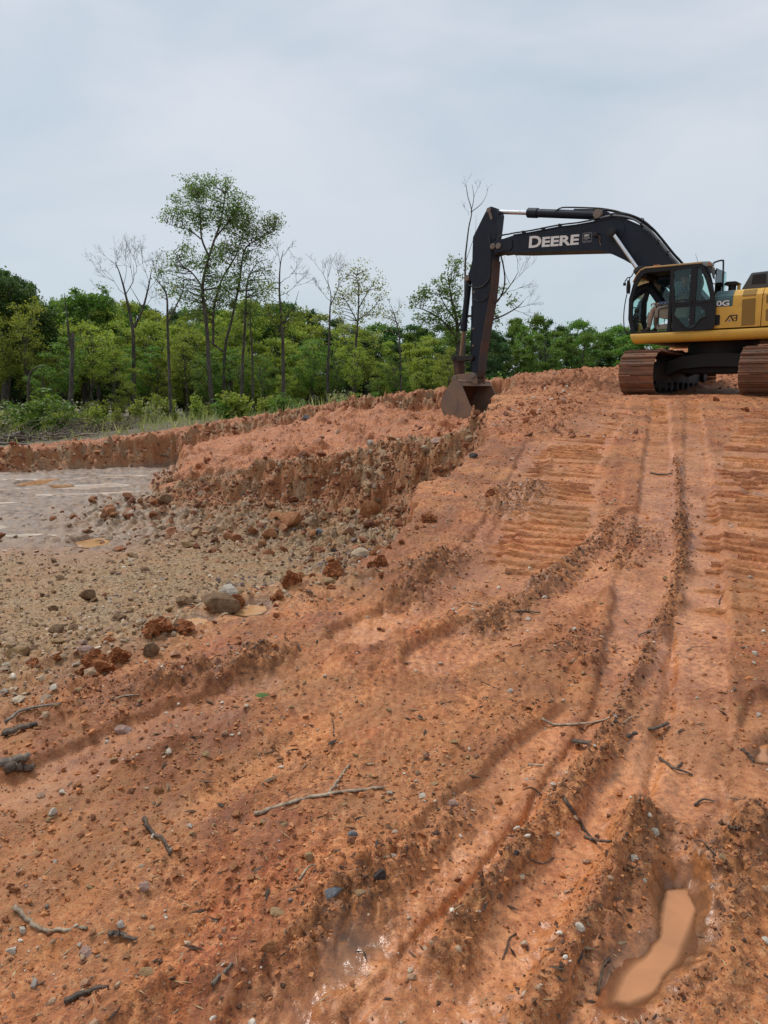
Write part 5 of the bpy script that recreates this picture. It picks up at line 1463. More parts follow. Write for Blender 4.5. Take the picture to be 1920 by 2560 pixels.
hero_tree('pale_leaved_tree', 'tree with sparse pale silvery leaves and an open rounded crown', 'tree', 42,
    [(z4((668, 1260), (678, 1100), (686, 1000), (700, 820), (702, 680), (690, 590)), .10, .015), (z4((700, 790), (755, 690), (790, 640)), .035, .01), (z4((692, 860), (640, 760), (600, 700)), .035, .01), (z4((700, 850), (770, 800), (820, 740)), .03, .01)],
    z4b((625, 560, 30, 40), (650, 620, 45, 60), (720, 590, 60, 50), (790, 650, 50, 50), (835, 700, 40, 45), (590, 720, 50, 50), (700, 700, 80, 60), (580, 820, 55, 40), (790, 790, 60, 60), (700, 820, 60, 50), (560, 750, 30, 30), (640, 880, 60, 30)), 'pale', 13, 34, .105, seed=13)
hero_tree('pale_leaved_tree', 'small thin tree with a few pale leaves left of the rusty bucket', 'tree', 40,
    [(z4((956, 1275), (948, 1050), (940, 930), (915, 830), (895, 770)), .06, .01)], z4b((900, 810, 55, 40), (935, 870, 50, 40), (860, 850, 40, 40), (880, 900, 40, 30)), 'pale', 10, 30, .09, seed=14, fans=z4f((895, 780, 885, 735, 2), (920, 840, 950, 780, 2)))
hero_tree('spreading_oak', 'spreading oak with twisting limbs behind the excavator arm', 'tree', 44,
    [(z4((1292, 1260), (1290, 1000), (1284, 860), (1255, 740), (1240, 640)), .17, .03), (z4((1287, 960), (1200, 860), (1110, 800), (1040, 780)), .07, .015), (z4((1284, 900), (1350, 830), (1450, 855), (1540, 835), (1640, 780), (1680, 740)), .09, .02),
     (z4((1400, 840), (1520, 740), (1600, 650), (1650, 570)), .06, .015), (z4((1284, 870), (1210, 760), (1180, 690)), .05, .012)],
    z4b((1270, 545, 60, 45), (1240, 620, 50, 40), (1190, 670, 60, 45), (1110, 710, 60, 45), (1050, 750, 45, 40), (1150, 790, 80, 45), (1270, 710, 60, 80), (1280, 840, 70, 70), (1180, 890, 90, 45), (1100, 840, 50, 35), (1250, 950, 80, 50), (1530, 840, 40, 18), (1560, 680, 30, 25), (1480, 800, 40, 40), (1450, 740, 40, 40), (1600, 760, 25, 20)), 'green', 17, 46, .115, seed=15,
    fans=z4f((1650, 570, 1640, 480, 3), (1600, 650, 1680, 560, 3), (1640, 780, 1730, 760, 3), (1560, 700, 1660, 660, 3), (1620, 790, 1720, 830, 3), (1600, 640, 1560, 520, 3), (1680, 740, 1740, 690, 2)))
hero_tree('leafless_tree', 'very thin tall bare stem rising behind the head of the excavator arm', 'tree', 43,
    [(z4((1325, 1240), (1332, 900), (1335, 520), (1342, 420), (1357, 300), (1372, 210), (1350, 120), (1338, 50)), .07, .012), (z4((1372, 212), (1430, 165), (1462, 110)), .025, .008), (z4((1340, 500), (1370, 410), (1395, 330), (1400, 230)), .02, .006), (z4((1368, 215), (1385, 130), (1375, 50)), .025, .008)], [], None, seed=16,
    fans=z4f((1462, 110, 1470, 70, 1), (1385, 130, 1420, 60, 2), (1350, 120, 1340, 40, 2), (1357, 230, 1320, 170, 1)))
hero_tree('dark_oak', 'big dark green oak with billowing crown at the edge of the wood', 'tree', 46,
    [([(5, 1010), (20, 930), (40, 860), (30, 790)], .30, .08), ([(30, 900), (90, 830), (110, 790)], .10, .03), ([(25, 860), (-20, 780)], .10, .03)],
    [(-20, 735, 40, 35), (20, 728, 50, 30), (58, 748, 28, 28), (72, 782, 22, 22), (10, 775, 70, 35), (108, 792, 26, 22), (95, 822, 40, 28), (40, 822, 60, 30), (-20, 830, 60, 40), (70, 860, 60, 30), (0, 880, 70, 30), (110, 850, 30, 25)], 'oak', 16, 120, .135, seed=17)
hero_tree('round_oak', 'rounded mid-green oak standing behind the snapped dead trunk', 'tree', 50,
    [([(215, 1020), (210, 930), (205, 850), (205, 790)], .24, .06), ([(208, 880), (260, 820), (280, 780)], .08, .02), ([(208, 880), (160, 830), (150, 800)], .08, .02)],
    [(185, 765, 38, 28), (215, 752, 45, 22), (250, 760, 38, 28), (160, 788, 30, 28), (215, 790, 70, 32), (275, 790, 30, 28), (295, 805, 22, 18), (150, 825, 40, 30), (215, 830, 80, 35), (270, 830, 40, 30), (180, 870, 70, 30), (250, 870, 60, 30)], 'green', 16, 120, .135, seed=18)

# --- the wood behind: trees from a few seedlings' worth of shapes, each its own object
def proto_tree(seed, h, crown_w, crown_lo, leaf, clumps, per, size, trunk_r=.11, lobes=9, spready=.5):
    rs = np.random.default_rng(seed)
    lines = []; tr = wiggle(rs, (0, 0, -.2), (rs.normal(0, .3), rs.normal(0, .3), h * .86), 9, .05)
    lines.append((tr, trunk_r, trunk_r * .25))
    cen, spr = [], []
    lobes = int(lobes * 1.7); clumps = int(clumps * .62)
    for k in range(lobes):
        t = crown_lo + (1 - crown_lo) * (k + rs.uniform(0, 1)) / lobes
        a = k * 2.4 + rs.normal(0, .4); wdt = rs.uniform(.55, 1.3) * crown_w * math.sin(math.pi * min(.98, .18 + .80 * (1 - (t - crown_lo) / (1 - crown_lo)) ** .8)) * rs.uniform(.55, 1.0)
        c = np.array([math.cos(a) * wdt, math.sin(a) * wdt, h * t * .97])
        b = tr[min(8, int(8 * max(.15, t - .12)))]
        lines.append((wiggle(rs, b, c, 5, .10, .04), trunk_r * .38, .012))
        R_ = crown_w * rs.uniform(.16, .44)
        for _ in range(clumps):
            u = rs.normal(0, 1, 3); u /= np.linalg.norm(u); u[2] = abs(u[2]) * .8 if rs.random() < .75 else u[2] * .6
            q = c + u * R_ * rs.uniform(.55, 1.05)
            q[2] = min(q[2], h)
            cen.append(q); spr.append(rs.uniform(.14, .36))
            if rs.random() < .3: lines.append((wiggle(rs, c, q, 4, .1), .014, .006))
    V, F = tubes_np(lines, 6)
    m1 = mesh_np('trunk', V, F, M_BARK, True)
    V, F = leaves_np(rs, cen, spr, per, size)
    m2 = mesh_np('crown', V, F, LEAF[leaf], False)
    a, b = m1.data, m2.data
    bpy.data.objects.remove(m1); bpy.data.objects.remove(m2)
    return dict(h=h, trunk=a, crown=b, kind=leaf)
PROTO = [proto_tree(21, 8, 2.0, .16, 'oak', 26, 42, 0.155, lobes=12), proto_tree(22, 8, 2.2, .14, 'green', 26, 42, 0.155, lobes=12), proto_tree(23, 8, 1.8, .12, 'green', 24, 38, 0.141, lobes=12), proto_tree(24, 7.5, 1.7, .08, 'spring', 22, 35, 0.133, lobes=12),
         proto_tree(25, 7.5, 1.6, .06, 'spring', 20, 33, 0.126, .07, lobes=12), proto_tree(26, 9, 1.5, .08, 'dark', 24, 38, 0.133, lobes=13), proto_tree(27, 8.5, 1.6, .20, 'spring', 16, 26, 0.118, .07, lobes=12), proto_tree(28, 8, 1.9, .16, 'oak', 24, 38, 0.148, lobes=12),
         proto_tree(29, 8, 1.25, .42, 'spring', 13, 22, 0.111, .06, lobes=13), proto_tree(30, 8, 1.1, .38, 'green', 13, 22, 0.111, .06, lobes=13), proto_tree(31, 8, 1.35, .46, 'spring', 11, 21, 0.111, .055, lobes=12)]
KIND = {'oak': 'dark green leafy tree', 'green': 'mid green leafy tree', 'spring': 'yellow-green young tree', 'dark': 'narrow blackish-green evergreen'}
NM = {'oak': 'leafy_tree', 'green': 'leafy_tree', 'spring': 'young_tree', 'dark': 'evergreen_tree'}
MARKS = [(-40, 'beside the big dark oak'), (60, 'behind the crooked dead stem'), (175, 'round the snapped dead trunk'), (330, 'round the leafless forked tree'), (425, 'by the thin forked tree'), (525, 'behind the tallest tree'), (620, 'by the slim pole-like trees'), (705, 'behind the bare-topped tree'), (817, 'by the thin leafless tree'), (885, 'behind the pale-leaved tree'), (1000, 'by the small pale tree'), (1130, 'round the spreading oak'), (1300, 'left under the boom'), (1420, 'below the boom lettering'), (1530, 'close left of the tracks'), (1750, 'behind the excavator'), (2000, 'beyond the engine end')]
def mark(px): return min(MARKS, key=lambda m: abs(m[0] - px))[1]
def put_tree(pr, x, y, h, w, rz, place, group):
    z = ground_at(x, y)
    r = empty(NM[pr['kind']], (x, y, z - .05), (0, 0, rz)); s = h / pr['h']
    r.scale = (s * w, s * w, s)
    link(bpy.data.objects.new('trunk', pr['trunk']), r); link(bpy.data.objects.new('crown', pr['crown']), r)
    tag(r, KIND[pr['kind']] + ' ' + place, 'tree', group)
    return r
SKY = [(-200, 690), (0, 720), (60, 735), (110, 790), (140, 800), (200, 780), (270, 790), (310, 800), (350, 806), (400, 806), (450, 800), (500, 824), (560, 806), (600, 808), (650, 798), (700, 792), (760, 806), (800, 838), (850, 848), (900, 858), (950, 846), (1000, 860), (1060, 850), (1120, 862), (1240, 858), (1275, 830), (1300, 812), (1350, 805), (1390, 832), (1440, 815), (1480, 842), (1520, 824), (1570, 835), (1650, 830), (1800, 810), (2100, 800)]
rs = np.random.default_rng(99)
xs_, ts_ = [p[0] for p in SKY], [p[1] for p in SKY]
def wood_row(y0, dy, x0, x1, step, drop, jit, kinds, place_l, place_r, group):
    x = x0
    while x < x1:
        y = y0 + rs.uniform(-dy, dy)
        top = np.interp(x, xs_, ts_) + drop + rs.normal(0, jit)
        P = px3(x, top, y)
        g = ground_at(P[0], y)
        h = max(2.2, P[2] - g)
        put_tree(PROTO[kinds[rs.integers(len(kinds))]], P[0], y, h, rs.uniform(.85, 1.15) * (1.25 if h < 5 else 1.0) * max(.75, min(1.2, 7.5 / h)), rs.uniform(0, 6.28), (place_l or place_r) + ', ' + mark(x), group)
        x += step * rs.uniform(.75, 1.25)
G1 = 'trees of the wood behind the clearing'
wood_row(64, 3, -150, 1240, 34, -38, 7, (0, 1, 7, 1, 5), 'deep in the wood', '', G1)
wood_row(56, 3, -150, 1240, 38, -10, 12, (1, 3, 0, 2, 7, 5), 'in the middle of the wood', '', G1)
wood_row(48, 2.5, -150, 1180, 30, 22, 36, (8, 9, 10, 6, 4, 3, 8), 'at the front of the wood', '', G1)
G2 = 'trees of the far wood behind the excavator'
wood_row(82, 4, 1205, 2150, 40, -14, 6, (0, 1, 1, 7), '', 'in the far wood', G2)
wood_row(68, 4, 1205, 2150, 38, 10, 14, (1, 2, 0, 7, 9, 8), '', 'at the front of the far wood', G2)

# --- shrubs along the edge
def proto_shrub(seed, r, h, leaf, clumps, per, size, stems=7):
    rs = np.random.default_rng(seed); lines, cen, spr = [], [], []
    for k in range(stems):
        a = rs.uniform(0, 6.28); e = np.array([math.cos(a) * r * rs.uniform(.2, .9), math.sin(a) * r * rs.uniform(.2, .9), h * rs.uniform(.55, .95)])
        P = wiggle(rs, (rs.normal(0, .08), rs.normal(0, .08), -.05), e, 6, .09); lines.append((P, .016, .005))
        for _ in range(clumps):
            t = rs.uniform(.25, 1); q = P[min(5, int(t * 5))] + rs.normal(0, r * .17, 3)
            q[2] = max(.08, q[2]); cen.append(q); spr.append(rs.uniform(.10, .2)); lines.append((wiggle(rs, P[min(5, int(t * 5))], q, 3, .1), .006, .003))
    V, F = tubes_np(lines, 4); a = mesh_np('stem', V, F, M_BARK, True)
    V, F = leaves_np(rs, cen, spr, per, size); b = mesh_np('foliage', V, F, LEAF[leaf], False)
    d = dict(stem=a.data, foliage=b.data, h=h, leaf=leaf); bpy.data.objects.remove(a); bpy.data.objects.remove(b)
    return d
SHR = [proto_shrub(41, .9, 1.7, 'spring', 14, 9, .13, 9), proto_shrub(42, 1.0, 1.5, 'green', 16, 10, .13, 9), proto_shrub(43, .7, 2.2, 'spring', 13, 8, .11, 8), proto_shrub(44, .8, 1.2, 'pale', 8, 7, .09, 8), proto_shrub(45, .8, 1.9, 'green', 13, 9, .12, 8)]
SWORD = {'spring': 'yellow-green', 'green': 'fresh green', 'pale': 'thin pale'}
def put_shrub(k, x, y, h, w=1.0, label=None, px=0, group='shrubs along the edge of the wood'):
    pr = SHR[k]; r = empty('shrub', (x, y, ground_at(x, y) - .03), (0, 0, rs.uniform(0, 6.28))); s = h / pr['h']; r.scale = (s * w, s * w, s)
    link(bpy.data.objects.new('stem', pr['stem']), r); link(bpy.data.objects.new('foliage', pr['foliage']), r)
    tag(r, label or (SWORD[pr['leaf']] + ' shrub on the rough verge, ' + mark(px)), 'shrub', None if label else group)
p = px3(105, 1075, 29); put_shrub(1, p[0], 29, 1.75, 1.25, 'bright green leafy bush beside the brush pile and the snapped trunk')
p = px3(10, 1060, 30); put_shrub(3, p[0], 30, 1.5, 1.2, 'olive-yellow thin bush left of the bright green bush')
p = px3(1490, 960, 38); put_shrub(0, p[0], 33, 1.1, 1.0, 'small bright yellow-green bush on the mound left of the tracks')
wood_row(41, 2.5, -120, 1120, 54, 80, 40, (8, 10, 9, 6), 'standing low before the wood', '', G1)
for i in range(64):
    x = rs.uniform(-80, 1180); y = rs.uniform(27.2 + max(0, x - 350) * .004, 41)
    q = px3(x, 980, y)
    put_shrub(int((0, 1, 2, 4, 0, 2, 4, 3)[rs.integers(0, 8)]), q[0], y, rs.uniform(.5, 1.5) * (.6 + .4 * (y - 26) / 12) * (1.25 if x < 600 else .9), rs.uniform(.9, 1.4), px=x)
for i in range(10):
    x = rs.uniform(1210, 1560); y = rs.uniform(46, 56); q = px3(x, 970, y); put_shrub(int(rs.integers(0, 3)), q[0], y, rs.uniform(1.5, 2.6), 1.2, px=x)
# --- grass and weeds at the wood's edge: nobody could count it
def grass():
    n = 16000
    r2 = np.random.default_rng(5)
    y = r2.uniform(24.5, 46, n); x = r2.uniform(-1, 1, n) * (y * .62 + 1)
    hh, mk = terrain(x, y)
    keep = (mk['forest'] > r2.uniform(.15, .9, n))
    x, y, hh = x[keep], y[keep], hh[keep]; n = len(x)
    hgt = r2.uniform(.06, .30, n) * (1 + .8 * (fbm(x * .6, y * .6, 2, 3) > .1)); a = r2.uniform(0, 6.28, n); w = r2.uniform(.008, .03, n)
    lean = r2.normal(0, .35, (n, 2)) * hgt[:, None]
    b = np.stack([x, y, hh - .03], 1); d = np.stack([np.cos(a) * w, np.sin(a) * w, np.zeros(n)], 1); t = b + np.stack([lean[:, 0], lean[:, 1], hgt], 1)
    v = np.stack([b - d, b + d, t + d * .2, t - d * .2], 1).reshape(-1, 3)
    o = mesh_np('grass', v, np.arange(n * 4).reshape(-1, 4), LEAF['pale'])
    tag(o, 'rough grass and weeds along the edge of the wood', 'grass', kind='stuff')
grass()
# ------------------------------------------------------------------ standing water
def water_mat(name, c, rough=.05, full=.011):
    """muddy water: clear at the shallow rim, opaque with silt where it deepens"""
    m, nt, b = new_mat(name)
    out = nt.nodes['Material Output']
    tc = N(nt, 'ShaderNodeTexCoord').outputs['Object']
    n = noise(nt, 4, 5, .6, tc, .5)
    nt.links.new(ramp(nt, n, [(.35, tuple(v * .72 for v in c)), (.65, c)]), b.inputs['Base Color'])
    b.inputs['Roughness'].default_value = rough; b.inputs['IOR'].default_value = 1.33
    bump(nt, b, noise(nt, 14, 2, .5, tc), .05, .01)
    at = N(nt, 'ShaderNodeAttribute'); at.attribute_name = 'depth'
    f = mrange(nt, at.outputs['Fac'], 0, full, 0, 1)
    tr = N(nt, 'ShaderNodeBsdfTransparent'); tr.inputs[0].default_value = (.86, .76, .68, 1)
    mx = N(nt, 'ShaderNodeMixShader')
    nt.links.new(f, mx.inputs[0]); nt.links.new(tr.outputs[0], mx.inputs[1]); nt.links.new(b.outputs[0], mx.inputs[2]); nt.links.new(mx.outputs[0], out.inputs[0])
    return m
M_WATER = water_mat('muddy_water', (.50, .225, .100), .015, .010)
M_ORANGE = water_mat('orange_water', (.58, .31, .14))
M_POOL = water_mat('pit_water', (.74, .61, .50), .04, .007)
def sheet(name, pl, z, mat, label, step, margin=.04):
    xs = [p[0] for p in pl]; ys = [p[1] for p in pl]
    gx, gy = np.meshgrid(np.arange(min(xs) - margin, max(xs) + margin + step, step), np.arange(min(ys) - margin, max(ys) + margin + step, step))
    h, _ = terrain(gx, gy); d = sdist(gx, gy, pl)
    nr, nc = gx.shape
    i = (np.arange(nr - 1)[:, None] * nc + np.arange(nc - 1)[None, :]).ravel()
    f = np.stack([i, i + 1, i + nc + 1, i + nc], 1)
    dep = np.maximum(0, z - h) * sstep(-.015, .03, d)
    wet = ((dep > 0) & (d > -margin)).ravel()
    f = f[wet[f].any(1)]
    used = np.unique(f); mp = np.full(nr * nc, -1); mp[used] = np.arange(len(used))
    v = np.stack([gx, gy, np.full_like(gx, z)], -1).reshape(-1, 3)[used]
    o = mesh_np(name, v, mp[f], mat, True)
    a = o.data.attributes.new('depth', 'FLOAT', 'POINT'); a.data.foreach_set('value', dep.ravel()[used].astype(np.float32))
    o['kind'] = 'structure'; o['label'] = label
    return o
PUD = [('tan muddy puddle lying in the rut between dark clods', M_WATER), ('small puddle at the roadside by the dark curved root', M_WATER), ('narrow puddle by the ribbed track print', M_WATER), ('orange puddle beside the big brown boulder', M_ORANGE), ('orange puddle left of the big brown boulder', M_ORANGE)]
for (pl, zf), (lb, mt) in zip(FLATS[:5], PUD): sheet('puddle', pl, zf, mt, lb, .014)
for pl, zf in FLATS[5:]: sheet('puddle', pl, zf, M_ORANGE, 'orange rainwater pool on the pit floor', .05)
sheet('puddle', [(-15, 8.8), (-2.6, 8.8), (-3.2, 13), (-4.2, 17), (-5.2, 20.2), (-15, 20.2)], FLOOR - .014, M_POOL, 'shallow pale rainwater standing in streaks over the muddy pit floor', .06)

# --- ridges left standing between the grouser prints of the crawler tracks
def tread_ridges():
    r5 = np.random.default_rng(31)
    for pl, hw in CLEATS:
        P = np.array(pl); seg = np.linalg.norm(np.diff(P, axis=0), axis=1); cum = np.r_[0, np.cumsum(seg)]
        s = .05
        while s < cum[-1]:
            c = np.array([np.interp(s, cum, P[:, 0]), np.interp(s, cum, P[:, 1])])
            j = min(len(seg) - 1, int(np.searchsorted(cum, s)) - 1); t = (P[j + 1] - P[j]) / seg[j]; n = np.array([-t[1], t[0]])
            if r5.random() < .88:
                a, b = -hw * r5.uniform(.7, 1.02), hw * r5.uniform(.7, 1.02)
                if r5.random() < .2: a *= .3
                u = np.linspace(a, b, 22); wob = .012 * fbm(u * 7 + s * 13, u * 0 + s, 3, 91)
                Q = c + n * u[:, None] + t * wob[:, None]
                hgt = (.030 + .018 * fbm(u * 5 + s * 9, u * 0 + s * 3, 3, 92)) * np.clip(1.15 - (np.abs(u) / hw) ** 6, .1, 1)
                W = .027 + .008 * fbm(u * 9, u * 0 + s * 5, 2, 93)
                V = []
                for off, k in ((-1.0, -.35), (-.42, .8), (-.05, 1.0), (.38, .62), (1.0, -.35)):
                    q = Q + t * (off * W)[:, None] + r5.normal(0, .003, Q.shape); h, _ = terrain(q[:, 0], q[:, 1], False)
                    V.append(np.c_[q, h + hgt * k + r5.normal(0, .002, len(u))])
                V = np.stack(V, 1).reshape(-1, 3); i = (np.arange(21)[:, None] * 5 + np.arange(4)[None]).ravel()
                o = mesh_np('tread_ridge', V, np.stack([i, i + 5, i + 6, i + 1], 1), M_GROUND, False, ground)
                for nm in ('mask_a', 'mask_b', 'mask_c'):
                    at = o.data.attributes.new(nm, 'FLOAT_COLOR', 'POINT'); at.data.foreach_set('color', np.zeros(len(V) * 4, np.float32))
            s += .182 * r5.uniform(.93, 1.07)
tread_ridges()
# ------------------------------------------------------------------ stones, clods, sticks
def stone_mat(name, stops, rough=.75, relief=.35, wet=0.0):
    m, nt, b = new_mat(name)
    tc = N(nt, 'ShaderNodeTexCoord').outputs['Object']
    gi = N(nt, 'ShaderNodeNewGeometry')
    c = ramp(nt, gi.outputs['Random Per Island'], stops)
    n = noise(nt, 45, 5, .65, tc)
    c = mixc(nt, mrange(nt, n, .35, .65, 0, .55), c, mixc(nt, 1.0, c, (.55, .42, .34), 'MULTIPLY'))
    nt.links.new(c, b.inputs['Base Color']); b.inputs['Roughness'].default_value = rough
    bump(nt, b, n, relief, .01)
    return m
M_PEB = stone_mat('pebble', [(0, (.20, .085, .04)), (.18, (.36, .19, .10)), (.36, (.44, .30, .18)), (.52, (.30, .15, .085)), (.66, (.55, .42, .29)), (.78, (.15, .12, .11)), (.9, (.62, .54, .43)), (1, (.72, .66, .56))])
M_GRAV = stone_mat('gravel', [(0, (.16, .10, .06)), (.2, (.36, .23, .125)), (.38, (.48, .34, .20)), (.52, (.26, .16, .10)), (.64, (.56, .44, .29)), (.76, (.21, .165, .14)), (.88, (.42, .19, .08)), (1, (.68, .58, .44))])
M_SLATE = stone_mat('purple_shale', [(0, (.085, .060, .060)), (.4, (.17, .120, .110)), (.7, (.27, .20, .165)), (1, (.42, .33, .26))])
M_CRUMB = stone_mat('clay_crumb', [(0, (.18, .066, .026)), (.35, (.42, .150, .050)), (.6, (.56, .215, .075)), (.85, (.66, .30, .125)), (1, (.28, .135, .065))], .88, .7)
M_HUMUS = stone_mat('dark_clod', [(0, (.070, .036, .020)), (.35, (.14, .064, .030)), (.7, (.25, .105, .044)), (1, (.38, .165, .066))], .85, .8)
M_RUB = stone_mat('red_rubble', [(0, (.14, .046, .019)), (.45, (.31, .102, .037)), (.75, (.42, .165, .066)), (.92, (.46, .30, .18)), (1, (.62, .50, .38))], .88, .7)
M_FACE = stone_mat('face_lump', [(0, (.13, .050, .022)), (.35, (.28, .100, .038)), (.62, (.34, .155, .070)), (.85, (.30, .20, .12)), (1, (.46, .36, .25))], .88, .7)
M_CHIP = stone_mat('wood_chip', [(0, (.035, .022, .015)), (.4, (.085, .050, .030)), (.75, (.18, .105, .060)), (1, (.34, .23, .13))], .85)
M_STRAW = stone_mat('straw', [(0, (.36, .24, .11)), (.5, (.50, .37, .19)), (1, (.62, .50, .30))], .7)
_ph = (1 + 5 ** .5) / 2
ICO_V = np.array([(-1, _ph, 0), (1, _ph, 0), (-1, -_ph, 0), (1, -_ph, 0), (0, -1, _ph), (0, 1, _ph), (0, -1, -_ph), (0, 1, -_ph), (_ph, 0, -1), (_ph, 0, 1), (-_ph, 0, -1), (-_ph, 0, 1)]) / math.sqrt(1 + _ph ** 2)
ICO_F = np.array([(0, 11, 5), (0, 5, 1), (0, 1, 7), (0, 7, 10), (0, 10, 11), (1, 5, 9), (5, 11, 4), (11, 10, 2), (10, 7, 6), (7, 1, 8), (3, 9, 4), (3, 4, 2), (3, 2, 6), (3, 6, 8), (3, 8, 9), (4, 9, 5), (2, 4, 11), (6, 2, 10), (8, 6, 7), (9, 8, 1)])
OCT_V = np.array([(1, 0, 0), (0, 1, 0), (-1, 0, 0), (0, -1, 0), (0, 0, 1), (0, 0, -1)], float)
OCT_F = np.array([(0, 1, 4), (1, 2, 4), (2, 3, 4), (3, 0, 4), (1, 0, 5), (2, 1, 5), (3, 2, 5), (0, 3, 5)])
def scatter(name, rs, x, y, z, size, mat, label, cat, shape='ico', flat=(.35, .75), thin=(.6, 1.0), sink=.3, tilt=.35, jag=(.62, 1.22)):
    n = len(x)
    BV, BF = (ICO_V, ICO_F) if shape == 'ico' else (OCT_V, OCT_F)
    k = len(BV)
    v = BV[None] * rs.uniform(*jag, (n, k, 1))
    sc = np.stack([np.ones(n), rs.uniform(*thin, n), rs.uniform(*flat, n)], 1)
    v = v * sc[:, None, :] * size[:, None, None] * .5
    a, b, c = rs.uniform(0, 6.283, n), rs.normal(0, tilt, n), rs.normal(0, tilt, n)
    def rot(v, i, j, t):
        ct, st = np.cos(t)[:, None], np.sin(t)[:, None]
        p, q = v[..., i].copy(), v[..., j].copy()
        v[..., i] = p * ct - q * st; v[..., j] = p * st + q * ct
    rot(v, 0, 2, b); rot(v, 1, 2, c); rot(v, 0, 1, a)
    v += np.stack([x, y, z + size * sc[:, 2] * .5 * (1 - 2 * sink)], 1)[:, None, :]
    f = BF[None] + (np.arange(n) * k)[:, None, None]
    o = mesh_np(name, v.reshape(-1, 3), f.reshape(-1, 3), mat)
    return tag(o, label, cat, kind='stuff')
def sample(rs, n, y0, y1, xw=(.60, .7), keep=None, power=1.0):
    """points spread over the ground, thinning with distance"""
    y = y0 * (y1 / y0) ** rs.random(n) if power == 1 else (y0 ** (1 - power) + rs.random(n) * (y1 ** (1 - power) - y0 ** (1 - power))) ** (1 / (1 - power))
    x = rs.uniform(-1, 1, n) * (xw[0] * y + xw[1])
    h, mk = terrain(x, y)
    if keep is not None:
        k = rs.random(n) < keep(x, y, mk)
        x, y, h = x[k], y[k], h[k]; mk = {a: b[k] for a, b in mk.items()}
    return x, y, h, mk
def road_w(m): return (1 - m['gravel']) * (1 - m['scree']) * (1 - m['face']) * (1 - m['mud']) * (1 - m['ledge']) * (1 - m['forest'])
rs = np.random.default_rng(77)
# crumbs of clay and pebbles on the road
x, y, h, mk = sample(rs, 52000, 1.15, 17, (.55, .35), keep=lambda x, y, m: road_w(m) * (1 - .85 * m['lane']) * (1 - m['hole']) * (1 - .75 * m['strip']) * (.25 + .75 * (fbm(x * 1.4, y * 1.4, 3, 301) > -.1)) * 1.0)
sz = np.clip(rs.exponential(.0065, len(x)) + .004, .004, .035) * (.7 + .13 * y)
scatter('clay_crumbs', rs, x, y, h, sz, M_CRUMB, 'crumbs of orange clay strewn over the haul road', 'clay', 'oct')
x, y, h, mk = sample(rs, 11000, 1.15, 19, keep=lambda x, y, m: road_w(m) * (1 - .8 * m['lane']) * (1 - m['hole']) * (.2 + .8 * (fbm(x * .9, y * .9, 3, 302) > 0)))
sz = np.clip(rs.exponential(.006, len(x)) + .005, .005, .035) * (.75 + .10 * y)
scatter('pebbles', rs, x, y, h, sz, M_PEB, 'small tan and white pebbles scattered over the clay', 'pebbles', 'ico', (.4, .8))
# dark clods heaped along the ridges between ruts
def along_ridges(rs, n):
    ln = [sum(math.dist(p, q) for p, q in zip(r[0][:-1], r[0][1:])) * (r[1] + .03) / (.5 + .12 * np.mean([p[1] for p in r[0]])) * (.4 + r[3]) for r in RIDGES]
    tot = sum(ln); X, Y = [], []
    for r, l in zip(RIDGES, ln):
        k = int(n * l / tot); P = np.array(r[0]); seg = np.linalg.norm(np.diff(P, axis=0), axis=1); cum = np.r_[0, np.cumsum(seg)]
        t = rs.uniform(0, cum[-1], k)
        X.append(np.interp(t, cum, P[:, 0]) + rs.normal(0, r[1] * .85, k)); Y.append(np.interp(t, cum, P[:, 1]) + rs.normal(0, r[1] * .85, k))
    x, y = np.concatenate(X), np.concatenate(Y); h, mk = terrain(x, y)
    k = (mk['hole'] < .2) & (rs.random(len(x)) < .25 + 1.2 * mk['dark'])
    return x[k], y[k], h[k]
def power(rs, n, lo, hi, a=1.5): return np.clip(lo * (1 - rs.random(n)) ** (-1 / a), lo, hi)
x, y, h = along_ridges(rs, 12000)
scatter('mud_clods', rs, x, y, h, power(rs, len(x), .0055, .028, 1.8) * (.85 + .06 * y), M_HUMUS, 'dark wet mud clods heaped along the rut ridges', 'mud', 'oct', (.6, 1.0), (.6, 1.0), .48, .6, (.45, 1.3))
x, y, h = along_ridges(rs, 6000)
scatter('clay_clods', rs, x, y, h, power(rs, len(x), .0055, .030, 1.9) * (.85 + .06 * y), M_CRUMB, 'orange clay lumps along the rut ridges', 'clay', 'oct', (.6, 1.0), (.6, 1.0), .46, .6, (.45, 1.3))
# wood chips, bark and straw
x, y, h, mk = sample(rs, 11000, 1.15, 14, keep=lambda x, y, m: road_w(m) * (1 - .7 * m['lane']) * (1 - .6 * m['hole']) * (.15 + .85 * (fbm(x * .8 + 3, y * .8, 3, 303) > -.05)))
sz = np.clip(rs.exponential(.016, len(x)) + .008, .008, .10) * (.8 + .06 * y)
scatter('wood_chips', rs, x, y, h, sz, M_CHIP, 'dark shreds of bark and wood trodden into the clay', 'wood chips', 'oct', (.06, .2), (.12, .3), .1, .15)
x, y, h, mk = sample(rs, 1500, 1.15, 9, keep=lambda x, y, m: road_w(m) * (1 - .7 * m['lane']) * (1 - m['hole']))
scatter('straw', rs, x, y, h, rs.uniform(.02, .06, len(x)), M_STRAW, 'stray pale straws and splinters on the clay', 'straw', 'oct', (.05, .08), (.06, .1), .1, .2)
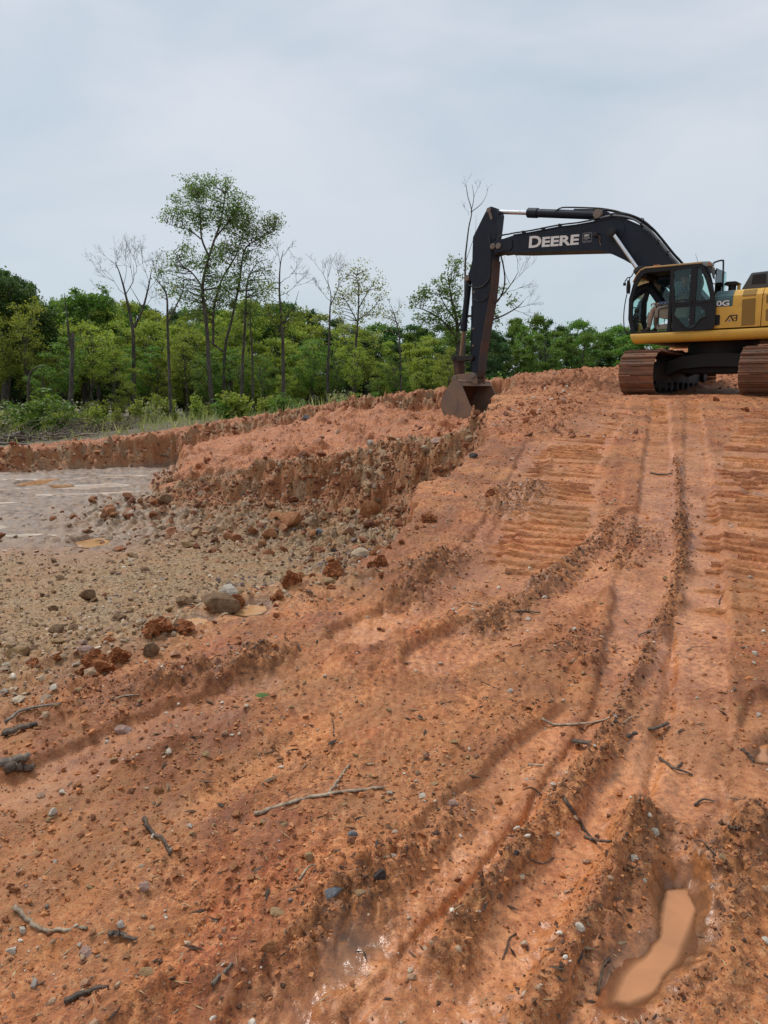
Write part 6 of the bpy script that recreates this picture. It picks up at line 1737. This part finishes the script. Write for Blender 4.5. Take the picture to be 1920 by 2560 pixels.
# gravel on the pit slope and scree
x, y, h, mk = sample(rs, 52000, 2.8, 16.5, keep=lambda x, y, m: (x < .12 * y) * np.clip(m['gravel'] + .7 * m['scree'] + .3 * m['face'], 0, 1) * (1 - m['hole']) * (1 - .6 * m['mud']) * (1 - m['pool']) * (.5 + .5 * (fbm(x * .8, y * .8, 3, 305) > -.25)))
sz = np.clip(rs.exponential(.017, len(x)) + .016, .016, .10) * (.50 + .062 * y)
pz = (fbm(x * .5, y * .5, 2, 306) + 1.3 * np.exp(-((x + .3) / 1.7) ** 2 - ((y - 9.2) / 2.4) ** 2) > .5)
big = sz > np.median(sz)
scatter('gravel', rs, x[~pz & big], y[~pz & big], h[~pz & big], sz[~pz & big], M_GRAV, 'loose brown and tan shale gravel covering the pit slope', 'gravel', 'ico', (.3, .75), sink=.4, jag=(.5, 1.25))
scatter('fine_gravel', rs, x[~pz & ~big], y[~pz & ~big], h[~pz & ~big], sz[~pz & ~big], M_GRAV, 'fine shale chips between the larger gravel of the slope', 'gravel', 'oct', (.3, .75))
scatter('shale_gravel', rs, x[pz], y[pz], h[pz], sz[pz], M_SLATE, 'dark purplish shale gravel at the foot of the cut', 'gravel', 'ico', (.3, .7))
# rubble on the bench, rim and spoil
x, y, h, mk = sample(rs, 24000, 9, 29, keep=lambda x, y, m: np.clip(m['rubble'] * .95 + .35 * m['ledge'] + .3 * m['face'], 0, 1) * (.3 + .7 * (fbm(x * .7, y * .7, 3, 307) > -.1)))
sz = power(rs, len(x), .028, .17, 1.7)
scatter('rubble', rs, x, y, h, sz, M_RUB, 'broken red clay and stone rubble along the cut rim and bench', 'rubble', 'ico', (.4, .9), (.6, 1), .38, .5, (.45, 1.3))
# crumbled face of the cut and the bank
x, y, h, mk = sample(rs, 90000, 9, 24.5, keep=lambda x, y, m: (x < .3 * y) * np.clip(m['face'] * 1.3, 0, 1))
scatter('face_clods', rs, x, y, h, power(rs, len(x), .030, .13, 2.0), M_FACE, 'crumbling clay and shale lumps of the cut face', 'clay', 'ico', (.5, 1.0), (.6, 1), .5, .6, (.45, 1.3))

# bigger broken blocks bedded in the face and scree
def blocks(name, rs, x, y, z, size, mat, label, cat):
    bm = bmesh.new(); bmesh.ops.create_icosphere(bm, subdivisions=2, radius=1.0); bm.verts.ensure_lookup_table()
    BV = np.array([v.co[:] for v in bm.verts]); BF = np.array([[v.index for v in f.verts] for f in bm.faces]); bm.free()
    V = []
    for i in range(len(x)):
        c = BV.copy()
        for _ in range(7):
            n = rs.normal(0, 1, 3); n /= np.linalg.norm(n); d = rs.uniform(.4, .8); s_ = c @ n; m = s_ > d; c[m] -= np.outer((s_[m] - d), n)
        c *= rs.uniform(.86, 1.12, (len(c), 1)); c *= np.array([1, rs.uniform(.6, 1), rs.uniform(.5, .9)]) * size[i] * .5
        a = rs.uniform(0, 6.28); R_ = np.array([[math.cos(a), -math.sin(a), 0], [math.sin(a), math.cos(a), 0], [0, 0, 1]]); t = rs.normal(0, .4); T = np.array([[1, 0, 0], [0, math.cos(t), -math.sin(t)], [0, math.sin(t), math.cos(t)]])
        V.append(c @ T.T @ R_.T + np.array([x[i], y[i], z[i]]))
    F = BF[None] + (np.arange(len(x)) * len(BV))[:, None, None]
    tag(mesh_np(name, np.concatenate(V), F.reshape(-1, 3), mat), label, cat, kind='stuff')
x, y, h, mk = sample(rs, 9000, 9, 15.5, keep=lambda x, y, m: (x < .3 * y) * np.clip(.3 * m['face'] + .5 * m['scree'], 0, 1))
x, y, h = x[:620], y[:620], h[:620]
blocks('face_blocks', rs, x, y, h, power(rs, len(x), .07, .26, 1.9), M_FACE, 'broken blocks of clay and shale bedded in the cut face', 'rubble')
x, y, h, mk = sample(rs, 6000, 19, 25.5, keep=lambda x, y, m: (x < .12 * y) * np.clip(m['face'], 0, 1))
x, y, h = x[:200], y[:200], h[:200]
blocks('bank_blocks', rs, x, y, h, power(rs, len(x), .07, .24, 1.9), M_RUB, 'broken red clay blocks bedded in the far bank', 'rubble')
# --- individual stones and boulders
def rock_mesh(seed, sub=3, cuts=13, rough=.07, flat=.75):
    bm = bmesh.new(); bmesh.ops.create_icosphere(bm, subdivisions=sub, radius=1.0)
    r2 = np.random.default_rng(seed)
    co = np.array([v.co for v in bm.verts])
    for _ in range(cuts):
        n = r2.normal(0, 1, 3); n /= np.linalg.norm(n); d = r2.uniform(.42, .74)
        s = co @ n; m = s > d
        co[m] -= np.outer((s[m] - d) * .97, n)
    co *= (1 + rough * (fbm(co[:, 0] * 2.3 + seed, co[:, 1] * 2.3 + co[:, 2] * 1.7, 3, seed)))[:, None]
    co += rough * .35 * np.stack([fbm(co[:, 1] * 6, co[:, 2] * 6, 2, seed + k) for k in range(3)], 1)
    co[:, 2] *= flat
    co /= np.abs(co[:, :2]).max()
    for v, c in zip(bm.verts, co): v.co = c
    me = bpy.data.meshes.new('stone'); bm.to_mesh(me); bm.free()
    return me
def rock_mat(name, a, b_, c_, rough=.75):
    m, nt, b = new_mat(name)
    tc = N(nt, 'ShaderNodeTexCoord').outputs['Object']
    oi = N(nt, 'ShaderNodeObjectInfo')
    n = noise(nt, 2.2, 6, .68, tc, .5); n2 = noise(nt, 14, 4, .6, tc)
    c = ramp(nt, n, [(.33, a), (.5, b_), (.68, c_)])
    c = mixc(nt, mrange(nt, n2, .35, .7, 0, .4), c, tuple(v * .5 for v in a))
    nt.links.new(c, b.inputs['Base Color']); b.inputs['Roughness'].default_value = rough; b.inputs['Specular IOR Level'].default_value = .2
    bump(nt, b, mth(nt, 'ADD', n, mth(nt, 'MULTIPLY', n2, .4)), .5, .15)
    return m
RK = {'grey': rock_mat('grey_rock', (.12, .125, .135), (.20, .21, .225), (.31, .32, .33)), 'tan': rock_mat('tan_rock', (.30, .17, .075), (.42, .26, .125), (.52, .37, .22)),
      'rust': rock_mat('rust_rock', (.27, .105, .042), (.40, .17, .068), (.48, .26, .13)), 'white': rock_mat('white_rock', (.50, .40, .30), (.64, .55, .44), (.74, .68, .60)),
      'brown': rock_mat('brown_rock', (.13, .068, .034), (.23, .130, .068), (.36, .22, .12)), 'pink': rock_mat('pink_rock', (.34, .18, .13), (.45, .28, .22), (.55, .40, .33)),
      'clod': rock_mat('clay_clod', (.20, .070, .027), (.38, .130, .048), (.50, .21, .09), .9), 'dark': rock_mat('dark_rock', (.035, .030, .030), (.07, .058, .055), (.12, .10, .09))}
RM = [rock_mesh(400 + i) for i in range(6)]
CM = [rock_mesh(450 + i, 4, 3, .62, .8) for i in range(3)]
_rc = {}
def rock(px, py, wpx, kind, label, name='stone', flat=.6, elong=.75, sink=.40, rz=None, mesh=None, lift=0.0, group=None, cat=None):
    x, y, z = spot(px, py)
    d = math.hypot(y, 1.2)
    w = wpx / 1850.0 * d
    cl = kind == 'clod'
    base = (CM if cl else RM)[mesh if mesh is not None else len(_rc) % (3 if cl else 6)]
    key = (base.name, kind)
    if key not in _rc:
        me = base.copy(); me.materials.clear(); me.materials.append(RK[kind]); _rc[key] = me
    o = bpy.data.objects.new(name, _rc[key]); link(o)
    o.location = (x, y + w * .3, z + w * .5 * flat * (1 - 2 * sink) + lift)
    o.scale = (w * .5, w * .5 * elong, w * .5 * flat / .75); o.rotation_euler = (random.uniform(-.2, .2), random.uniform(-.2, .2), rz if rz is not None else random.uniform(-.5, .5))
    tag(o, label, cat or ('clod' if cl else 'stone'), group)
    return o
rock(828, 2255, 52, 'grey', 'blue-grey angular stone on the clay near the rut', mesh=0, flat=.45, elong=.6, rz=.5)
rock(689, 2305, 42, 'tan', 'flat tan stone left of the blue-grey stone', mesh=1, flat=.3)
rock(668, 2400, 48, 'rust', 'orange-brown blocky stone at the edge of the wet lane', mesh=2)
rock(367, 2446, 42, 'tan', 'long flat tan stone on clay below the black bark strip', mesh=3, flat=.4, elong=.5, rz=0)
rock(356, 2247, 32, 'pink', 'upright beige stone among smaller pebbles', mesh=4, flat=.9)
rock(211, 2402, 40, 'pink', 'dull pink stone half sunk in the clay', mesh=5)
rock(1587, 2163, 27, 'white', 'white stone on the dark clod ridge beside the puddle', mesh=0)
rock(1451, 2332, 28, 'white', 'cream square stone on the ridge left of the puddle', mesh=1, flat=.9)
rock(1610, 2230, 18, 'white', 'small white stone in the dark mud at the puddle rim', mesh=2)
rock(132, 1735, 30, 'white', 'pale wedge-shaped stone near the pale sticks', mesh=3, flat=.8)
rock(194, 1738, 30, 'tan', 'tan blocky stone right of the pale wedge-shaped stone', mesh=4)
rock(301, 1840, 50, 'pink', 'large pale pinkish stone beside the wet lane', mesh=5)
rock(880, 2096, 26, 'grey', 'small grey cube-like stone on the clay', mesh=1, flat=.8)
rock(949, 2203, 38, 'dark', 'black rounded stone in the clod ridge', mesh=2, flat=.8)
rock(1058, 1998, 22, 'white', 'white pebble beside the dark clods', mesh=3)
rock(1133, 2020, 34, 'pink', 'pale pink stone poking out of dark clods', mesh=4)
rock(898, 2250, 26, 'tan', 'tan triangular stone right of the blue-grey stone', mesh=5, flat=.4)
rock(1290, 2160, 20, 'dark', 'dark round pebble on the clod ridge between the lanes', mesh=0, flat=.9)
rock(538, 1535, 112, 'brown', 'big dark brown boulder at the top of the gravel slope', 'boulder', .62, .8, .3, .3, 1)
rock(572, 1500, 52, 'white', 'cream-topped rock resting on the big brown boulder', 'boulder', .8, .8, .2, .5, 3)
rock(217, 1502, 48, 'brown', 'square brown block lying on the gravel slope', 'boulder', .65, .8, .25, .1, 2)
rock(455, 1520, 50, 'brown', 'dark clod-like rock left of the big brown boulder', 'boulder', .7, .9, .3, .1, 5)
rock(376, 1645, 46, 'brown', 'split shale rock standing on edge by the road edge', 'boulder', 1.0, .6, .25, .3, 4)
rock(231, 1675, 112, 'clod', 'large orange clay clod on the road edge', 'clay_clod', .6, .8, .35, 0, 0)
rock(205, 1655, 52, 'pink', 'pale slab lying on the large orange clay clod', 'boulder', .4, .7, .1, .2, 1, .03)
rock(370, 1588, 66, 'clod', 'orange clay clod below the big brown boulder', 'clay_clod', .7, .9, .3, 0, 1)
rock(451, 1588, 78, 'clod', 'wide orange clay clod right below the big brown boulder', 'clay_clod', .6, .9, .3, 1, 2)
rock(723, 1472, 72, 'clod', 'ragged orange clod above the dark shale gravel', 'clay_clod', .9, .9, .3, 2, 0)
rock(833, 1440, 64, 'clod', 'ragged orange clod at the corner of the road edge', 'clay_clod', .8, .9, .3, 1, 1)
rock(720, 1326, 76, 'rust', 'long leaning orange boulder on the scree', 'boulder', .75, .8, .25, .7, 0)
rock(690, 1300, 46, 'rust', 'rounded orange boulder behind the leaning one on the scree', 'boulder', .7, .9, .3, 0, 3)
rock(674, 1348, 44, 'rust', 'red-orange blocky boulder left of the leaning one', 'boulder', .7, .9, .3, 0, 2)
rock(655, 1368, 24, 'rust', 'small orange block under the red-orange boulder', 'boulder', .9, .9, .3, 0, 4)
rock(463, 1370, 36, 'tan', 'tan boulder at the foot of the scree', 'boulder', .7, .9, .3, 0, 5)
rock(567, 1353, 32, 'rust', 'upright orange stone between the scree boulders', 'boulder', 1.1, .8, .3, 0, 1)
rock(490, 1345, 38, 'tan', 'dusty tan boulder pair on the scree', 'boulder', .7, .9, .3, 1, 2)
rock(926, 1296, 64, 'rust', 'wedge-shaped orange boulder below the cut face', 'boulder', .75, .7, .25, .4, 4)
rock(932, 1320, 34, 'rust', 'small orange boulder in front of the wedge-shaped one', 'boulder', .7, .9, .3, 0, 0)
rock(870, 1285, 28, 'tan', 'tan stone left of the wedge-shaped boulder', 'boulder', .8, .9, .3, 0, 3)
rock(918, 1252, 26, 'tan', 'tan stone above the wedge-shaped boulder', 'boulder', .8, .9, .3, 0, 5)
rock(942, 1256, 24, 'brown', 'brown stone beside the tan one above the wedge-shaped boulder', 'boulder', .9, .9, .3, 0, 1)
rock(411, 1262, 44, 'brown', 'dark brown block at the tip of the cut spur', 'boulder', .7, .9, .25, .2, 2)
rock(1105, 1110, 54, 'pink', 'pale slab lying on the edge of the bench', 'boulder', .38, .6, .2, .1, 3)
rock(1182, 1148, 28, 'dark', 'dark stone on the road edge below the pale slab', 'boulder', .6, .8, .3, 0, 0)
rock(926, 1112, 20, 'white', 'whitish cobble at the rim of the cut face', 'boulder', .7, .9, .3, 0, 4)
rock(796, 1342, 24, 'grey', 'light grey stone among the dark shale gravel', 'boulder', .8, .8, .3, 0, 5)
rock(835, 1385, 22, 'dark', 'black angular stone in the dark shale gravel', 'boulder', .8, .8, .3, 0, 1)
rock(765, 1050, 20, 'grey', 'grey stone stuck in the bank behind the bench', 'boulder', .8, .9, .3, 0, 2)
rock(1410, 1003, 18, 'pink', 'pale stone on the loosened clay between bucket and tracks', 'boulder', .7, .9, .3, 0, 3)
rock(1865, 1030, 30, 'clod', 'reddish clod on the road below the tracks', 'clay_clod', .8, .9, .3, 0, 2)
rock(1790, 1003, 22, 'clod', 'small reddish clod between the two tracks', 'clay_clod', .8, .9, .3, 0, 0)
rock(1225, 1243, 34, 'clod', 'dark clay clod heaped beside the cleat prints', 'clay_clod', .7, .9, .3, 0, 1)
# countable smaller stones: look-alikes grouped by where they lie
ZN = [('cream stone lying loose on the rutted clay road', 'white', 'cream stones on the clay road', 45, 1.7, 6.5, lambda m: road_w(m) * (1 - m['lane']), (.018, .036)),
      ('tan stone lying loose on the rutted clay road', 'tan', 'tan stones on the clay road', 45, 1.7, 6.5, lambda m: road_w(m) * (1 - m['lane']), (.018, .040)),
      ('rust-brown stone lying loose on the rutted clay road', 'rust', 'rust-brown stones on the clay road', 30, 1.7, 6.5, lambda m: road_w(m) * (1 - m['lane']), (.02, .042)),
      ('tan stone half buried in the gravel slope', 'tan', 'tan stones of the gravel slope', 50, 3.4, 12, lambda m: m['gravel'], (.06, .14)),
      ('brown stone half buried in the gravel slope', 'brown', 'brown stones of the gravel slope', 50, 3.4, 12, lambda m: m['gravel'], (.06, .15)),
      ('rust-orange block lying on the scree below the bench', 'rust', 'orange blocks of the scree', 30, 8, 15, lambda m: m['scree'], (.10, .26)),
      ('pale stone among the red rubble of the rim', 'white', 'pale stones of the rim rubble', 24, 12, 27, lambda m: m['rubble'], (.06, .13))]
r3 = np.random.default_rng(123)
for lb, kd, gp, n, y0, y1, kf, (s0, s1) in ZN:
    x, y, h, mk = sample(r3, n * 60, y0, y1, (.5, .2), keep=lambda x, y, m: kf(m) * (m['hole'] < .1))
    for i in range(min(n, len(x))):
        base = RM[int(r3.integers(6))]; key = (base.name, kd)
        if key not in _rc:
            me = base.copy(); me.materials.clear(); me.materials.append(RK[kd]); _rc[key] = me
        s = r3.uniform(s0, s1); o = bpy.data.objects.new('stone', _rc[key]); link(o)
        o.location = (x[i], y[i], h[i] + s * .12); o.scale = (s * .5, s * .5 * r3.uniform(.6, .9), s * .5 * r3.uniform(.6, 1)); o.rotation_euler = (r3.normal(0, .3), r3.normal(0, .3), r3.uniform(0, 6.28))
        tag(o, lb, 'stone', gp)

_E = np.array(road_edge[1:11])
for i in range(46):
    k = r3.uniform(0, len(_E) - 1.001); j = int(k); p = _E[j] + (_E[j + 1] - _E[j]) * (k - j) + r3.normal(0, .16, 2)
    s = float(np.clip(.05 * (1 - r3.random()) ** -.6, .05, .17)); base = CM[int(r3.integers(3))]; key = (base.name, 'clod')
    if key not in _rc:
        me = base.copy(); me.materials.clear(); me.materials.append(RK['clod']); _rc[key] = me
    o = bpy.data.objects.new('clay_clod', _rc[key]); link(o)
    o.location = (p[0], p[1], ground_at(p[0], p[1]) + s * .08); o.scale = (s * .5, s * .5 * r3.uniform(.7, 1), s * .5 * r3.uniform(.6, 1.1)); o.rotation_euler = (r3.normal(0, .4), r3.normal(0, .4), r3.uniform(0, 6.28))
    tag(o, 'ragged orange clay clod heaped along the edge of the pit', 'clod', 'clay clods along the pit edge')

# --- sticks, roots and bark
def wood_mat(name, a, b_):
    m, nt, b = new_mat(name)
    tc = N(nt, 'ShaderNodeTexCoord').outputs['Object']
    n = noise(nt, 30, 6, .7, tc, .6)
    nt.links.new(ramp(nt, n, [(.35, a), (.52, tuple((u + v) / 2 for u, v in zip(a, b_))), (.68, b_)]), b.inputs['Base Color']); b.inputs['Roughness'].default_value = .75
    bump(nt, b, n, .5, .006)
    return m
WD = {'pale': wood_mat('pale_stick', (.15, .09, .05), (.52, .40, .28)), 'dark': wood_mat('dark_root', (.030, .020, .014), (.16, .10, .064)), 'grey': wood_mat('grey_wood', (.065, .046, .034), (.25, .19, .14)), 'bark': wood_mat('wet_bark', (.035, .022, .014), (.15, .095, .058))}
def stick(label, pts, r, kind, name='stick', forks=(), lift=.6, cat='stick', squash=None, group=None):
    def run(ps, r0, r1):
        Q = []
        for p in ps:
            x, y, z = spot(*p); Q.append(Vector((x, y, z + r0 * lift)))
        D = smooth_path([tuple(q) for q in Q], 5) if len(Q) > 2 else [Q[0].lerp(Q[1], t / 6) for t in range(7)]
        D = np.array([list(v) for v in D]); D += r3.normal(0, r0 * .28, D.shape) * np.array([1, 1, .4])
        return (D, r0, r1)
    L_ = [run(pts, r, r * .6)] + [run(f, r * .8, r * .45) for f in forks]
    V, F = tubes_np([(a, max(b, .051), c) if False else (a, b, c) for a, b, c in L_], 6)
    base = L_[0][0][0]
    if squash: V = np.c_[V[:, :2], base[2] + (V[:, 2] - base[2]) * squash]
    o = mesh_np(name, V - base, F, WD[kind], True); o.location = base
    bm = bmesh.new(); bm.from_mesh(o.data); bmesh.ops.holes_fill(bm, edges=[e for e in bm.edges if e.is_boundary], sides=8); bm.to_mesh(o.data); bm.free()
    return tag(o, label, cat, group)
_t5 = tubes_np
def tubes_np(lines, sides=5):
    return _t5([(P, r0, r1) for P, r0, r1 in lines], sides)
stick('long pale forked stick lying across the clay', [(637, 2041), (723, 2012), (810, 1995), (885, 1983), (960, 1978)], .0085, 'pale', forks=[[(818, 1992), (845, 1955), (877, 1917)]])
stick('short knobbly brown stick lying on clay', [(359, 2059), (382, 2088), (411, 2105), (425, 2140)], .008, 'bark')
stick('pale bent stick near the black bark strip', [(35, 2290), (75, 2319), (127, 2334), (220, 2325)], .008, 'pale')
stick('long pale curved stick beside the dark slab of bark', [(1353, 1802), (1388, 1818), (1440, 1819), (1492, 1808), (1539, 1793)], .007, 'pale')
stick('long dark slab of bark flat in the road', [(1429, 1869), (1527, 1854), (1597, 1831), (1669, 1817)], .019, 'bark', 'bark_slab', squash=.35)
stick('tiny pale twig on the wet lane', [(1319, 1921), (1352, 1921), (1388, 1917)], .005, 'pale')
stick('black curved root lying across the wet lane', [(1403, 1996), (1423, 2034), (1452, 2068), (1481, 2103), (1530, 2126)], .0075, 'dark', 'root', [[(1462, 2098), (1490, 2116)]])
stick('dark crooked twig by the right-hand lane', [(1646, 1903), (1678, 1924), (1730, 1941)], .007, 'dark', forks=[[(1690, 1928), (1705, 1916)]])
stick('thin dark twig pressed into the wet lane', [(1290, 2348), (1272, 2360), (1264, 2380), (1255, 2410)], .0035, 'dark')
stick('dark straight stick at the puddle edge', [(1524, 2398), (1507, 2439), (1492, 2497)], .006, 'bark')
stick('grey stick arching over rubble by the wood chunk', [(12, 1810), (64, 1787), (156, 1772)], .009, 'grey')
stick('thick grey split log lying half buried by the road edge', [(-30, 1927), (20, 1920), (70, 1916)], .024, 'grey', 'log', cat='log')
stick('short dark log piece below the grey split log', [(20, 1940), (50, 1936), (80, 1934)], .022, 'dark', 'log', cat='log')
stick('brown wood chunk under the grey arching stick', [(10, 1841), (50, 1830), (92, 1818)], .018, 'bark', 'log', cat='log')
stick('black strip of wet bark on clay', [(272, 2349), (305, 2356), (341, 2360)], .012, 'dark', 'bark_strip', squash=.25, cat='bark')
stick('short grey stick at the foot of the clod ridge', [(532, 2467), (560, 2450), (582, 2429)], .007, 'grey')
stick('dark bark-covered branch piece among orange clods', [(162, 2516), (215, 2492), (272, 2473)], .009, 'dark')
stick('thin hooked dark twig in the wet lane', [(1325, 2167), (1359, 2175), (1385, 2149)], .003, 'dark')
stick('dark stick across the wet patch in the lanes', [(1625, 1185), (1650, 1189), (1680, 1185)], .012, 'dark')
stick('dark stick on the bank of the wet diagonal lane', [(1290, 1532), (1320, 1533), (1350, 1536)], .008, 'dark')
stick('thin twig poking from the loosened clay beside the bucket', [(1265, 1022), (1285, 1030), (1300, 1037)], .012, 'pale')
stick('dark curved root in the right-hand mud', [(1850, 1875), (1870, 1890), (1885, 1910)], .007, 'dark', 'root')
stick('dark short root near the right-hand wet lane', [(1815, 2083), (1840, 2080), (1862, 2088)], .008, 'dark', 'root')
for i in range(40):
    y = r3.uniform(1.8, 7.5); xx = r3.uniform(-.45, .5) * y; a = r3.uniform(0, 3.14); ln = r3.uniform(.06, .22)
    hh, mk = terrain(np.array([xx, xx + math.cos(a) * ln * .5, xx + math.cos(a) * ln]), np.array([y, y + math.sin(a) * ln * .5 + ln * .1 * r3.normal(), y + math.sin(a) * ln]))
    if mk['hole'].max() > .1 or mk['gravel'].max() > .6: continue
    rr = r3.uniform(.0022, .0055); P = np.array([(xx, y, hh[0] + rr), (xx + math.cos(a) * ln * .5, y + math.sin(a) * ln * .5 + .015, hh[1] + rr * 1.5), (xx + math.cos(a) * ln, y + math.sin(a) * ln, hh[2] + rr)])
    D = np.array([list(v) for v in smooth_path([tuple(p) for p in P], 4)]); V, F = tubes_np([(D, rr, rr * .5)])
    kd = ('dark', 'dark', 'bark', 'pale')[int(r3.integers(4))]
    o = mesh_np('twig', V - P[0], F, WD[kd], True); o.location = P[0]
    tag(o, {'dark': 'blackish twig lying loose on the rutted clay', 'bark': 'brown twig lying loose on the rutted clay', 'pale': 'pale twig lying loose on the rutted clay'}[kd], 'twig', 'twigs scattered on the clay road')
# fallen green leaf
x, y, z = spot(651, 1748)
o = mesh_py('leaf', [(-.035, 0, .012), (-.01, .014, .02), (.03, .012, .018), (.05, 0, .012), (.02, -.014, .006), (-.015, -.012, .008), (0, 0, .014)], [(0, 6, 1), (1, 6, 2), (2, 6, 3), (3, 6, 4), (4, 6, 5), (5, 6, 0)], LEAF['tall'])
o.location = (x, y, z + .004); o.scale = (.75, .75, .8); o.rotation_euler = (.2, .1, .5); tag(o, 'single fresh green leaf fallen on the clay', 'leaf')
# --- brush and logs pushed up at the rim
def far_log(label, a, b, y, r, kind, name='log', dz=.08):
    A, B = px3(a[0], a[1], y), px3(b[0], b[1], y + r3.uniform(-.3, .3))
    off = ground_at(A[0], A[1]) + dz - A[2]
    if off > 0: A[2] += off; B[2] += off
    D = wiggle(r3, A, B, 7, .06); V, F = tubes_np([(D, r, r * .7)], 6)
    o = mesh_np(name, V - A, F, WD[kind], True); o.location = A
    tag(o, label, 'log' if name == 'log' else 'branch')
far_log('thick broken log jutting up from the brush pile', (18, 1096), (55, 1083), 26, .14, 'grey')
far_log('split log lying under the jutting broken log', (15, 1108), (60, 1095), 25.8, .11, 'bark')
far_log('dark log lying along the brush pile', (40, 1110), (78, 1106), 25.6, .10, 'dark')
far_log('long grey branch along the pit rim', (-20, 1124), (78, 1128), 24.6, .05, 'grey', 'branch')
far_log('pale pole lying beside the bright green bush', (140, 1118), (235, 1108), 25.5, .035, 'pale', 'branch')
far_log('thin arched branch over the brush behind the rim', (105, 1085), (155, 1078), 27, .04, 'grey', 'branch')
far_log('dark log behind the pale pole', (85, 1105), (125, 1098), 26.5, .09, 'dark')
far_log('bent bare branch rising from the brush heap', (320, 1062), (348, 1048), 28, .04, 'grey', 'branch')
far_log('dark branch across the top of the brush heap', (232, 1068), (300, 1074), 28, .06, 'dark', 'branch')
far_log('pale bare sapling bent over the brush heap', (318, 1075), (330, 1052), 27.5, .025, 'pale', 'branch')
def brush(cx, cy, y, wpx, hm, n, seed, label):
    r4 = np.random.default_rng(seed); c = px3(cx, cy, y); w = wpx / 1850 * y; L_ = []
    gz = ground_at(c[0], c[1])
    for _ in range(n):
        p = np.array([c[0] + r4.uniform(-w, w), y + r4.uniform(-.8, .8), gz + abs(r4.normal(0, hm * .5))]); d = r4.normal(0, 1, 3) * np.array([1, .6, .28]); d /= np.linalg.norm(d)
        L_.append((wiggle(r4, p, p + d * r4.uniform(.4, 1.5), 5, .14), r4.uniform(.006, .03), .004))
    V, F = tubes_np(L_, 4); o = mesh_np('brush', V, F, WD['dark' if seed % 2 else 'grey'], True); tag(o, label, 'brush', kind='stuff')
brush(270, 1064, 27.5, 70, .35, 170, 1, 'tangle of dark roots and branches heaped on the rim')
brush(50, 1104, 25.8, 90, .3, 150, 2, 'grey tangle of torn branches round the broken logs')
brush(180, 1112, 25.8, 60, .12, 70, 4, 'grey twigs strewn along the rim below the bush')
